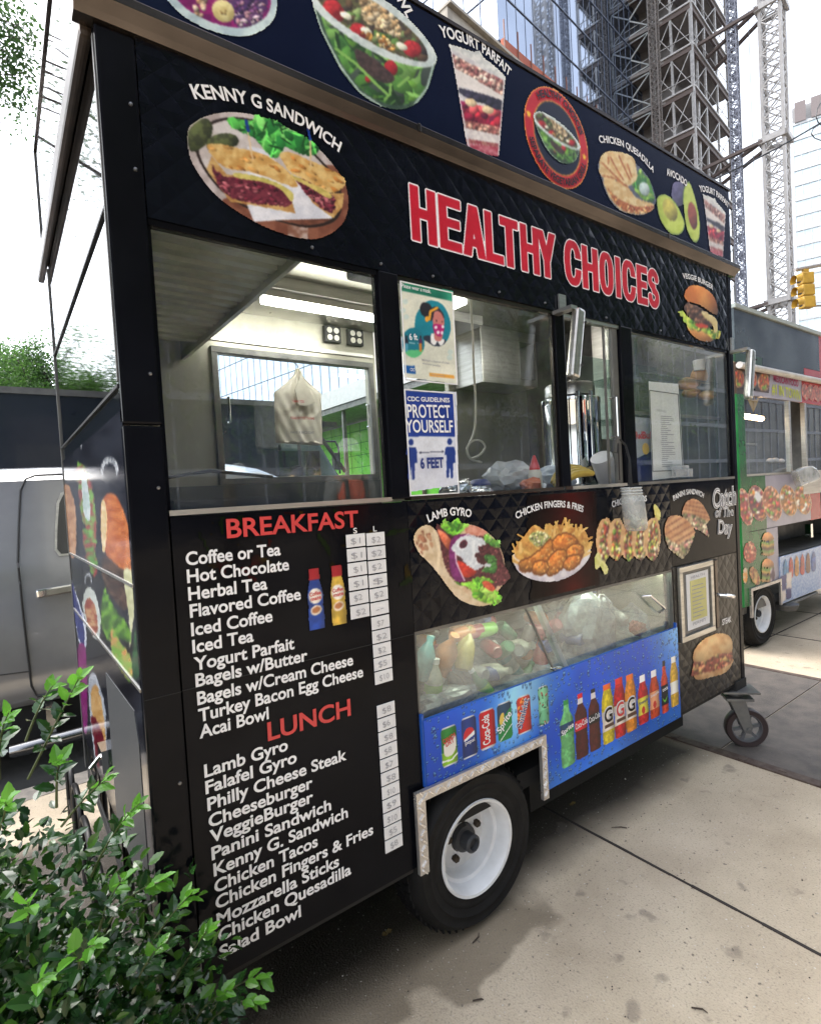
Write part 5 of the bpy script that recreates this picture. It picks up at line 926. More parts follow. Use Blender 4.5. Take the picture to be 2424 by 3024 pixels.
b = MB(); b.box(3.0, .62, .5, 3.12, .74, 2.8); part('steel_column', b, M_steel)
b = MB(); b.box(2.40, .06, 1.98, 3.27, .42, 1.987); b.box(2.40, .06, 2.20, 3.27, .42, 2.207); b.box(2.42, .44, 1.64, 3.27, .45, 2.38)
for x0 in (2.41, 3.255): b.box(x0, .07, 1.606, x0 + .012, .082, 2.37)
part('display_shelf', b, glass_mat('green shelf glass', (.74, .84, .81), boost=1., haze=.07))
b = MB(); b.box(2.30, .055, 1.985, 3.27, .06, 2.002); b.box(2.42, .40, 1.66, 3.25, .43, 1.90); part('shelf_lip', b, M_dsteel)
settle(cart, (1.66, .80, 0))
# ================================================================ loose things in and on the cart
def T3(px, y): q = on3(px, 1, y); return Vector(q)
# posters taped to the middle window
r1 = thing('poster', 'cream poster of a masked woman taped at the top of the middle window', 'poster'); r2 = thing('poster', 'blue and white social distance poster taped at the bottom of the middle window', 'poster')
posters(M_print, r1, r2)
pp_ = lambda u, v: onY(Zf(*ZP)(u, v), -.012)
def ptext(body, p0, p1, top, m, par, bold=.01):
    a, c, e = pp_(*p0), pp_(*p1), pp_(*top); letters('lettering', body, base(a, c, np.linalg.norm(e - a)), m, par, -.0145, bold)
ptext('Please wear a mask.', (15, 212), (280, 268), (15, 176), M_white, r1); ptext('6 ft', (88, 690), (160, 692), (88, 635), M_white, r1, .02); ptext('Maintain a distance of 6 feet', (202, 882), (448, 912), (202, 862), M_inkgrey, r1); ptext('whenever possible.', (202, 912), (370, 936), (202, 894), M_inkgrey, r1); ptext('CDC', (92, 972), (132, 976), (92, 946), M_white, r1); ptext('cdc.gov/coronavirus', (285, 1008), (400, 1024), (285, 996), M_inkgrey, r1, 0)
ptext('CDC GUIDELINES', (68, 1245), (450, 1258), (68, 1205), M_white, r2, .02); ptext('PROTECT', (70, 1395), (458, 1398), (68, 1278), M_white, r2, .015); ptext('YOURSELF', (58, 1530), (482, 1530), (56, 1418), M_white, r2, .015); ptext('6 FEET', (190, 1858), (396, 1848), (190, 1768), M_blue, r2, .04)
for r, box in ((r1, ((0, 150), (525, 1100))), (r2, ((38, 1135), (540, 2085)))):
    a0, a1 = pp_(*box[0]), pp_(*box[1]); b = MB(); x0, x1 = min(a0[0], a1[0]) + .001, max(a0[0], a1[0]); z1, z0 = a0[1], a1[1]
    for bx in ((x0, z0, x0 + .004, z1), (x1 - .004, z0, x1, z1), (x0 + .0042, z1 - .004, x1 - .0042, z1), (x0 + .0042, z0, x1 - .0042, z0 + .004)): b.box(bx[0], -.014, bx[1], bx[2], -.0105, bx[3])
    b.build('plastic_sleeve', M_paper, r)
# white carrier bag hanging in the rear window
bag = thing('carrier_bag', 'off white plastic carrier bag hanging from its handles in front of the rear window', 'bag')
zb = (560, 1000, 2.7); yb = 1.45
P_ = lambda u, v: onY(Zf(*zb)(u, v), yb)
out = [P_(*p) for p in ((672, 430), (760, 360), (830, 290), (848, 240), (872, 240), (905, 310), (980, 380), (1046, 432), (1052, 600), (1060, 850), (960, 845), (830, 835), (690, 830), (680, 640))]
nx, nz_ = 26, 40; xs = [p[0] for p in out]; zs = [p[1] for p in out]; v = []; f = []
def span(z):
    h = []
    for i in range(len(out)):
        (xa, za), (xb_, zb_) = out[i - 1], out[i]
        if (za > z) != (zb_ > z): h.append(xa + (xb_ - xa) * (z - za) / (zb_ - za))
    return (min(h), max(h)) if h else ((xs[3] + xs[4]) / 2,) * 2
rs = np.random.RandomState(4)
for s_ in (1, -1):
    k0 = len(v)
    for j in range(nz_ + 1):
        z = min(zs) + (max(zs) - min(zs)) * (.004 + .992 * j / nz_); x0, x1 = span(z)
        for i in range(nx + 1):
            u = i / nx; x = x0 + (x1 - x0) * u; t = 1 - j / nz_; bulge = (4 * u * (1 - u)) ** .5 * (.012 + .028 * t) + .006 * math.sin(17 * u + 9 * t + 2 * math.sin(11 * t)) * (4 * u * (1 - u)) + .004 * math.sin(31 * u - 21 * t)
            v.append((x, yb - s_ * bulge, z))
    for j in range(nz_):
        for i in range(nx): q_ = k0 + j * (nx + 1) + i; f.append((q_, q_ + 1, q_ + nx + 2, q_ + nx + 1))
mesh('bag_body', v, f, M_bag, bag, True)
b = MB(); hp = [P_(*p) for p in ((810, 420), (850, 330), (862, 262), (880, 330), (930, 420), (975, 520), (900, 550), (840, 540))]; b.prism([tuple(p) for p in hp], yb - .050, yb - .044); b.build('handle_loop', M_bag, bag, bevel=.002)
b = MB(); tp_ = P_(862, 240); b.tube([(tp_[0], yb, tp_[1]), (tp_[0], yb, tp_[1] + .02), (tp_[0], 1.575, 2.50)], .003); b.build('hook', M_chrome, bag)
for body, z, m in (('THANK YOU', 520, M_redd), ('PLEASE RECYCLE THIS BAG', 652, M_redd), ('HAVE A NICE DAY', 765, M_inkgrey)):
    p0, p1 = P_(775 if z > 600 else 785, z), P_(960 if z > 600 else 880, z + 4); letters('lettering', body, base(p0, p1, .014), m, bag, yb - .056, .02)
settle(bag, (float(tp_[0]), yb, float(min(zs))))
# coffee urn on the counter
up = T3((1692, 1400), .46); ux, uz = up.x, 1.606; R0 = .165
urn = thing('coffee_urn', 'tall stainless steel coffee urn with twin sight tubes behind the sliding window', 'coffee urn', (ux, .46, uz))
zt_ = T3((1692, 1165), .46).z - uz; b = MB(); b.lathe([(.0, .04), (R0, .04), (R0, .09), (R0 * .98, .1), (R0 * .98, zt_ - .07), (R0, zt_ - .06), (R0 * .99, zt_ - .035), (R0 * .8, zt_ - .02), (.0, zt_ - .02)], (0, 0, 0), 'z', 40)
for k in range(3): q_ = 2.1 * k; b.lathe([(.015, 0), (.015, .05)], (R0 * .8 * math.cos(q_), R0 * .8 * math.sin(q_), 0), 'z', 8)
b.build('tank', M_mirror, urn, smooth=True)
b = MB(); b.lathe([(R0 * .83, zt_ - .02), (R0 * .83, zt_ + .035), (R0 * .78, zt_ + .05), (0, zt_ + .05)], (0, 0, 0), 'z', 36); b.lathe([(.02, zt_ + .05), (.02, zt_ + .08), (0, zt_ + .08)], (.03, 0, 0), 'z', 12); b.build('lid', M_steel, urn, smooth=True)
b = MB()
for dx in (-.115, -.055): y_ = -math.sqrt(R0 ** 2 - dx ** 2) - .022; b.tube([(dx, y_, .11), (dx, y_, zt_ - .03)], .007); b.lathe([(.012, 0), (.012, .025)], (dx, y_, zt_ - .04), 'z', 8); b.tube([(dx, y_ + .03, .12), (dx, y_ - .01, .12)], .008)
b.build('sight_tubes', M_chrome, urn, smooth=True)
b = MB()
for dx in (-.1, .05): y_ = -math.sqrt(R0 ** 2 - dx ** 2); b.tube([(dx, y_ + .01, .085), (dx, y_ - .06, .085), (dx, y_ - .065, .055)], .010); b.box(dx - .015, y_ - .075, .095, dx + .015, y_ - .045, .135)
b.build('taps', M_dark, urn)
# roll of white paper leaning, bananas, wrap
p = T3((1805, 1370), .18); rl = MB(); d = Vector((.45, .1, -.62)).normalized(); c = Vector((p.x - .02, .2, 1.70)); rl.tube([c - d * .10, c - d * .099, c + d * .10, c + d * .101], [.052, .056, .056, .052], 28); tag(rl.build('paper_roll', M_paper, smooth=True), 'white roll of paper lying tilted beside the bananas', 'paper roll')
bn = thing('banana_bunch', 'bunch of ripe bananas with dark stems on the sill of the open window', 'bananas', (1.90, .06, 1.642)); M_ban = pm('banana skin', (.50, .36, .05), .45, c2=(.34, .24, .04), scale=14); M_bst = pm('banana stem', (.10, .075, .02), .6)
for k in range(4):
    b = MB(); pts = []; r = []
    for j in range(9): t = j / 8; pts.append((.085 - .25 * t + .012 * k * t, .0 + .022 * k + .018 * math.sin(3 * t), .052 + .010 * k - .055 * t * t - .008 * t + .012 * math.sin(3.1 * t))); r.append(.006 + .013 * math.sin(math.pi * min(1, .12 + t * .86)) ** .6)
    b.tube(pts, r, 8); fr = b.build('banana', M_ban, bn, smooth=True)
    b = MB(); b.tube([(.085, .022 * k, .052 + .01 * k), (.105, .03 + .004 * k, .068 + .002 * k), (.118, .035, .075)], [.008, .009, .012], 8); b.build('stem', M_bst, fr, smooth=True)
def crumple(name, label, cat, c, sz, m, seed, mid=False):
    rs = np.random.RandomState(seed); bm = bmesh.new(); bmesh.ops.create_icosphere(bm, subdivisions=3, radius=1)
    dirs = rs.normal(size=(14, 3)); dirs /= np.linalg.norm(dirs, axis=1)[:, None]; off = rs.uniform(.6, 1., 14)
    for q_ in bm.verts:
        n = np.array(q_.co); k = min([o / max(.05, float(n @ dd)) if n @ dd > .05 else 9 for dd, o in zip(dirs, off)] + [1.]) * (1 + .08 * rs.normal()); q_.co = Vector(n * k); q_.co.x *= sz[0]; q_.co.y *= sz[1]; q_.co.z = max(-1, q_.co.z) * sz[2]
    me = bpy.data.meshes.new(name); zmin = min(q_.co.z for q_ in bm.verts)
    for q_ in bm.verts: q_.co.z -= zmin
    bm.to_mesh(me); bm.free(); o = bpy.data.objects.new(name, me); C.objects.link(o); me.materials.append(m); o.location = Vector(c) - Vector((0, 0, sz[2] * .7 if mid else 0)); return tag(o, label, cat)
M_foil = pm('aluminium foil', (.75, .76, .78), .18, 1., bump=.6, bscale=40); M_wrap = pm('bluish wrap', (.42, .50, .60), .3, c2=(.62, .68, .76), scale=18, bump=.5, bscale=40)
crumple('foil_wrap', 'crumpled silver foil on the sill under the blue poster', 'foil', (1.20, .12, 1.606), (.10, .05, .045), M_foil, 1); crumple('foil_sheet', 'shiny crushed foil sheet beside the white tub on the sill', 'foil', (1.33, .16, 1.606), (.12, .06, .038), M_foil, 2)
crumple('wrapped_stack', 'pale grey shrink wrapped stack on the counter in front of the urn', 'wrap', (1.62, .24, 1.606), (.16, .09, .085), pm('grey film stack', (.40, .41, .42), .3, c2=(.58, .58, .57), scale=9), 3); crumple('plastic_bag', 'clear bluish plastic bag heaped behind the bananas', 'plastic bag', (1.97, .25, 1.606), (.14, .07, .075), M_wrap, 4); crumple('orange_packet', 'orange packet on the counter next to a white squeeze bottle', 'packet', (1.60, .10, 1.606), (.065, .04, .045), pm('orange film', (.62, .20, .10), .35, c2=(.5, .14, .07), scale=20), 5)
tub = thing('food_tub', 'white tub with a dark blue lid among the foil on the counter', 'tub', (1.385, .2, 1.606)); b = MB(); b.lathe([(.035, 0), (.045, .055), (.047, .06)], (0, 0, 0), 'z', 24); b.build('cup', M_paper, tub, smooth=True); b = MB(); b.lathe([(.049, .058), (.049, .066), (.03, .085), (0, .088)], (0, 0, 0), 'z', 24); b.build('lid', M_blue, tub, smooth=True)
sq = thing('squeeze_bottle', 'white squeeze bottle with a pointed nozzle at the sliding window edge', 'bottle', (1.66, .13, 1.606)); b = MB(); b.lathe([(.028, 0), (.03, .01), (.03, .10), (.022, .118)], (0, 0, 0), 'z', 20); b.build('body', M_cream, sq, smooth=True); b = MB(); b.lathe([(.024, .116), (.022, .13), (.005, .18), (0, .181)], (0, 0, 0), 'z', 16); b.build('nozzle', M_redd, sq, smooth=True)
# hanging white cable with a coil
b = MB(); pts = [T3(q_, .62) for q_ in [Zf(*ZP)(*w_) for w_ in ((665, 690), (672, 950), (690, 1250), (680, 1500), (640, 1620), (612, 1680), (640, 1760), (720, 1740), (775, 1670), (740, 1610), (660, 1610), (612, 1680), (640, 1770), (770, 1810))]]
fine = []
for i in range(len(pts) - 1):
    a_, b_, c_, d_ = pts[max(0, i - 1)], pts[i], pts[i + 1], pts[min(len(pts) - 1, i + 2)]
    for t in (0, .25, .5, .75): fine.append(.5 * (2 * b_ + (c_ - a_) * t + (2 * a_ - 5 * b_ + 4 * c_ - d_) * t * t + (3 * b_ - a_ - 3 * c_ + d_) * t ** 3))
fine.insert(0, Vector((pts[0].x, pts[0].y, 2.80))); b.tube(fine, .006, 8); tag(b.build('cable', M_cream, smooth=True), 'white cable hanging from the ceiling and looped at its end', 'cable')
# black cord and the tip jar hanging from it
cord = MB(); top = Vector((2.075, -.03, 1.845)); jp = T3((1870, 1430), -.085); zj = (1700, 1400, 3.2)
jar_c = T3(Zf(*zj)(545, 330), -.085); jc = Vector((jar_c.x, -.085, 0)); jt = T3(Zf(*zj)(515, 130), -.085).z; jb = T3(Zf(*zj)(585, 530), -.085).z; jr = .052
cord.tube([top, top + Vector((.03, -.01, -.03)), Vector((2.10, -.06, 1.75)), Vector((jc.x - .01, -.08, jt + .02)), Vector((jc.x + .005, -.085, jt - .03))], [.004, .006, .006, .010, .008], 6); cord.tube([top + Vector((0, 0, .01)), top + Vector((-.06, -.01, -.005)), top + Vector((-.075, -.01, -.06)), top + Vector((-.04, -.01, -.065)), top + Vector((-.03, -.01, -.02)), top + Vector((-.035, -.012, -.19))], .0035, 6)
tag(cord.build('cord', M_dark, smooth=True), 'black cord tied in a bow to the window handle with a jar on it', 'cord')
jar = thing('tip_jar', 'clear plastic jar with banknotes hanging on a black cord over the taco picture', 'jar', (jc.x, jc.y, jb)); h = jt - jb
tilt = lambda z: (-.030 * (z / h - .5), 0)
b = MB(); b.lathe([(.0, .0), (jr * .75, .0), (jr * .95, .012), (jr, .03), (jr, h * .68), (jr * .97, h * .76), (jr * .86, h * .84), (jr * .88, h * .86), (jr * .86, h * .88), (jr * .89, h * .93), (jr * .86, h * .96), (jr * .88, h), (jr * .83, h), (jr * .80, h * .84), (jr * .95, h * .7), (jr * .95, .03), (0, .008)], (0, 0, 0), 'z', 36); b.v = [(x + tilt(z)[0], y, z) for x, y, z in b.v]; b.build('glass_body', M_clear, jar, smooth=True)
b = MB(); 
for z_, r_ in ((h, jr * .885), (h * .93, jr * .895), (h * .865, jr * .89)): b.tube([(r_ * math.cos(a_) + tilt(z_)[0], r_ * math.sin(a_), z_) for a_ in np.linspace(0, 2 * math.pi, 33)], .0022, 6)
b.build('rim', glass_mat('jar rim plastic', (.8, .82, .83), boost=2., haze=.55, hmin=.9), jar, smooth=True)
M_note = pm('green banknote', (.10, .13, .06), .7, c2=(.26, .29, .18), scale=60)
for k, (dx, dz, an) in enumerate(((-.012, .05, .3), (.012, .06, 1.9), (.004, .035, 1.1), (-.005, .07, 2.5))):
    b = MB(); v = []; ax = Vector((math.cos(an), .5 * math.sin(an * 3), .5 * math.sin(an))).normalized(); bx = ax.orthogonal().normalized()
    for i in range(5):
        for j in range(4): u, w_ = (i / 4 - .5) * .062, (j / 3 - .5) * .04; p_ = Vector((dx, 0, dz)) + ax * u + bx * w_ + ax.cross(bx) * (.010 * math.sin(5 * i / 4 + k)); v.append((p_.x, p_.y, p_.z))
    b.add(v, [(i * 4 + j, i * 4 + j + 1, i * 4 + j + 5, i * 4 + j + 4) for i in range(4) for j in range(3)]); b.build('banknote', M_note if k % 2 == 0 else pm('pale banknote', (.38, .41, .30), .7, c2=(.55, .58, .48), scale=40), jar)
# menu sheet taped inside the right window and energy drink box behind it
zm = (1550, 850, 2.6585); sheet = thing('menu_sheet', 'white printed list taped inside the right window in front of the bread rolls', 'menu sheet'); c4 = [onY(Zf(*zm)(*q_), .026) for q_ in ((968, 735), (1200, 755), (1246, 1480), (1000, 1510))]
b = MB(); b.prism([tuple(q_) for q_ in c4], .0255, .0265); b.build('sheet', M_paper, sheet)
b = MB(); c5 = [onY(Zf(*zm)(*q_), .024) for q_ in ((976, 805), (1200, 835), (1238, 1432), (1002, 1440))]
for i in range(4): p0, p1 = c5[i - 1], c5[i]; b.obox((p0[0], .024, p0[1]), (p1[0], .024, p1[1]), .001, .004, (0, 0, 1)) if False else b.tube([(p0[0], .0245, p0[1]), (p1[0], .0245, p1[1])], .0022, 4)
b.build('border', M_dark, sheet); random.seed(5)
b = MB()
for i in range(26):
    z = 1.975 - i * .0105; x0 = c5[0][0] + .03; b.box(x0 + .06 + random.uniform(0, .01), .0244, z, x0 + .06 + random.uniform(.05, .14), .0252, z + .004)
b.build('print_lines', M_inkgrey, sheet); letters('lettering', 'MENU', base((c5[0][0] + .06, 2.0), (c5[0][0] + .15, 1.998), .012), M_inkgrey, sheet, .0243)
eb = thing('drinks_box', 'blue and silver energy drink carton standing inside the right window', 'carton'); bx0, bx1 = onY(Zf(*zm)(865, 1300), .06)[0], onY(Zf(*zm)(1000, 1300), .06)[0]
b = MB(); b.box(bx0, .06, 1.642, bx1, .16, 1.97); b.build('carton', pm('carton blue', (.012, .022, .12), .35), eb, bevel=.003)
b = MB(); b.prism([(bx0, 1.97), (bx0, 1.76), (bx1, 1.80), (bx1, 1.97)], .0575, .0595); b.build('silver_panel', pm('carton silver', (.33, .36, .42), .35), eb); letters('lettering', 'Red', base((bx0 + .005, 1.86), (bx0 + .06, 1.862), .035), M_red, eb, .0555, .03); letters('lettering', 'Bull', base((bx0 + .065, 1.862), (bx1 - .004, 1.864), .035), M_red, eb, .0555, .03)
b = MB(); b.lathe([(.0, -.001), (.03, -.001), (.03, .001)], (bx0 + .09, .056, 1.81), 'y', 20); b.build('emblem', M_gold, eb)
cl = thing('card_holder', 'small clear plastic card holder fixed low in the right window', 'holder'); q0, q1 = onY(Zf(*zm)(1170, 1490), -.02), onY(Zf(*zm)(1300, 1420), -.02); b = MB(); b.box(q0[0], -.03, q0[1], q1[0], -.027, q1[1]); b.box(q0[0], -.027, q0[1], q1[0], -.007, q0[1] + .003); b.box(q0[0], -.010, q0[1] + .0032, q1[0], -.007, q1[1] + .02); b.build('tray', M_film, cl)
# bread rolls on the glass shelf
M_bread = pm('bread crust', (.56, .32, .12), .5, c2=(.40, .20, .07), scale=6); zr = Zf(*zm); lbls = ['largest pale bread roll at the left of the shelf pile', 'bread roll at the right of the upper row on the shelf', 'low bread roll lying at the left under the pale one', 'flat bread roll at the bottom right of the shelf pile', 'upright brown roll in the middle under a white cup']
for i, (u, v_, w_, h_) in enumerate(((1275, 760, .085, .042), (1455, 715, .06, .045), (1305, 830, .08, .036), (1430, 850, .08, .034), (1365, 700, .055, .06))):
    y_ = .14 + .035 * (i % 3); p = T3(zr(u, v_), y_); bm = bmesh.new(); bmesh.ops.create_uvsphere(bm, u_segments=20, v_segments=12, radius=1)
    for q_ in bm.verts: q_.co = Vector((q_.co.x * w_ * .95, q_.co.y * .05, (q_.co.z * h_ * (1 if q_.co.z > 0 else .7))))
    for q_ in bm.faces: q_.smooth = True
    me = bpy.data.meshes.new('bread_roll'); bm.to_mesh(me); bm.free(); o = bpy.data.objects.new('bread_roll', me); C.objects.link(o); me.materials.append(M_bread); o.location = p; tag(o, lbls[i], 'bread roll', 'bread rolls on the glass shelf')
p = T3(zr(1365, 610), .15); b = MB(); b.lathe([(.03, -.03), (.036, .03), (.034, .032), (.0, .03)], (0, 0, 0), 'z', 20); o = b.build('paper_cup', M_paper, smooth=True); o.location = p; tag(o, 'white paper cup above the bread rolls in the right window', 'cup')
# ---------------------------------------------------------------- the drinks pile in the cooler
def bottle(loc, axis, r, ln, liq, cap, label, name='drink_bottle', lab=None):
    t = thing(name, label, 'bottle', loc, 'loose drinks heaped in the cooler'); q = Vector((0, 0, 1)).rotation_difference(Vector(axis).normalized()); t.rotation_mode = 'QUATERNION'; t.rotation_quaternion = q
    b = MB(); b.lathe([(.0, 0), (r * .8, 0), (r, r * .3), (r, ln * .55), (r * .9, ln * .64), (r * .38, ln * .84), (r * .36, ln * .93)], (0, 0, 0), 'z', 20); b.build('body', liq, t, smooth=True)
    b = MB(); b.lathe([(r * .42, ln * .90), (r * .42, ln), (0, ln)], (0, 0, 0), 'z', 16); b.build('cap', cap, t, smooth=True)
    if lab: b = MB(); b.lathe([(r * 1.012, ln * .22), (r * 1.012, ln * .5)], (0, 0, 0), 'z', 20); b.build('label', lab, t, smooth=True)
cm = lambda n, c: pm(n, tuple(k * .72 + .07 for k in c), .22, coat=.4, c2=tuple(k * .5 + .05 for k in c), scale=30)
orange, teal, lime, cola, pale, redm, yel, grn = cm('orange drink', (.75, .24, .04)), cm('teal drink', (.05, .36, .40)), cm('lime label', (.22, .60, .04)), cm('cola', (.04, .02, .02)), cm('pale drink', (.62, .64, .55)), cm('red drink', (.45, .04, .07)), cm('lemon drink', (.70, .58, .10)), cm('green drink', (.04, .28, .12))
ZPp = lambda u, v, y: T3(Zf(*ZC)(u, v), y)
for (u, v_, y_), ax, r, ln, liq, cap, lab_, lb in (
    ((345, 300, .13), (.1, -.45, .75), .045, .20, orange, orange, None, 'fat orange drink bottle with its cap towards the glass at the left of the cooler'),
    ((130, 330, .12), (.3, -.1, .9), .038, .17, teal, teal, None, 'teal drink bottle at the far left edge of the cooler'),
    ((215, 600, .10), (.1, -.1, .9), .036, .19, pale, M_white, lime, 'pale bottle with a lime green label low in the left of the cooler'),
    ((470, 650, .14), (-.3, .2, .8), .034, .19, cola, M_red, None, 'dark cola bottle leaning beside the lime labelled bottle'),
    ((730, 620, .10), (-.4, .2, .7), .030, .17, grn, M_white, lime, 'green bottle with a bright lime label lying below the pale lid'),
    ((870, 480, .10), (.2, -.9, .2), .036, .15, pale, pale, None, 'pale bottle pointing its ring shaped cap at the glass'),
    ((1120, 230, .16), (.2, -.9, .3), .042, .16, pale, M_steel, None, 'bottle with a silver cap facing out high in the cooler'),
    ((560, 230, .16), (.4, .2, .8), .038, .18, yel, yel, None, 'lemon yellow bottle behind the fat orange one'),
    ((980, 350, .16), (-.5, .2, .8), .036, .20, teal, M_white, pale, 'blue green bottle under the silver capped one'),
    ((1350, 300, .16), (.3, .2, .8), .036, .18, redm, redm, None, 'dark red bottle near the middle bar of the cooler'),
    ((1180, 560, .12), (.6, .1, .5), .034, .18, grn, grn, None, 'deep green bottle at the bottom beside the red one')):
    p = ZPp(u, v_, y_ + .03); A_ = Vector(ax).normalized(); bottle(p - A_ * ln * .5, ax, r, ln, liq, cap, lb, lab=lab_)
for (u, v_), c, lb in (((520, 70), orange, 'orange carton lying on top of the drinks heap'), ((620, 60), redm, 'red can lying on top of the drinks heap'), ((760, 40), lime, 'lime can at the top of the heap behind the ice')):
    p = ZPp(u, v_, .22); b = MB(); b.lathe([(.0, -.055), (.026, -.055), (.031, -.048), (.031, .048), (.026, .055), (0, .055)], (0, 0, 0), 'x', 20); o = b.build('drink_can', c, smooth=True); o.location = p; tag(o, lb, 'can', 'loose drinks heaped in the cooler')
M_ice = pm('bag of ice', (.36, .39, .43), .2, c2=(.13, .15, .19), scale=16, bump=.9, bscale=26, coat=.5)
E9 = lambda u, v, y: T3(Zf(*ZE)(u, v), y)
o = crumple('ice_bag', 'large clear bag of ice with dark print right of the middle bar', 'ice bag', E9(1050, 420, .20), (.24, .12, .24), M_ice, 11, True); o = crumple('ice_bag', 'round bluish bag of ice at the right under the chrome handle', 'ice bag', E9(1370, 400, .24), (.23, .13, .21), M_ice, 12, True); o = crumple('ice_bag', 'small bag of ice lying at the bottom left of the cooler', 'ice bag', E9(230, 800, .12), (.17, .07, .08), M_ice, 13, True)
for body, z, p0, p1, h in (('ICE', ZE, (1085, 110), (1190, 235), .035), ('ARCTIC GLACIER', ZE, (345, 745), (170, 690), .012)):
    a0, a1 = onY(Zf(*z)(*p0), .075), onY(Zf(*z)(*p1), .075); host = [o for o in C.objects if o.name.startswith('ice_bag')][0 if body == 'ICE' else 2]; l = letters('lettering', body, base(a0, a1, h), M_inkgrey, None, .028, .03); l.parent = host; l.location = -host.location
crumple('red_packet', 'dark red packet beside the lower edge of the right ice bag', 'packet', E9(1385, 330, .09), (.07, .03, .05), pm('brick film', (.30, .08, .06), .4), 15, True)

b = MB(); b.prism([(.06, .662), (.06, .82), (.30, .86), (.58, .92), (.58, .662)], .87, 2.53, 'x'); o = b.build('crushed_ice', M_ice); o['kind'] = 'stuff'; o['label'] = 'bed of crushed ice under the drinks in the cooler'

random.seed(21)
CANS = [(cm('silver can', (.45, .46, .48)), 'silver can half sunk in the heap of drinks'), (redm, 'dark red can half sunk in the heap of drinks'), (grn, 'deep green can half sunk in the heap of drinks'), (cm('blue can', (.03, .08, .35)), 'blue can half sunk in the heap of drinks'), (orange, 'orange can half sunk in the heap of drinks'), (cola, 'black can half sunk in the heap of drinks')]
for i in range(46):
    c_, lb = CANS[i % 6]; x = .93 + 1.42 * ((i * .618) % 1); y = random.uniform(.14, .46); z = .87 + (y - .1) * .45 + random.uniform(-.02, .07); b = MB(); b.lathe([(.0, -.055), (.022, -.058), (.031, -.046), (.031, .046), (.025, .057), (.022, .053), (0, .053)], (0, 0, 0), 'z', 18); o = b.build('drink_can', c_, smooth=True); o.location = (x, y, z); o.rotation_euler = (random.uniform(-1.7, 1.7), random.uniform(-1.5, 1.5), 0); tag(o, lb, 'can', 'cans sunk in the heap of drinks')
# ================================================================ the second cart, further along the pavement
c2 = thing('food_cart', 'smaller looking green and white food cart with smoke drifting over its steel roof band', 'food cart'); Y2 = .73
p2 = lambda n, mb, m, **k: mb.build(n, m, c2, **k)
M_green = pm('green vinyl', (.014, .15, .035), .25, c2=(.010, .085, .025), scale=5); M_lil = pm('pale lilac vinyl', (.38, .36, .43), .3, c2=(.30, .28, .35), scale=3); M_redv = pm('red vinyl', (.40, .03, .035), .25); M_smoke = pm('hazy steel band', (.020, .030, .036), .2, .3, c2=(.075, .095, .105), scale=1.6, lo=.42, hi=.6, detail=6)
X0, X1 = 5.10, 8.45; Yb = Y2 + 1.62
b = MB(); b.box(X0 + .02, Y2 + .04, .36, X1, Yb, .44); b.box(X0 + .02, Yb - .03, .44, X1, Yb, 1.75); b.box(X1 - .03, Y2 + .04, .44, X1, Yb - .03, 3.0); b.box(X0 + .02, Yb - .03, 2.5, X1, Yb, 3.0); b.box(X0 + .02, Y2 + .04, 3.0, X1, Yb, 3.05); b.box(X0 + .02, Y2 + .06, 1.58, X1 - .03, Y2 + .5, 1.62); p2('inner_shell', b, M_dsteel)
b = MB(); b.box(X0, Y2 + .03, .42, X0 + .018, Yb, 1.66); b.box(X0, Y2 + .03, 2.36, X0 + .018, Yb, 3.12); b.box(X0, Y2 + .03, 1.66, X0 + .018, Y2 + .12, 2.36); b.box(X0, Yb - .1, 1.66, X0 + .018, Yb, 2.36); ep2 = p2('end_panel', b, M_green)
b = MB(); b.box(X0 + .002, Y2 + .13, 1.662, X0 + .008, Yb - .11, 2.358); b.build('pane', M_glass, ep2)
b = MB(); b.box(X0, Y2, 2.745, 7.16, Y2 + .03, 3.135); b.box(5.66, Y2, 2.66, 6.70, Y2 + .03, 2.744); sm = p2('roof_band', b, M_smoke)
b = MB(); b.box(7.161, Y2, 2.62, X1, Y2 + .03, 3.135); b.box(6.70, Y2 - .002, 2.66, 7.16, Y2 + .03, 2.74); p2('roof_band', b, M_redv)
b = MB(); b.box(X0 - .01, Y2 - .02, 3.136, X1, Y2 + .06, 3.172); b.box(X0 - .01, Y2 + .06, 3.12, X0 + .03, Yb, 3.16); p2('roof_edge', b, pm('pale green edging', (.34, .38, .35), .4))
b = MB(); b.box(X0, Y2, 2.66, 5.655, Y2 + .03, 2.744); p2('sign_end', b, pm('dark green vinyl', (.008, .05, .02), .3))
b = MB(); b.tube([(X0, Y2 - .03, 2.622), (X1, Y2 - .03, 2.622)], .030, 12); p2('awning_roll', b, pm('rolled awning', (.55, .53, .50), .5, c2=(.42, .40, .37), scale=9), smooth=True)
b = MB(); b.box(5.30, Y2, 2.375, 6.62, Y2 + .03, 2.60); b.box(5.66, Y2 + .001, 2.60, 7.16, Y2 + .03, 2.655); sgn = p2('sign_panel', b, M_lil)
b = MB(); b.box(6.621, Y2, 2.37, X1, Y2 + .03, 2.60); sgr = p2('sign_panel', b, M_redv)
b = MB(); b.box(X0, Y2, 2.375, 5.299, Y2 + .03, 2.655); p2('sign_panel', b, pm('dark brown vinyl', (.06, .035, .02), .3))
A2 = lambda u, v: onY((2150 + u / 5.39, 850 + v / 5.39), Y2)
letters('lettering', 'MEXICAN FOOD', base(A2(712, 1490), A2(1105, 1575), .065), pm('crimson ink', (.35, .02, .10), .4), sgn, Y2 - .004, .03)
letters('lettering', '#1 IN TOWN', base(A2(688, 1680), A2(1135, 1790), .095), pm('lime ink', (.50, .55, .03), .4), sgn, Y2 - .004, .03)
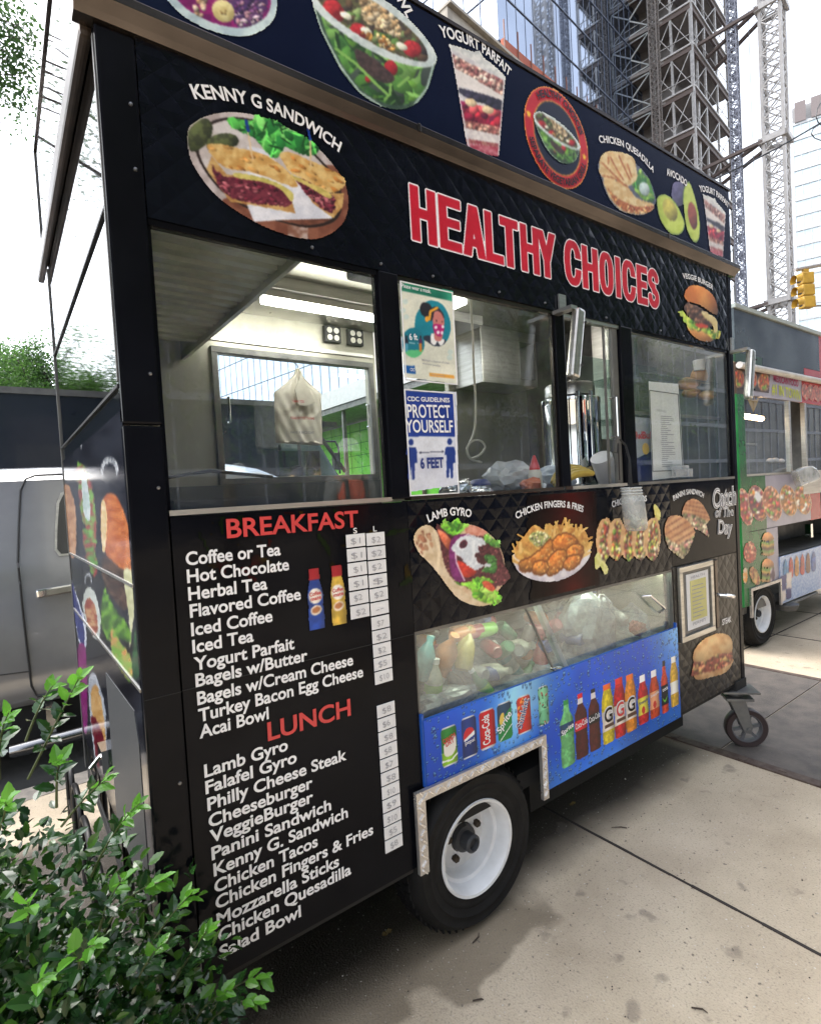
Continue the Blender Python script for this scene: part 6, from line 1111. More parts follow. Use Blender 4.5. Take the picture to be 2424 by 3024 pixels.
ZQ = (2150, 850, 5.39); a = Art(ZQ, (115, 1290, 690, 1690), .010, ('y', Y2), 71); m0 = a.A > 0; a.fill(a.poly([(115, 1290), (660, 1375), (640, 1690), (115, 1600)], False), (60, 40, 26), (40, 24, 16), 60)
for cx_, cy_ in ((150, 1450), (355, 1470), (555, 1505)): food_disc(a, cx_, cy_, 88, 130, (190, 90, 30), [(220, 130, 50), (170, 60, 26), (236, 170, 80), (200, 60, 40), (140, 160, 50)], 40, 0, (206, 190, 170)); food_disc(a, cx_ + 5, cy_ + 85, 40, 30, (150, 190, 60), [(180, 210, 90), (100, 150, 50)], 8)
a.build('food_picture', M_print, sgn, -.004)
a = Art(ZQ, (1150, 1500, 1480, 1860), .010, ('y', Y2), 72)
for i, x in enumerate((1215, 1310, 1400, 1480)): food_disc(a, x, 1660 + i * 12, 58, 130, (196, 120, 90), [(226, 190, 150), (150, 50, 40), (210, 90, 70), (120, 60, 40), (232, 214, 190)], 34, -10, (196, 70, 60))
a.build('food_picture', M_print, sgr, -.004)
b = MB(); b.box(X0 - .002, Y2 - .002, .44, 5.235, Y2 + .03, 2.374); p2('corner_post', b, M_green)
b = MB()
for x in (6.26, 6.68): b.box(x, Y2, 1.65, x + .045, Y2 + .04, 2.37)
b.box(5.236, Y2 - .005, 1.628, X1, Y2 + .05, 1.648); wf2 = p2('window_frame', b, M_steel)
b = MB(); b.box(5.237, Y2 + .015, 1.65, 6.258, Y2 + .02, 2.368); b.box(6.73, Y2 + .015, 1.65, X1, Y2 + .02, 2.368); b.build('pane', M_glass, wf2)
b = MB(); b.box(6.56, Y2 - .006, 1.4, 8.40, Y2 - .001, 1.644); b.box(7.3, Y2 - .001, 1.11, X1, Y2 + .03, 1.625); p2('counter_flap', b, M_steel)
b = MB(); b.box(5.236, Y2, 1.118, 5.635, Y2 + .03, 1.626); b.box(X0, Y2 + .001, .44, 5.236, Y2 + .03, .60); b.box(5.236, Y2, .60, 5.62, Y2 + .03, 1.112); gp = p2('lower_panel', b, M_green)
b = MB(); b.box(5.636, Y2, 1.118, 6.76, Y2 + .03, 1.626); b.box(5.621, Y2, .60, 5.882, Y2 + .03, 1.112); lp2 = p2('lower_panel', b, M_lil)
b = MB(); b.box(6.761, Y2, 1.112, 7.06, Y2 + .03, 1.626); p2('lower_panel', b, M_redv)
b = MB(); b.box(5.884, Y2 + .5, .82, X1, Y2 + .52, 1.112); b.box(5.884, Y2 + .03, .80, X1, Y2 + .5, .82); b.box(5.884, Y2 + .03, 1.112, X1, Y2 + .5, 1.118); cbx = p2('cooler_box', b, M_dsteel)
b = MB(); b.box(6.05, Y2 + .10, .98, 6.16, Y2 + .16, .99); b.box(7.0, Y2 + .08, .9, 7.06, Y2 + .14, 1.05); b.build('handle', M_chrome, cbx)
b = MB(); b.box(5.884, Y2 - .012, .345, X1, Y2 + .002, .812); bl2 = p2('cooler_flap', b, pm('pale blue droplet vinyl', (.22, .34, .60), .3, c2=(.46, .55, .72), scale=40, detail=2))
Z2 = (2100, 1400, 3.593); a = Art(Z2, (305, 60, 1100, 520), .010, ('y', Y2), 73)
for cx_, cy_, rx_, ry_, c_ in ((352, 350, 70, 190, (196, 80, 90)), (485, 310, 92, 185, (130, 50, 80)), (640, 310, 92, 180, (206, 120, 90)), (812, 280, 84, 160, (200, 130, 50)), (965, 275, 80, 150, (206, 130, 60))): food_disc(a, cx_, cy_, rx_, ry_, c_, [(226, 170, 140), (110, 170, 60), (180, 60, 60), (232, 222, 210), (206, 130, 60)], 50, -12, (222, 180, 140) if cx_ < 700 else (210, 190, 160))
a.fill(a.ell(485, 240, 30, 60, -10, 8), (232, 234, 238)); a.build('food_picture', M_print, lp2, -.004)
a = Art(Z2, (320, 600, 700, 1210), .010, ('y', Y2), 74); food_disc(a, 400, 830, 70, 120, (190, 60, 50), [(216, 90, 70), (226, 180, 140), (150, 40, 40)], 50); food_disc(a, 452, 1080, 52, 105, (222, 180, 110), [(150, 60, 40), (180, 90, 60)], 20, -20)
for v0 in (620, 900):
    a.fill(a.poly([(525, v0 + 80), (545, v0 + 10), (590, v0 - 10), (640, v0 + 20), (655, v0 + 80), (590, v0 + 95)]), (212, 150, 90), (190, 120, 66), 20, dome=.3)
    for k_, c_ in enumerate(((120, 170, 60), (230, 180, 80), (100, 60, 46), (130, 180, 70), (206, 150, 90))): a.fill(a.poly([(524, v0 + 90 + k_ * 30), (590, v0 + 100 + k_ * 30), (656, v0 + 82 + k_ * 30), (654, v0 + 115 + k_ * 30), (590, v0 + 132 + k_ * 30), (526, v0 + 122 + k_ * 30)], True, 5), c_, tuple(v_ * .7 for v_ in c_), 12)
for u_, c_ in ((350, (230, 150, 60)), (640, (70, 40, 70))): a.fill(a.poly([(u_ - 22, 1010), (u_ + 22, 1000), (u_ + 20, 1140), (u_ - 20, 1150)]), c_, (226, 220, 214), 30)
a.build('food_picture', M_print, gp, -.006)
a = Art(Z2, (700, 790, 1164, 1360), .010, ('y', Y2), 75)
for i, c_ in enumerate(((60, 150, 210), (206, 50, 50), (226, 150, 60), (200, 60, 60), (140, 80, 60), (70, 110, 190))):
    u_ = 765 + i * 60; v_ = 960 - i * 16; a.fill(a.poly([(u_ - 8, v_ - 60), (u_ + 8, v_ - 60), (u_ + 22, v_), (u_ + 22, v_ + 140), (u_ - 22, v_ + 145), (u_ - 22, v_)]), c_, tuple(v * .7 for v in c_), 20)
a.fill(a.poly([(706, 1080), (775, 1060), (770, 1220), (712, 1240)], False), (60, 60, 120)); a.fill(a.poly([(776, 1050), (832, 1035), (830, 1210), (772, 1220)], False), (226, 214, 206)); a.fill(a.poly([(712, 1240), (770, 1222), (768, 1340), (716, 1370)], False), (226, 214, 206)); a.fill(a.poly([(772, 1220), (830, 1208), (828, 1320), (770, 1342)], False), (60, 60, 120))
a.build('drinks_picture', M_print, bl2, -.016)
b = MB(); b.prism([(5.20, .60), (5.885, .60), (5.885, .34), (5.855, .34), (5.855, .573), (5.235, .573), (5.235, .33), (5.20, .33)], Y2 - .02, Y2 - .001); p2('arch_edging', b, M_alu)
b = MB(); b.box(5.2, Y2 + .26, .32, 6.2, Y2 + .28, .62); b.box(5.2, Y2 + .02, .60, 5.9, Y2 + .26, .615); p2('wheel_housing', b, M_under)
wh2 = thing('tmp', 'x', 'x'); 
w2 = wh.copy(); C.objects.link(w2); w2.parent = c2; w2.location = (5.52 - wc[0], Y2 + .01, 0)
for g in wh.children: d_ = g.copy(); C.objects.link(d_); d_.parent = w2
bpy.data.objects.remove(wh2)
b = MB(); b.box(5.9, Y2 + .2, .25, 8.3, Y2 + .3, .36); b.tube([(6.0, Y2 - .0, .31), (6.9, Y2 + .02, .30)], .02); b.lathe([(.1, .0), (.12, .05), (.12, .06), (0, .06)], (6.05, Y2 + .02, .26), 'z', 20); p2('chassis_rail', b, M_dsteel)
b = MB(); b.lathe([(.018, -.02), (.03, 0), (.018, .03)], (5.36, Y2 + .3, 2.2), 'z', 12); b.tube([(6.3, Y2 + .5, 2.30), (6.9, Y2 + .5, 2.28)], .03); bulb = p2('heat_lamp', b, pm('warm lamp', (1, .6, .3), .5, emit=(1, .62, .32), estr=12))
b = MB(); b.prism([A2(330, 1690), A2(560, 1722), A2(452, 1975)], Y2 + .03, Y2 + .033); pe = p2('pennant', b, pm('mustard pennant', (.50, .30, .05), .5)); 
for k in range(3): b = MB(); u_ = 400 + k * 45; c_ = A2(u_, 1745); b.lathe([(.018, 0), (.018, -.002), (0, -.002)], (c_[0], Y2 + .029, c_[1]), 'y', 10); b.build('print', M_maroon, pe)
b = MB(); b.box(5.3, Y2 + .3, 1.95, 6.25, Y2 + .6, 1.97); b.box(5.45, Y2 + .55, 1.62, 6.2, Y2 + .8, 1.86); b.box(6.34, Y2 + .6, 1.95, 6.66, Y2 + .9, 2.2); p2('inner_shelf', b, M_steel)
settle(c2, ((X0 + X1) / 2, Y2 + .8, 0))
for k, (u, v_) in enumerate(((575, 1695), (625, 1690), (680, 1700))):
    p = on3((2100 + u / 3.318, 850 + v_ / 3.318), 1, Y2 + .2); bm = bmesh.new(); bmesh.ops.create_uvsphere(bm, u_segments=16, v_segments=10, radius=.036)
    for f_ in bm.faces: f_.smooth = True
    for q_ in bm.verts: q_.co.z *= .8
    me = bpy.data.meshes.new('foam_bowl'); bm.to_mesh(me); bm.free(); o = bpy.data.objects.new('foam_bowl', me); C.objects.link(o); me.materials.append(M_paper); o.location = p; tag(o, ('leftmost', 'middle', 'rightmost')[k] + ' of three small white tubs in the green cart window', 'tub', 'white tubs in the green cart window')
# ---------------------------------------------------------------- clear bag hanging on the second cart
bb = lambda u, v: on3((2100 + u / 3.318, 850 + v / 3.318), 1, Y2 - .08)
b = MB(); pts = [bb(*q_) for q_ in ((800, 1800), (880, 1760), (960, 1745), (1000, 1770), (1040, 1850), (1010, 1890), (900, 1930), (850, 1950), (815, 1850))]; b.prism([(q_[0], q_[2]) for q_ in pts], Y2 - .11, Y2 - .05); sbag = thing('snack_bag', 'clear plastic bag of green leaves hanging on the green cart', 'bag'); b.build('bag_film', M_film, sbag, bevel=.015)
b = MB(); random.seed(9)
for k in range(16): u_, v_ = random.uniform(840, 990), random.uniform(1830, 1910); c_ = bb(u_, v_); dx, dz = random.uniform(-.05, .05), random.uniform(-.015, .03); b.obox((c_[0], Y2 - .08 + random.uniform(-.015, .015), c_[2]), (c_[0] + dx, Y2 - .08, c_[2] + dz), .02, .003)
b.build('leaves', pm('bagged leaves', (.16, .22, .08), .6, c2=(.4, .42, .3), scale=30), sbag)
# ================================================================ vehicles and things in the street
M_silver = pm('silver car paint', (.34, .34, .345), .22, .45, c2=(.28, .28, .28), scale=2, coat=.6); M_tint = pm('tinted car glass', (.012, .013, .015), .05, spec=.8); M_blk = pm('black plastic', (.014, .014, .015), .5)
pk = thing('pickup_truck', 'silver pickup truck parked behind the left end of the cart', 'pickup truck')
Yp = 3.0; zs_ = -.15
def side(prof, x_in=None):  # cab body cross-section lofted along x: (x, top z, half width top)
    pass
W_ = 1.95
def loft(secs):
    """secs: (x, [(y, z) ...]) same count; closed body"""
    v = []; f = []; n = len(secs[0][1])
    for x, pts in secs: v += [(x, y, z) for y, z in pts]
    for i in range(len(secs) - 1):
        for k in range(n): f.append((i * n + k, i * n + (k + 1) % n, (i + 1) * n + (k + 1) % n, (i + 1) * n + k))
    f += [tuple(range(n)), tuple(range((len(secs) - 1) * n, len(secs) * n))]; return v, f
def sec(top, tumb=.20, belt=1.32, bot=.36, rr=.07):
    a = [(0.0, .62), (.0, bot + .06), (.05, bot)]
    b_ = [(W_ - .05, bot), (W_, bot + .06), (W_, .62), (W_ - .01, belt - .12), (W_ - .05, belt)]
    up = [(W_ - .05 - tumb * .75, top - .10), (W_ - .12 - tumb, top - .02), (W_ - .3 - tumb, top + .01), (.30 + tumb, top + .01), (.12 + tumb, top - .02), (.05 + tumb * .75, top - .10)] if top > belt + .2 else [(W_ - .08, top - .03), (W_ - .12, top - .01), (W_ - .3, top), (.3, top), (.12, top - .01), (.08, top - .03)]
    return [(Yp + y, z) for y, z in a + b_ + up + [(.05, min(belt, top)), (.01, min(belt, top) - .12)]]
b = MB(); b.add(*loft([(-.42, sec(1.93)), (-.36, sec(1.985)), (.2, sec(1.995)), (1.0, sec(2.01)), (1.37, sec(2.005)), (1.63, sec(1.965)), (1.84, sec(1.88)), (2.40, sec(1.33)), (2.5, sec(1.30)), (3.3, sec(1.20)), (3.42, sec(1.08))])); body = b.build('cab_body', M_silver, pk, smooth=True)
b = MB(); b.add(*loft([(-2.3, sec(1.28)), (-2.25, sec(1.30)), (-.47, sec(1.30)), (-.45, sec(1.28))])); b.build('bed', M_silver, pk, smooth=True)
yy = lambda z: Yp + (0 if z < 1.2 else .05 + (z - 1.32) * .15 / .57 if z > 1.32 else .01)
def onside(poly, m, name, par, th=.006, off=.004):
    v = [(x, yy(z) - off, z) for x, z in poly] + [(x, yy(z) - off + th, z) for x, z in poly]; n = len(poly)
    return mesh(name, v, [tuple(range(n)), tuple(range(2 * n - 1, n - 1, -1))] + [(i, i + n, (i + 1) % n + n, (i + 1) % n) for i in range(n)], m, par)
b = MB(); gap = [(.20, 1.93), (-.04, 1.925), (-.10, 1.90), (-.135, 1.82), (-.16, 1.6), (-.185, 1.33), (-.184, 1.30), (-.183, 1.21), (-.182, 1.19), (-.18, 1.0), (-.172, .7), (-.165, .50), (-.14, .42), (.3, .42)]
b.tube([(x, yy(z) - .004, z) for x, z in gap], .0075, 6); b.tube([(-.42, Yp - .001, .62), (-.17, Yp - .001, .60)], .004, 6); dg_ = b.build('door_seams', M_blk, pk)
w_ = [(.64, 1.80), (.16, 1.80), (.115, 1.78), (.085, 1.72), (.06, 1.55), (.045, 1.40), (.065, 1.365), (.64, 1.365)]
onside([(.66, 1.82), (.15, 1.815), (.10, 1.795), (.068, 1.72), (.045, 1.55), (.03, 1.395), (.052, 1.35), (.66, 1.345)], M_steel, 'window_frame', pk, .006, .008); onside(w_, M_tint, 'window', pk, .006, .0115)
onside([(1.30, 1.80), (.72, 1.80), (.70, 1.365), (1.62, 1.365)], M_tint, 'window', pk, .006, .0115)
b = MB(); b.obox((-.10, Yp - .04, 1.115), (.20, Yp - .04, 1.131), .035, .06); b.box(-.09, Yp - .03, 1.10, -.06, Yp + .01, 1.135); b.box(.09, Yp - .03, 1.11, .115, Yp + .01, 1.14); b.build('door_handle', M_chrome, pk, bevel=.012)
b = MB(); b.add([(1.86, Yp + .32, 1.868), (1.86, Yp + W_ - .32, 1.868), (2.38, Yp + W_ - .12, 1.36), (2.38, Yp + .12, 1.36), (1.86, Yp + .32, 1.858), (1.86, Yp + W_ - .32, 1.858), (2.38, Yp + W_ - .12, 1.35), (2.38, Yp + .12, 1.35)], [(0, 1, 2, 3), (7, 6, 5, 4)]); b.v = [(x + .012, y, z + .012) for x, y, z in b.v]; b.build('windscreen', M_tint, pk)
b = MB(); b.tube([(-.30, Yp - .10, .13), (-.2, Yp - .13, .14), (1.5, Yp - .13, .16), (1.6, Yp - .08, .2)], .045, 12); b.box(-.1, Yp - .08, .15, -.05, Yp + .1, .36); b.box(1.2, Yp - .08, .17, 1.25, Yp + .1, .36); b.build('running_board', M_board, pk, smooth=True)
b = MB(); b.box(-2.2, Yp + .1, .1, 3.2, Yp + W_ - .1, .37); b.build('underbody', M_under, pk)
for x in (-1.35, 2.55):
    for y in (Yp - .01, Yp + W_ - .25): b = MB(); b.lathe([(.2, .02), (.27, 0), (.36, .03), (.385, .1), (.385, .18), (.36, .25), (.2, .25)], (x, y, .235), 'y', 36, cap=False); wk = b.build('wheel', M_tyre, pk, smooth=True); b = MB(); b.lathe([(.22, .02), (.2, .05), (.06, .03), (0, .03)], (x, y, .235), 'y', 24); b.build('rim', M_steel, wk, smooth=True)
settle(pk, (.5, Yp + .97, zs_))
# dark box truck beyond it
bt = thing('box_truck', 'tall dark blue box truck standing in the lane beyond the pickup', 'box truck'); M_box = pm('dark box paint', (.012, .016, .028), .22, c2=(.020, .024, .036), scale=1.2, coat=.4, bump=.03, bscale=3)
b = MB(); b.box(-5.2, 5.8, .55, 2.93, 8.1, 3.0); b.build('box', M_box, bt, bevel=.03); b = MB(); b.box(-5.24, 5.78, 2.96, 2.95, 8.12, 3.03); b.box(-5.24, 5.78, .52, 2.95, 8.12, .60); b.build('box_rail', M_dsteel, bt)
b = MB(); b.add(*[(lambda v, f: (v, f))(*loft([(3.0, [(5.9, .4), (8.0, .4), (8.0, 2.55), (5.9, 2.55)]), (3.6, [(5.9, .4), (8.0, .4), (8.0, 2.5), (5.9, 2.5)]), (4.1, [(5.95, .4), (7.95, .4), (7.9, 1.75), (6.0, 1.75)]), (4.9, [(6.0, .4), (7.9, .4), (7.9, 1.5), (6.0, 1.5)])]))][0]); b.build('cab', pm('teal cab paint', (.10, .16, .16), .3, coat=.4), bt, bevel=.04)
b = MB(); b.box(2.95, 5.885, 1.7, 3.6, 5.898, 2.35); b.build('window', M_tint, bt)
b = MB(); b.tube([(3.15, 5.88, 2.1), (3.15, 5.62, 2.12), (3.15, 5.62, 2.72), (3.22, 5.62, 2.76), (3.62, 5.62, 2.72)], .025, 8); b.tube([(3.35, 5.62, 2.72), (3.85, 5.6, 2.02)], .03, 8); b.box(3.3, 5.58, 2.66, 3.75, 5.70, 2.74); b.build('mirror_arm', M_blk, bt)
b = MB(); b.tube([(4.6, 7.9, 2.72), (5.0, 7.9, 2.72), (5.06, 7.9, 2.60), (5.06, 7.9, 2.1)], .02, 8); b.box(4.93, 7.85, 2.18, 5.06, 7.95, 2.5); b.tube([(4.55, 7.9, 2.6), (5.1, 7.9, 1.95)], .03, 8); b.build('mirror_arm', M_blk, bt)
for x in (-3.2, 3.9):
    for y in (5.85, 7.75): b = MB(); b.lathe([(.25, .0), (.45, .02), (.5, .08), (.5, .22), (.45, .28), (.25, .28)], (x, y, .35), 'y', 32); b.build('wheel', M_tyre, bt, smooth=True)
b = MB(); b.box(-5, 6.2, .3, 4.6, 7.7, .54); b.build('chassis', M_under, bt)
settle(bt, (0, 6.95, -.15))
# green hoarding with the sidewalk shed over it
M_ply = pm('lime plywood', (.20, .78, .05), .7, c2=(.26, .84, .08), scale=3)
hg = thing('hoarding', 'bright green plywood hoarding under the white edged sidewalk shed', 'hoarding')
xh = 12.0
b = MB(); b.box(xh, 10.5, -.1, xh + .06, 24, 4.7); hb = b.build('plywood', M_ply, hg)
b = MB()
for i in range(9): b.box(xh - .012, 10.5, .35 + i * .5, xh - .001, 24, .37 + i * .5)
for i in range(16): b.box(xh - .012, 10.9 + i * .82, -.1, xh - .001, 10.92 + i * .82, 4.7)
b.build('joints', pm('dark green joint', (.04, .25, .02), .8), hg)
random.seed(2); b = MB()
for i in range(110): y, z = random.uniform(10.8, 20), random.uniform(.2, 4.4); b.obox((xh - .006, y, z), (xh - .006, y + .12, z + .1), .03, .012)
b.build('stamps', pm('stamp ink', (.05, .32, .03), .8), hg)
b = MB()
for y in (11.6, 14.0, 16.8): b.box(xh - .16, y, -.1, xh - .05, y + .11, 4.8)
b.build('post', pm('rusty pole', (.16, .11, .07), .6), hg); settle(hg, (xh, 17, 0))
sh = thing('sidewalk_shed', 'construction shed deck with a white parapet above the green hoarding', 'shed'); b = MB(); b.box(xh - 2.2, 9.5, 4.75, xh + 2, 26, 4.95); b.build('deck', M_dsteel, sh); b = MB(); b.box(xh - 2.25, 9.5, 4.95, xh - 2.18, 26, 5.55); b.build('parapet', pm('white parapet', (.6, .6, .6), .6), sh)
b = MB()
for i in range(26): b.box(xh - 1.9 + i * .16, 9.42, 4.6, xh - 1.86 + i * .16, 9.46, 5.7)
b.box(xh - 2.2, 9.4, 4.55, xh + 2.3, 9.48, 4.62); b.box(xh - 2.2, 9.4, 5.68, xh + 2.3, 9.48, 5.74); b.build('railing', pm('teal railing', (.03, .10, .10), .5), sh)
b = MB()
for x, y in ((xh - 2.1, 9.6), (xh + 1.9, 9.6), (xh - 2.1, 16), (xh - 2.1, 22)): b.box(x, y, -.1, x + .12, y + .12, 4.75)
b.build('post', M_dsteel, sh); settle(sh, (xh, 17, 0))
# pedestrian signal and coffee sign seen through the cart
ps = thing('pedestrian_signal', 'yellow pedestrian signal showing a red hand, seen through the cart window', 'signal'); b = MB(); b.box(5.6, 12, 2.42, 6.05, 12.22, 2.88); b.build('housing', pm('signal yellow', (.55, .33, .03), .5), ps, bevel=.02); b = MB(); b.box(5.64, 11.985, 2.46, 5.98, 11.999, 2.84); b.build('lens', M_blk, ps); b = MB(); b.prism([(5.72, 2.52), (5.82, 2.52), (5.86, 2.66), (5.85, 2.78), (5.80, 2.72), (5.78, 2.8), (5.74, 2.72), (5.70, 2.76), (5.69, 2.64)], 11.975, 11.984); b.build('hand', pm('red hand', (1, .1, .05), .5, emit=(1, .06, .03), estr=1.5), ps); b = MB(); b.box(6.05, 12.05, 2.6, 6.2, 12.15, 2.7); b.tube([(6.25, 12.1, -.15), (6.25, 12.1, 4)], .06); b.build('pole', M_dsteel, ps); settle(ps, (6.25, 12.1, -.15))
cs = thing('shop_sign', 'small yellow coffee shop sign, seen through the cart window', 'sign'); zc = (560, 1000, 2.7); pc = lambda u, v: onY(Zf(*zc)(u, v), 14.); c_ = [pc(600, 1032), pc(836, 1032), pc(836, 1068), pc(600, 1068)]; b = MB(); b.box(c_[0][0], 14., c_[3][1] - .02, c_[1][0], 14.2, c_[0][1] + .02); b.build('board', pm('cream yellow sign', (.72, .62, .22), .5), cs); p0, p1 = pc(712, 1062), pc(824, 1062); letters('lettering', "RIS' COFFEE", base(p0, p1, .16), M_trim, cs, 13.98, .02); b = MB(); b.box(c_[0][0] - .5, 14.2, -.1, c_[1][0] + .8, 18, 4.2); b.build('kiosk', pm('teal kiosk', (.12, .22, .21), .5, c2=(.3, .36, .36), scale=.9), cs); settle(cs, (float(c_[0][0]), 14.2, -.15))
# hanging traffic light on its mast arm, upper right
def pix(u, v, y): return Vector(on3((2150 + u / 6.3066, 700 + v / 6.3066), 1, y))
tl = thing('traffic_light', 'yellow traffic light hanging from a steel arm at the right edge', 'traffic light'); yt = 4.0; M_ty = pm('traffic yellow', (.50, .30, .04), .5, c2=(.36, .21, .03), scale=4)
O = pix(1440, 1000, yt); ex = Vector((.80, -.60, 0)); ey = Vector((.60, .80, 0)); ez = Vector((.07, .05, 1)).normalized(); s0 = .30; L3 = lambda x, y, z: tuple(O + ex * x + ey * y + ez * z)
def lbox(mb, x0, y0, z0, x1, y1, z1): mb.add([L3(x, y, z) for x in (x0, x1) for y in (y0, y1) for z in (z0, z1)], [(0, 1, 3, 2), (4, 6, 7, 5), (0, 4, 5, 1), (2, 3, 7, 6), (0, 2, 6, 4), (1, 5, 7, 3)])
b = MB(); hh = .315
for k in (1, 0, -1): lbox(b, -.15, -.125, k * hh - hh / 2 + .006, .16, .125, k * hh + hh / 2 - .006)
b.build('housing', M_ty, tl, bevel=.03)
for k in (1, 0, -1):
    b = MB(); pts = []; n = 18
    for j, (d, r) in enumerate(((-.15, .125), (-.31, .135))):
        for i in range(n + 1): q_ = R_(-35 + 250 * i / n); pts.append(L3(d, r * math.cos(q_), k * hh + r * math.sin(q_) - (.03 if j else 0)))
    m_ = n + 1; b.add(pts + [tuple(Vector(p) * 1) for p in pts], [(i, i + 1, m_ + i + 1, m_ + i) for i in range(n)]); b.build('visor', M_ty, tl, smooth=True)
    b = MB(); b.add([L3(-.153, .105 * math.cos(R_(20 * i)), k * hh + .105 * math.sin(R_(20 * i))) for i in range(18)], [tuple(range(18))]); b.build('lens', M_blk, tl)
b = MB(); lbox(b, -.05, -.05, 1.5 * hh, .08, .05, 1.5 * hh + .10); b.build('bracket', M_ty, tl)
b = MB(); a0 = O + ez * (1.5 * hh + .10) - ex * .25; b.tube([a0, a0 + ex * 1.2 + Vector((0, 0, .16)), a0 + ex * 5 + Vector((0, 0, .6))], .05, 10); b.tube([O - ez * (1.5 * hh - .05) + ex * .1, O - ez * (1.5 * hh - .1) + ex * 5], .03, 8); b.tube([a0 + ex * 5 + Vector((0, 0, .7)), Vector((*(a0 + ex * 5).xy, -.15))], .12, 12); b.build('mast_arm', pm('galvanised arm', (.36, .33, .31), .5, .5), tl); settle(tl, (float((a0 + ex * 5).x), float((a0 + ex * 5).y), -.15))
# overhead wires
def wire(name, label, pts, r): b = MB(); b.tube(pts, r, 6); tag(b.build(name, M_dark), label, 'cable', 'overhead cables')
W3 = lambda x, y, d: Vector(on3((x, y), 1, d))
w0, w1 = W3(2085, 540, 9.), W3(2430, 358, 7.); ws = [w0.lerp(w1, t) - Vector((0, 0, .10 * math.sin(math.pi * t))) for t in np.linspace(-1.6, 1.5, 24)]
wire('overhead_cable', 'thick black overhead cable rising to the right past the crane mast', ws, .032)
lp_ = [W3(x, y, 7.) for x, y in ((2440, 288), (2424, 300), (2412, 322), (2408, 345), (2414, 360), (2426, 372), (2440, 380))]; wire('cable_loop', 'small upper loop of black cable at the right edge', lp_, .02)
lp_ = [W3(x, y, 7.) for x, y in ((2440, 362), (2418, 368), (2400, 380), (2394, 395), (2404, 408), (2424, 415), (2440, 418))]; wire('cable_loop', 'lower loop of black cable at the right edge under the thick cable', lp_, .02)
# ================================================================ buildings and cranes
E1, E2 = np.array([.991, .134]), np.array([-.134, .991])
def lattice(mb, p, e1, e2, w1, w2, z0, z1, step, r, rd, cross=True):
    c = [np.array(p) + e1 * w1 * i + e2 * w2 * j for i, j in ((0, 0), (1, 0), (1, 1), (0, 1))]
    for q in c: mb.obox((*q, z0), (*q, z1), r, r)
    n = int((z1 - z0) / step)
    for k in range(n):
        a, b_ = z0 + k * step, z0 + (k + 1) * step
        for i in range(4):
            p_, q_ = c[i], c[(i + 1) % 4]; mb.obox((*p_, a), (*q_, a), rd, rd)
            if k % 2 == 0 or cross: mb.obox((*p_, a), (*q_, b_), rd, rd)
            if k % 2 == 1 or cross: mb.obox((*q_, a), (*p_, b_), rd, rd)
M_cw = pm('curtain wall glass', (.36, .42, .52), .04, .97, c2=(.28, .33, .42), scale=.12, detail=3, bump=.012, bscale=.5)
M_mul = pm('dark mullion', (.16, .19, .26), .5)
tw = thing('glass_tower', 'glass skyscraper with dark mullions rising behind the cart', 'skyscraper'); T0 = np.array([37.8, 33.]); H_ = 95
def pl(p): return (float(p[0]), float(p[1]))
A0, A1, A2_ = T0, T0 + E1 * 42, T0 + E2 * 62; b = MB(); b.prism([pl(A0), pl(A1), pl(A1 + E2 * 62), pl(A2_)], -.1, H_, 'z'); b.build('curtain_wall', M_cw, tw)
b = MB()
for i in range(30): q_ = A0 + E1 * (i * 1.45) - E2 * .012; b.obox((*q_, 0), (*q_, H_), .045, .035, (1, 0, 0))
for i in range(1, 34): q_ = A0 + E2 * (i * 1.85) - E1 * .05; b.obox((*q_, 0), (*q_, H_), .04, .04, (1, 0, 0))
for k in range(21): z = 1.5 + k * 4.4; p_, q_ = A0 - E2 * .04, A1 - E2 * .04; b.obox((*p_, z), (*q_, z), .08, .10); p_, q_ = A0 - E1 * .04, A2_ - E1 * .04; b.obox((*p_, z), (*q_, z), .08, .10)
b.build('mullions', M_mul, tw)
b = MB(); p_, q_ = A0 - E2 * .35, A1 - E2 * .35; zz0 = 39.2; b.obox((*p_, zz0), (*q_, zz0 + .4), .3, 3.6); b.build('debris_net', pm('orange debris net', (.42, .12, .06), .8, c2=(.3, .08, .05), scale=.8), tw)
b = MB()
for i in range(20): q_ = A0 + E1 * (i * 2.1) - E2 * .6; b.obox((*q_, 36), (*q_, 42.5), .09, .09, (1, 0, 0))
b.build('net_posts', pm('net post', (.22, .09, .06), .6), tw); settle(tw, (*pl(T0 + E1 * 20 + E2 * 30), 0))
ps_ = thing('parapet_roof', 'beige parapet of a low roof just above the blue sign in front of the tower', 'roof'); b = MB()
g0 = np.array(on3((1308, 20), 1, 24.)); g1 = np.array(on3((1640, 290), 1, 25.5)); b.obox((g0[0], g0[1], g0[2] - 1.2), (g1[0], g1[1], g0[2] - 1.6), .6, 2.4); b.obox((g0[0], g0[1] - .1, g0[2]), (g1[0], g1[1] - .1, g0[2] - .4), 1., .18); b.box(g0[0] + .2, g0[1] + .6, 0, g1[0] - .5, g1[1] + 6, g0[2] - 2.0); b.build('parapet', pm('beige plaster', (.38, .34, .28), .8, c2=(.27, .24, .2), scale=1.5), ps_); settle(ps_, (float(g0[0]), float(g0[1]), 0))
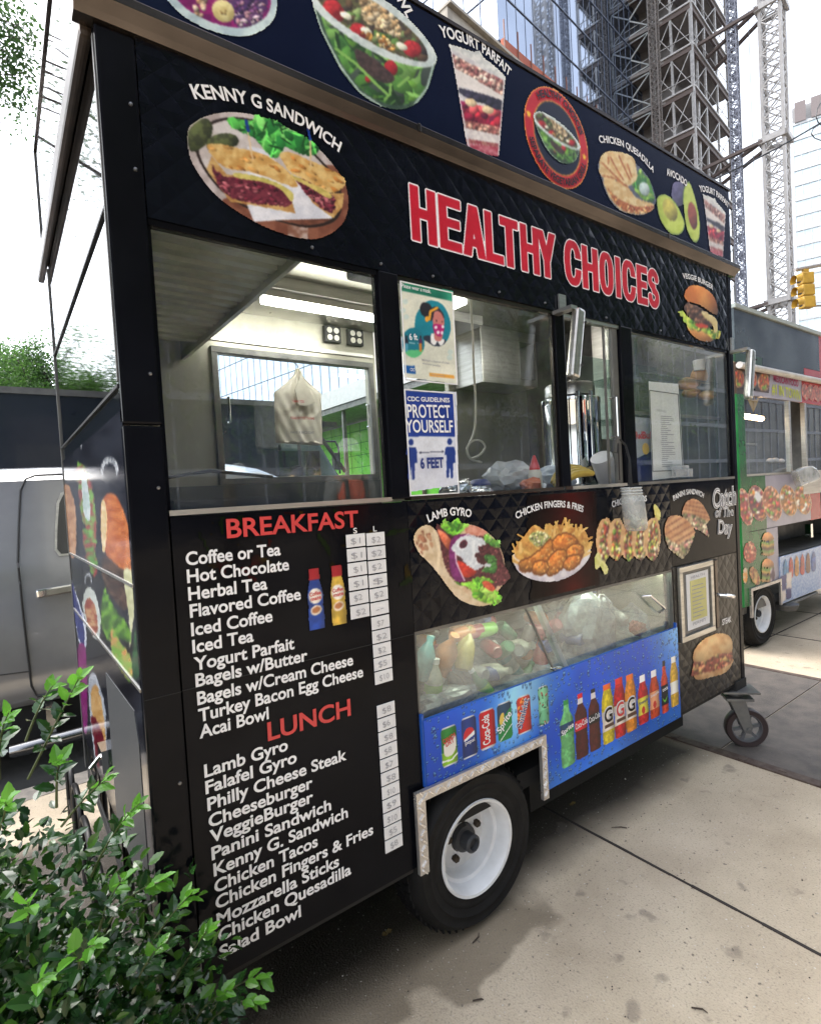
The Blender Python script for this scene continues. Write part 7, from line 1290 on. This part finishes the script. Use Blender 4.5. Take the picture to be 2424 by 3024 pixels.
# scaffold and hoist tower
M_scaf = pm('scaffold steel', (.58, .56, .53), .5, .3, c2=(.40, .38, .36), scale=3); M_sdark = pm('dark raw concrete', (.22, .20, .19), .9, c2=(.29, .265, .25), scale=.8); M_bm = pm('rusty floor beam', (.17, .13, .115), .7)
sc = thing('scaffold_tower', 'dark unfinished hoist tower wrapped in scaffolding beside the glass tower', 'scaffold'); S0 = np.array([66.4, 30.]); Wd = 8.2; We = 13.; zf = [float(on3((2078, 165), 1, 30.)[2]) + 4.64 * k for k in range(-7, 7)]
b = MB()
for z in zf: b.prism([pl(S0 + E1 * .3 + E2 * .3), pl(S0 + E1 * (We - .3) + E2 * .3), pl(S0 + E1 * (We - .3) + E2 * 26), pl(S0 + E1 * .3 - E1 * 4 + E2 * 26)], z - .35, z, 'z')
c0 = S0 + E1 * 2.6 + E2 * 3; b.prism([pl(c0), pl(c0 + E1 * 2.6), pl(c0 + E1 * 2.6 + E2 * 20), pl(c0 + E2 * 20)], 0, 75, 'z'); b.prism([pl(S0 + E2 * 8.4 - E1 * .1), pl(S0 + E2 * 8.4 + E1 * 2.4), pl(S0 + E2 * 26 + E1 * 2.4), pl(S0 + E2 * 26 - E1 * 5.)], 0, 75, 'z'); b.build('floors', M_sdark, sc)
for z in zf:
    b = MB()
    for p_, q_ in ((S0, S0 + E2 * Wd), (S0, S0 + E1 * We)): b.obox((*p_, z - .30), (*q_, z - .30), .25, .55)
    b.build('floor_beam', M_bm, sc)
b = MB()
for p_ in (S0, S0 + E1 * 4.3, S0 + E1 * 8.6, S0 + E2 * Wd, S0 + E1 * We, S0 + E2 * 2.2, S0 + E1 * 2.2 + E2 * .2, S0 + E2 * 4.3): b.obox((*p_, 0), (*p_, 75), .22 if p_ is not S0 else .36, .22)
for z in zf:
    for p_, q_ in ((S0 - E1 * .2, S0 + E2 * Wd - E1 * .2), (S0 - E2 * .2, S0 + E1 * We - E2 * .2)): b.obox((*p_, z + .06), (*q_, z + .06), .16, .20); b.obox((*p_, z + 1.2), (*q_, z + 1.2), .06, .06)
    for t0, t1 in ((2.2, 4.3), (.2, 2.2)): p_, q_ = S0 + E2 * t0 - E1 * .1, S0 + E2 * t1 - E1 * .1; b.obox((*p_, z + .5), (*q_, z + 4.), .07, .07); b.obox((*q_, z + .5), (*p_, z + 4.), .07, .07)
    for t0, t1 in ((0, 4.3), (4.3, 8.6), (8.6, 13.)): p_, q_ = S0 + E1 * t0 - E2 * .1, S0 + E1 * t1 - E2 * .1; b.obox((*p_, z + .2), (*q_, z + 4.2), .08, .08)
b.build('scaffold_poles', M_scaf, sc)
b = MB()
for z in zf:
    p_, q_ = S0 + E2 * 4.6 - E1 * .3, S0 + E2 * 6.9 - E1 * .3
    for s_, t_ in (((*p_, z + .3), (*q_, z + .3)), ((*q_, z + .3), (*q_, z + 4.1)), ((*q_, z + 4.1), (*p_, z + 4.1)), ((*p_, z + 4.1), (*p_, z + .3)), ((*q_, z + 2.2), (*p_, z + 4.1)), ((*q_, z + 2.2), (*p_, z + .3))): b.obox(s_, t_, .13, .13)
    p_, q_ = S0 + E2 * 8.2 - E1 * .2, S0 + E2 * 11.5 - E1 * .6; b.obox((*p_, z + .9), (*q_, z + .6), .1, .16); b.obox((*p_, z + 1.2), (*q_, z + 2.6), .09, .09)
b.build('gate_frames', pm('pale galvanised gate', (.52, .54, .53), .5), sc); settle(sc, (*pl(S0 + E1 * 4 + E2 * 4), 0))
M_mast = pm('weathered mast steel', (.50, .47, .44), .6, .2, c2=(.62, .59, .56), scale=2); M_hoist = pm('blue grey mast steel', (.32, .33, .39), .6, .2)
hm = []; M_scaf2 = pm('grey brown mast steel', (.26, .23, .21), .6)
for i, (p_, w_, m, lbl) in enumerate(((S0 + E2 * 7.3 - E1 * 1.2, .9, M_scaf2, 'dark lattice hoist mast at the left face of the scaffold tower'), (S0 + E2 * 3.4 - E1 * 1.2, .85, M_scaf2, 'dark lattice hoist mast in the middle of the scaffold tower face'), (np.array([69.2, 26.5]), .85, M_hoist, 'thin blue grey hoist mast standing free against the sky'))):
    t = thing('hoist_mast', lbl, 'hoist mast', (*pl(p_), 0), 'lattice hoist masts by the scaffold tower'); b = MB(); lattice(b, (0, 0), E1, E2, w_, w_, 20, 72, .75, .10, .05 if i < 2 else .07); lattice(b, (0, 0), E1, E2, w_, w_, 0, 20, 2.5, .10, .05); b.build('lattice', m, t)
    if i == 2:
        b = MB()
        for z in range(24, 70, 2): b.lathe([(.18, z), (.3, z + .5), (.18, z + 1)], (w_ / 2, w_ / 2, 0), 'z', 8)
        b.obox((2.2, -.5, 0), (2.2, -.5, 72), .05, .05); b.build('cable_guides', m, t)
cr = thing('crane_mast', 'pale square lattice crane mast tied to the scaffold tower by steel struts', 'crane'); K0 = np.array([70.0, 22.4]); KW = 1.9; b = MB(); lattice(b, K0, E1, E2, KW, KW, 0, 72, 1.75, .30, .12, True); b.build('lattice', M_mast, cr)
zcs = [float(on3((2300, y), 1, 23.)[2]) for y in (25, 405, 880)]
for z in zcs:
    b = MB(); a_ = K0 - (E1 + E2) * .45; 
    for s_, e_, o_ in ((a_, E1, E2), (a_ + E2 * (KW + .6), E1, E2), (a_, E2, E1), (a_ + E1 * (KW + .6), E2, E1)): q_ = s_ + e_ * (KW + .9); b.prism([pl(s_), pl(q_), pl(q_ + o_ * .3), pl(s_ + o_ * .3)], z - .35 + (.01 if e_ is E2 else 0), z + .25 + (.01 if e_ is E2 else 0), 'z')
    cl_ = b.build('collar', M_mast, cr, bevel=.03)
    b = MB(); t0 = K0 + E1 * .2 + E2 * KW; 
    for s_, t_ in ((t0 - E1 * .5, S0 + E1 * 2.0), (t0 - E1 * .5, S0 + E1 * 5.0), (t0 + E1 * 1.4, S0 + E1 * 7.8)): b.obox((*s_, z - .1), (*t_, z - .5), .32, .32)
    b.build('tie_struts', M_bm, cr)
settle(cr, (*pl(K0), 0))
rb = thing('apartment_tower', 'pale glass apartment tower at the right edge behind the traffic light', 'skyscraper'); B0 = np.array([float(on3((2345, 560), 1, 44.)[0]), 44.]); f1, f2 = np.array([.35, -.937]), np.array([.937, .35]); topz = float(on3((2345, 318), 1, 44.)[2]); b = MB(); b.prism([pl(B0), pl(B0 + f1 * 34), pl(B0 + f1 * 34 + f2 * 20), pl(B0 + f2 * 20)], -.1, topz - 4, 'z'); b.build('glazing', pm('pale teal glazing', (.60, .72, .75), .1, .3, c2=(.76, .84, .86), scale=.35), rb)
b = MB()
for k in range(26): z = topz - 4.2 - k * 3.1; b.obox((*(B0 - f2 * .1), z), (*(B0 + f1 * 34 - f2 * .1), z), .2, .5)
for i in range(26): q_ = B0 + f1 * (i * 1.35) - f2 * .08; b.obox((*q_, 0), (*q_, topz - 4), .12, .28 if i % 4 == 0 else .12, (1, 0, 0))
b.build('slab_edges', pm('pale slab edge', (.8, .81, .81), .6), rb)
b = MB()
for i in range(12): p_ = B0 + f1 * (i * 2.8 + .4) - f2 * .2; q_ = p_ + f1 * 1.9; b.obox((*p_, topz - 2), (*q_, topz - 2), .4, 4)
b.build('crown_panels', pm('brown crown panel', (.30, .25, .24), .7), rb); b = MB(); b.prism([pl(B0 + f2 * .6), pl(B0 + f1 * 33 + f2 * .6), pl(B0 + f1 * 33 + f2 * 18), pl(B0 + f2 * 18)], topz - 4, topz - .5, 'z'); b.build('crown', pm('pale crown', (.5, .5, .5), .7), rb); settle(rb, (*pl(B0), 0))
pb_ = thing('stone_building', 'pale stone office block seen through the rear opening of the cart', 'building'); b = MB(); b.box(22, 27, -.1, 33, 32, 27); b.build('wall', pm('pale stone', (.55, .50, .46), .8), pb_); b = MB()
for i in range(6):
    for k in range(8): b.box(22.6 + i * 1.8, 26.96, 1.5 + k * 3.2, 23.6 + i * 1.8, 26.998, 3.5 + k * 3.2)
for i in range(2):
    for k in range(8): b.box(21.96, 27.8 + i * 2, 1.5 + k * 3.2, 21.998, 28.8 + i * 2, 3.5 + k * 3.2)
b.build('window', M_tint, pb_); settle(pb_, (27, 29, 0))
# across the pavement behind the photographer: what the glass and the vinyl mirror
ob = thing('office_block', 'dark glass office block across the pavement, mirrored in the cart windows', 'building'); b = MB(); b.box(-14, -34, 0, 150, -24, 34); b.build('wall', pm('dark office glass', (.03, .045, .085), .12, .3), ob); b = MB()
for i in range(82): b.box(-14 + i * 2, -23.99, 0, -13.9 + i * 2, -23.9, 34)
for k in range(10): b.box(-14, -23.99, 3.4 * k + 2.9, 150, -23.88, 3.4 * k + 3.25)
b.build('mullions', M_mul, ob); settle(ob, (16, -29, 0))
# ================================================================ plants
def leaf_mat(name, c, c2, trans=.35, rough=.35):
    m = bpy.data.materials.new(name); m.use_nodes = True; t = m.node_tree; t.nodes.clear(); N = t.nodes.new; L = t.links.new
    o = N('ShaderNodeOutputMaterial'); b = N('ShaderNodeBsdfPrincipled'); tr = N('ShaderNodeBsdfTranslucent'); mx = N('ShaderNodeMixShader'); mx.inputs[0].default_value = trans
    tc = N('ShaderNodeTexCoord'); n = N('ShaderNodeTexNoise'); n.inputs['Scale'].default_value = 5; n.inputs['Detail'].default_value = 4; L(tc.outputs['Object'], n.inputs['Vector']); cr = N('ShaderNodeValToRGB'); e = cr.color_ramp.elements; e[0].position = .36; e[1].position = .64; e[0].color = (*c, 1); e[1].color = (*c2, 1); L(n.outputs[0], cr.inputs[0])
    L(cr.outputs[0], b.inputs['Base Color']); b.inputs['Roughness'].default_value = rough; hs = N('ShaderNodeHueSaturation'); hs.inputs['Value'].default_value = 1.6; L(cr.outputs[0], hs.inputs['Color']); L(hs.outputs[0], tr.inputs[0]); L(b.outputs[0], mx.inputs[1]); L(tr.outputs[0], mx.inputs[2]); L(mx.outputs[0], o.inputs[0]); return m
HOLLY = [(0, 0), (.09, .05), (.22, .22), (.31, .205), (.44, .285), (.52, .24), (.65, .255), (.74, .175), (.87, .125), (1.0, .0)]
def add_leaf(V, F, p, d, up, ln, wd, fold, curl, rs):
    d = d / np.linalg.norm(d); s = np.cross(d, up); s /= np.linalg.norm(s) + 1e-9; n = np.cross(s, d); k = len(V); m = len(HOLLY)
    for sg in (0, 1, -1):
        for t, w in HOLLY:
            if sg and (t == 0 or t == 1.0): continue
            V.append(p + d * ln * t + s * sg * w * wd * ln + n * (sg * sg * w * fold * ln - curl * ln * t * t))
    mid = lambda i: k + i; L = lambda i: k + m + i - 1; R = lambda i: k + m + (m - 2) + i - 1
    for f_, fl in ((L, 0), (R, 1)):
        F.append((mid(0), mid(1), f_(1)) if fl else (mid(0), f_(1), mid(1)))
        for i in range(1, m - 2): q = (mid(i), mid(i + 1), f_(i + 1), f_(i)); F.append(q if fl else q[::-1])
        F.append((mid(m - 2), mid(m - 1), f_(m - 2)))
rs = np.random.RandomState(7)
bush = thing('holly_bush', 'dense glossy holly bush with spiny leaves at the left front corner of the cart', 'bush')
ELL = [((-.70, -.06, .42), (.80, .48, .62)), ((-.34, -.12, .28), (.40, .28, .46)), ((-.85, .02, .66), (.6, .42, .52)), ((-.14, -.13, .10), (.30, .20, .26))]
def inside(p): return max(1 - sum(((p[i] - c[i]) / r[i]) ** 2 for i in range(3)) for c, r in ELL)
V, F = [], []; V4, F4 = [], []; SV = MB(); n = 0
while n < 24000:
    c, r = ELL[rs.choice(4, p=[.42, .22, .26, .10])]; q = rs.normal(size=3); q /= np.linalg.norm(q); q *= rs.uniform(.45, 1.08) ** .6; p = np.array(c) + q * np.array(r) + rs.normal(size=3) * .02
    if p[2] < .02 or (p[0] > -.005 and p[1] > -.015): continue
    o = q / np.array(r); o /= np.linalg.norm(o); d = o * .7 + rs.normal(size=3) * .7; up = np.array([0, 0, 1.]) + rs.normal(size=3) * .5; ln = rs.uniform(.024, .046)
    add_leaf(*((V, F) if rs.rand() < .72 else (V4, F4)), p, d, up, ln, 1.0, rs.uniform(.1, .5), rs.uniform(0, .3), rs); n += 1
M_leaf = leaf_mat('holly leaf', (.009, .034, .009), (.021, .066, .013), .12, .17); M_young = leaf_mat('young holly leaf', (.06, .19, .018), (.10, .27, .03), .32, .26)
fo = mesh('foliage', V, F, M_leaf, bush, False); mesh('foliage', V4, F4, leaf_mat('mid holly leaf', (.026, .080, .011), (.048, .115, .015), .22, .18), bush)
# long sprigs with young leaves at their tips
V2, F2 = [], []; V3, F3 = [], []
def sprig(tip, root, nl=16, sz=.043):
    tip, root = np.array(tip, float), np.array(root, float); mid_ = (tip + root) / 2 + np.array([0, 0, .03]) + rs.normal(size=3) * .012; pts = [root * (1 - t) ** 2 + 2 * mid_ * t * (1 - t) + tip * t * t for t in np.linspace(0, 1, 9)]; SV.tube(pts, [.0028 - .0018 * i / 8 for i in range(9)], 6)
    for i in range(nl):
        t = .25 + .75 * i / (nl - 1); j = min(7, int(t * 8)); p = pts[j] + (pts[j + 1] - pts[j]) * (t * 8 - j); ax = pts[j + 1] - pts[j]; ax /= np.linalg.norm(ax); a = 2.4 * i + rs.uniform(-.4, .4); s = np.cross(ax, [0, 0, 1.]); s /= np.linalg.norm(s) + 1e-9; u = np.cross(s, ax); o = s * math.cos(a) + u * math.sin(a)
        d = o * (.95 - .45 * t) + ax * (.35 + .6 * t); Q = (V2, F2) if t > .62 else (V3, F3); add_leaf(*Q, p, d, np.array([0, -.3, 1.]) + .3 * rs.normal(size=3), sz * rs.uniform(.75, 1.1) * (1 - .35 * (t > .93)), .95, rs.uniform(.15, .4), rs.uniform(.05, .25), rs)
U = lambda x, y, d: on3((x * 1.4028, y * 1.4028), 1, d)
for (tx, ty), (bx, by), d0, d1, nl in (((168, 1425), (60, 1640), -.22, -.1, 20), ((115, 1440), (55, 1560), -.15, -.1, 10), ((130, 1600), (120, 1700), -.25, -.2, 12), ((228, 1640), (130, 1740), -.25, -.15, 14), ((296, 1690), (190, 1850), -.22, -.1, 18), ((350, 1855), (220, 1960), -.2, -.15, 14), ((262, 1850), (210, 1960), -.3, -.2, 12), ((150, 2000), (165, 2080), -.42, -.3, 8), ((200, 1990), (160, 2060), -.42, -.3, 8), ((405, 1880), (300, 2020), -.2, -.15, 14), ((440, 1955), (360, 2080), -.18, -.15, 16), ((560, 2060), (430, 2150), -.2, -.16, 16), ((545, 2110), (420, 2180), -.25, -.2, 14), ((20, 1500), (0, 1640), -.2, -.1, 14), ((60, 1900), (60, 1990), -.4, -.3, 10), ((480, 2085), (400, 2180), -.26, -.2, 12), ((10, 1690), (-20, 1800), -.3, -.2, 12), ((340, 1990), (280, 2090), -.32, -.26, 12), ((90, 2060), (90, 2140), -.45, -.4, 8)): sprig(U(tx, ty, d0), U(bx, by, d1), nl)
for k in range(16): q = rs.uniform(-1, 1, 2); p0 = np.array([-.7 + .3 * q[0], 0 + .15 * q[1], .0]); c, r = ELL[rs.randint(3)]; e = rs.normal(size=3); e /= np.linalg.norm(e); e[2] = abs(e[2]); p1 = np.array(c) + e * np.array(r) * .95; SV.tube([p0, (p0 + p1) / 2 + rs.normal(size=3) * .04, p1], [.012, .008, .004], 6)
mesh('young_leaves', V2, F2, M_young, bush); mesh('sprig_leaves', V3, F3, M_leaf, bush); SV.build('stems', pm('green twig', (.07, .09, .03), .6), bush, smooth=True); settle(bush, (-.7, 0, 0))
b = MB(); b.box(-2.2, -.55, -.01, -.10, 1.0, .004); setting(b.build('soil', pm('tree pit soil', (.06, .045, .03), .95, c2=(.03, .024, .018), scale=30, bump=.6, bscale=60)))
# black hoop fence round the planting pit
M_iron = pm('black iron', (.016, .015, .015), .4, .5); hf = thing('hoop_fence', 'low black iron hoop fence behind the holly bush', 'fence'); b = MB()
for k in range(4):
    y0 = .62 + k * .36; h = .36; b.tube([(-.06, y0, 0), (-.06, y0 + .01, h - .09)] + [(-.06, y0 + .15 - .15 * math.cos(a), h - .09 + .09 * math.sin(a)) for a in np.linspace(.2, math.pi - .2, 8)] + [(-.06, y0 + .29, h - .09), (-.06, y0 + .30, 0)], .013, 10)
b.build('hoops', M_iron, hf, smooth=True); b = MB(); b.tube([(-.06, .58, .10), (-.06, 2.05, .10)], .010, 8); b.build('rail', M_iron, hf, smooth=True); settle(hf, (-.06, 1.3, 0))
# trees: trunk, limbs and a crown of many small leaves
def tree(label, base_, h, crown, nl, ls, m, seed, limbs=None, trunk_r=.16, group=None, spread=.17, extra=None, clear=None):
    rs = np.random.RandomState(seed); t = thing('street_tree', label, 'tree', base_, group); T = MB(); ends = []
    hb = h * .42; T.tube([(0, 0, -.1), (.03 * h * .3, 0, hb * .5), (0, .02 * h * .3, hb), (.05, .05, h * .8)], [trunk_r, trunk_r * .85, trunk_r * .7, trunk_r * .25], 10)
    for i in range(limbs or 14):
        a = 2.4 * i + rs.uniform(-.3, .3); z0 = hb * rs.uniform(.7, 1.6); rr = crown[0] * rs.uniform(.55, 1.); e = np.array([math.cos(a) * rr, math.sin(a) * rr * crown[1] / crown[0], min(h * .98, z0 + crown[2] * rs.uniform(.0, .9))]); mid_ = np.array([e[0] * .45, e[1] * .45, z0 + (e[2] - z0) * .65])
        if clear is not None and not clear((e + np.array(base_))[None])[0]: continue
        T.tube([(0, 0, min(z0, h * .78)), mid_, e], [trunk_r * .4, trunk_r * .22, trunk_r * .06], 6); ends += [e, mid_ * .4 + e * .6]
        for j in range(3):
            e2 = e * .8 + rs.normal(size=3) * crown[0] * .22; e2[2] = min(e2[2], h)
            if clear is not None and not clear((e2 + np.array(base_))[None])[0]: continue
            T.tube([mid_ * .5 + e * .5, e2], [trunk_r * .12, trunk_r * .03], 5); ends.append(e2)
    for e in (extra or []):
        e = np.array(e) - np.array(base_); m_ = e * np.array([.5, .5, 1]) + np.array([0, 0, -.2]); T.tube([m_ * .6 + e * .4, e * .8 + m_ * .2, e], [.012, .009, .003], 5)
        for j in range(4): T.tube([e * .8 + m_ * .2, e + rs.normal(size=3) * .3], [.008, .003], 4)
    T.build('trunk', M_bark, t, smooth=True)
    E = np.array(ends); k_ = rs.randint(len(E), size=nl); P = E[k_] + rs.normal(size=(nl, 3)) * np.array([1, 1, .75]) * crown[0] * spread
    if extra:
        X = np.array(extra) - np.array(base_); ne = nl // 18; P[:ne] = X[rs.randint(len(X), size=ne)] + rs.normal(size=(ne, 3)) * np.array([.17, .2, .26])
    if clear is not None: kp = clear(P + np.array(base_)); P = P[kp]; nl = len(P)
    D = rs.normal(size=(nl, 3)) + np.array([0, 0, -.5]); D /= np.linalg.norm(D, axis=1)[:, None]; S = np.cross(D, rs.normal(size=(nl, 3))); S /= np.linalg.norm(S, axis=1)[:, None]; l = (ls * rs.uniform(.7, 1.3, nl))[:, None]; Nn = np.cross(D, S)
    V = np.stack([P, P + D * l * .5 + S * l * .26 + Nn * l * .06, P + D * l, P + D * l * .5 - S * l * .26 + Nn * l * .06], 1).reshape(-1, 3); F = np.arange(nl * 4).reshape(-1, 4).tolist()
    mesh('crown', V, F, m, t); return t
M_bark = pm('bark', (.09, .07, .055), .9, c2=(.05, .04, .032), scale=14, bump=.6, bscale=30); M_tl = leaf_mat('tree leaf', (.030, .075, .018), (.055, .12, .026), .35, .45); M_tl2 = leaf_mat('bright tree leaf', (.06, .14, .03), (.09, .19, .04), .4, .45)
tree('leafy tree whose branch hangs into the upper left corner', (-3.9, 8.2, -.15), 11.5, (4.4, 3.6, 5.), 30000, .075, M_tl, 3, 40, .2, 'street trees', .09, [on3(q_, 1, 8.2) for q_ in ((10, 30), (50, 60), (20, 120), (70, 165), (15, 200), (50, 240), (5, 150), (30, 270), (-40, 100), (-40, 220))], lambda q: (q[:, 0] < -2.6) | (q[:, 2] > 7.2))
tree('pale green tree showing over the dark truck at the left edge', (-1.3, 25, -.15), 8.7, (2.7, 2.7, 5.6), 60000, .12, M_tl2, 4, 46, .2, 'street trees', .13)
tree('darker tree over the truck roof, right next to the cart end', (2.4, 27, -.15), 8.3, (2.6, 2.6, 5.2), 60000, .12, M_tl, 5, 46, .2, 'street trees', .13)
tree('tall tree beyond the truck at the far left', (-7.5, 24, -.15), 10.2, (3.6, 3.4, 4.), 60000, .11, M_tl, 6, 40, .2, 'street trees')
for i, (x, y, h) in enumerate(((2.6, -7.2, 8.5), (6.4, -8.4, 9.5), (10.6, -7.6, 9.0), (-1.6, -9.2, 9.), (15.4, -9, 10.))): tree(('slim tree standing nearest across the pavement', 'second slim tree across the pavement', 'third slim tree across the pavement', 'tree across the pavement at the bush end', 'farthest slim tree across the pavement')[i] + ', mirrored in the glass', (x, y, 0), h, (2.2, 2.2, 3.6), 9000, .12, M_tl, 20 + i, 18, .11, 'trees across the pavement')
# litter on the pavement
M_dead = pm('dry leaf', (.24, .17, .05), .8, c2=(.15, .10, .04), scale=40); M_twig = pm('twig', (.05, .035, .025), .9)
for i, ((x, y), lb) in enumerate((((1143, 2756), 'yellow dry leaf on the dark pavement under the menu'), ((1690, 2375), 'small dry leaf on the pavement under the blue flap'))):
    p = on3((x, y), 2, .004); b = MB(); v = []
    for k in range(8): a = 2 * math.pi * k / 8; r_ = .020 * (1.2 if k % 4 == 0 else .8); v.append((p[0] + r_ * math.cos(a), p[1] + r_ * .8 * math.sin(a), .008 + .004 * math.sin(3 * a)))
    b.add(v + [(p[0], p[1], .005)], [(k, (k + 1) % 8, 8) for k in range(8)]); tag(b.build('fallen_leaf', M_dead), lb, 'leaf', 'fallen leaves on the pavement')
for (x, y), dx, dy, lb in (((1395, 2785), .05, .02, 'thin curved twig on the pavement in front of the tyre'), ((1395, 2955), .03, -.02, 'short twig near the lower edge of the pavement'), ((1850, 2445), -.05, .05, 'twig lying just past the pavement joint'), ((2040, 2975), .02, -.04, 'bent twig at the lower right of the pavement'), ((1790, 2360), .06, .02, 'twig on the pavement below the bottle pictures')):
    p = on3((x, y), 2, .004); b = MB(); b.tube([(p[0], p[1], .004), (p[0] + dx * .5 + .008, p[1] + dy * .5 - .006, .007), (p[0] + dx, p[1] + dy, .004)], [.0022, .0028, .0014], 5); tag(b.build('twig', M_twig), lb, 'twig', 'twigs on the pavement')
# ================================================================ worker behind the photographer, seen mirrored in the left window
def skin(name, pts, edges, rad, m, parent, sub=2):
    me = bpy.data.meshes.new(name); me.from_pydata(pts, edges, []); o = bpy.data.objects.new(name, me); C.objects.link(o); md_ = o.modifiers.new('s', 'SKIN'); sv = me.skin_vertices[0] if me.skin_vertices else None
    if not me.skin_vertices: me.attributes
    for i, r in enumerate(rad): me.skin_vertices[0].data[i].radius = (r, r) if not isinstance(r, tuple) else r
    me.skin_vertices[0].data[0].use_root = True; s2 = o.modifiers.new('d', 'SUBSURF'); s2.levels = s2.render_levels = sub
    dg = bpy.context.evaluated_depsgraph_get(); nm = bpy.data.meshes.new_from_object(o.evaluated_get(dg)); bpy.data.objects.remove(o); ob = bpy.data.objects.new(name, nm); C.objects.link(ob); nm.materials.clear(); nm.materials.append(m); nm.polygons.foreach_set('use_smooth', [True] * len(nm.polygons)); ob.parent = parent; return ob
pe_ = thing('person', 'person in an orange safety vest with dark straps, mirrored low in the left window', 'person', (2.9, -3.25, 0))
M_skin = pm('skin', (.42, .24, .16), .55); M_tee = pm('grey shirt', (.20, .21, .22), .8); M_jean = pm('work trousers', (.03, .035, .06), .85); M_vest = pm('orange vest', (.80, .10, .03), .6)
P = [(0, 0, .98), (0, -.01, 1.2), (0, 0, 1.46), (0, .01, 1.58), (0, .02, 1.70), (.20, 0, 1.50), (.27, .02, 1.22), (.27, -.10, .98), (.27, -.14, .90), (-.20, 0, 1.50), (-.27, .02, 1.22), (-.27, -.10, .98), (-.27, -.14, .90), (.10, 0, .92), (.11, -.01, .50), (.11, .02, .09), (.11, -.12, .04), (-.10, 0, .92), (-.11, -.01, .50), (-.11, .02, .09), (-.11, -.12, .04), (0, 0, 1.80)]
E_ = [(0, 1), (1, 2), (2, 3), (3, 4), (4, 21), (2, 5), (5, 6), (6, 7), (7, 8), (2, 9), (9, 10), (10, 11), (11, 12), (0, 13), (13, 14), (14, 15), (15, 16), (0, 17), (17, 18), (18, 19), (19, 20)]
Rr = [(.16, .11), (.145, .105), (.17, .11), .06, (.085, .10), .07, .05, .04, .035, .07, .05, .04, .035, .095, .065, .045, .035, .095, .065, .045, .035, (.075, .09)]
skin('body', P, E_, Rr, M_skin, pe_)
skin('shirt', [P[i] for i in (0, 1, 2, 5, 6, 9, 10)], [(0, 1), (1, 2), (2, 3), (3, 4), (2, 5), (5, 6)], [(.17, .12), (.155, .115), (.18, .12), .08, .06, .08, .06], M_tee, pe_)
skin('vest', [(0, 0, 1.0), (0, -.01, 1.2), (0, 0, 1.42), (.16, 0, 1.49), (-.16, 0, 1.49)], [(0, 1), (1, 2), (2, 3), (2, 4)], [(.19, .14), (.175, .135), (.20, .14), .10, .10], M_vest, pe_)
skin('trousers', [P[i] for i in (0, 13, 14, 15, 17, 18, 19)], [(0, 1), (1, 2), (2, 3), (0, 4), (4, 5), (5, 6)], [(.17, .12), .105, .075, .06, .105, .075, .06], M_jean, pe_)
b = MB()
for x in (-.11, .11): b.tube([(x, -.15, 1.15), (x, -.16, 1.40), (x * .9, -.06, 1.575), (x, .12, 1.50), (x, .15, 1.2)], .022, 6)
b.build('strap', M_dark, pe_); b = MB(); b.lathe([(.0, 1.93), (.06, 1.925), (.10, 1.88), (.115, 1.80), (.15, 1.79), (.11, 1.785)], (0, .01, 0), 'z', 24); b.build('hard_hat', M_paper, pe_, smooth=True)
for s in (-1, 1):
    for k in range(5):
        x0 = s * .27; p0 = Vector((x0, -.15, .89)) + Vector(((k - 2) * .016 * (1 if k else 1), 0, 0)); dirv = Vector((0, -.03, -.085 if k else -.05)) + (Vector((-s * .03, -.02, 0)) if k == 0 else Vector((0, 0, .008 * abs(k - 2)))); skin('finger', [tuple(p0 + Vector((0, 0, .02))), tuple(p0 + dirv * .5), tuple(p0 + dirv + Vector((0, -.012, .004)))], [(0, 1), (1, 2)], [.011, .009, .007], M_skin, pe_, 1)
pe_.location = (2.56, -3.25, .30)
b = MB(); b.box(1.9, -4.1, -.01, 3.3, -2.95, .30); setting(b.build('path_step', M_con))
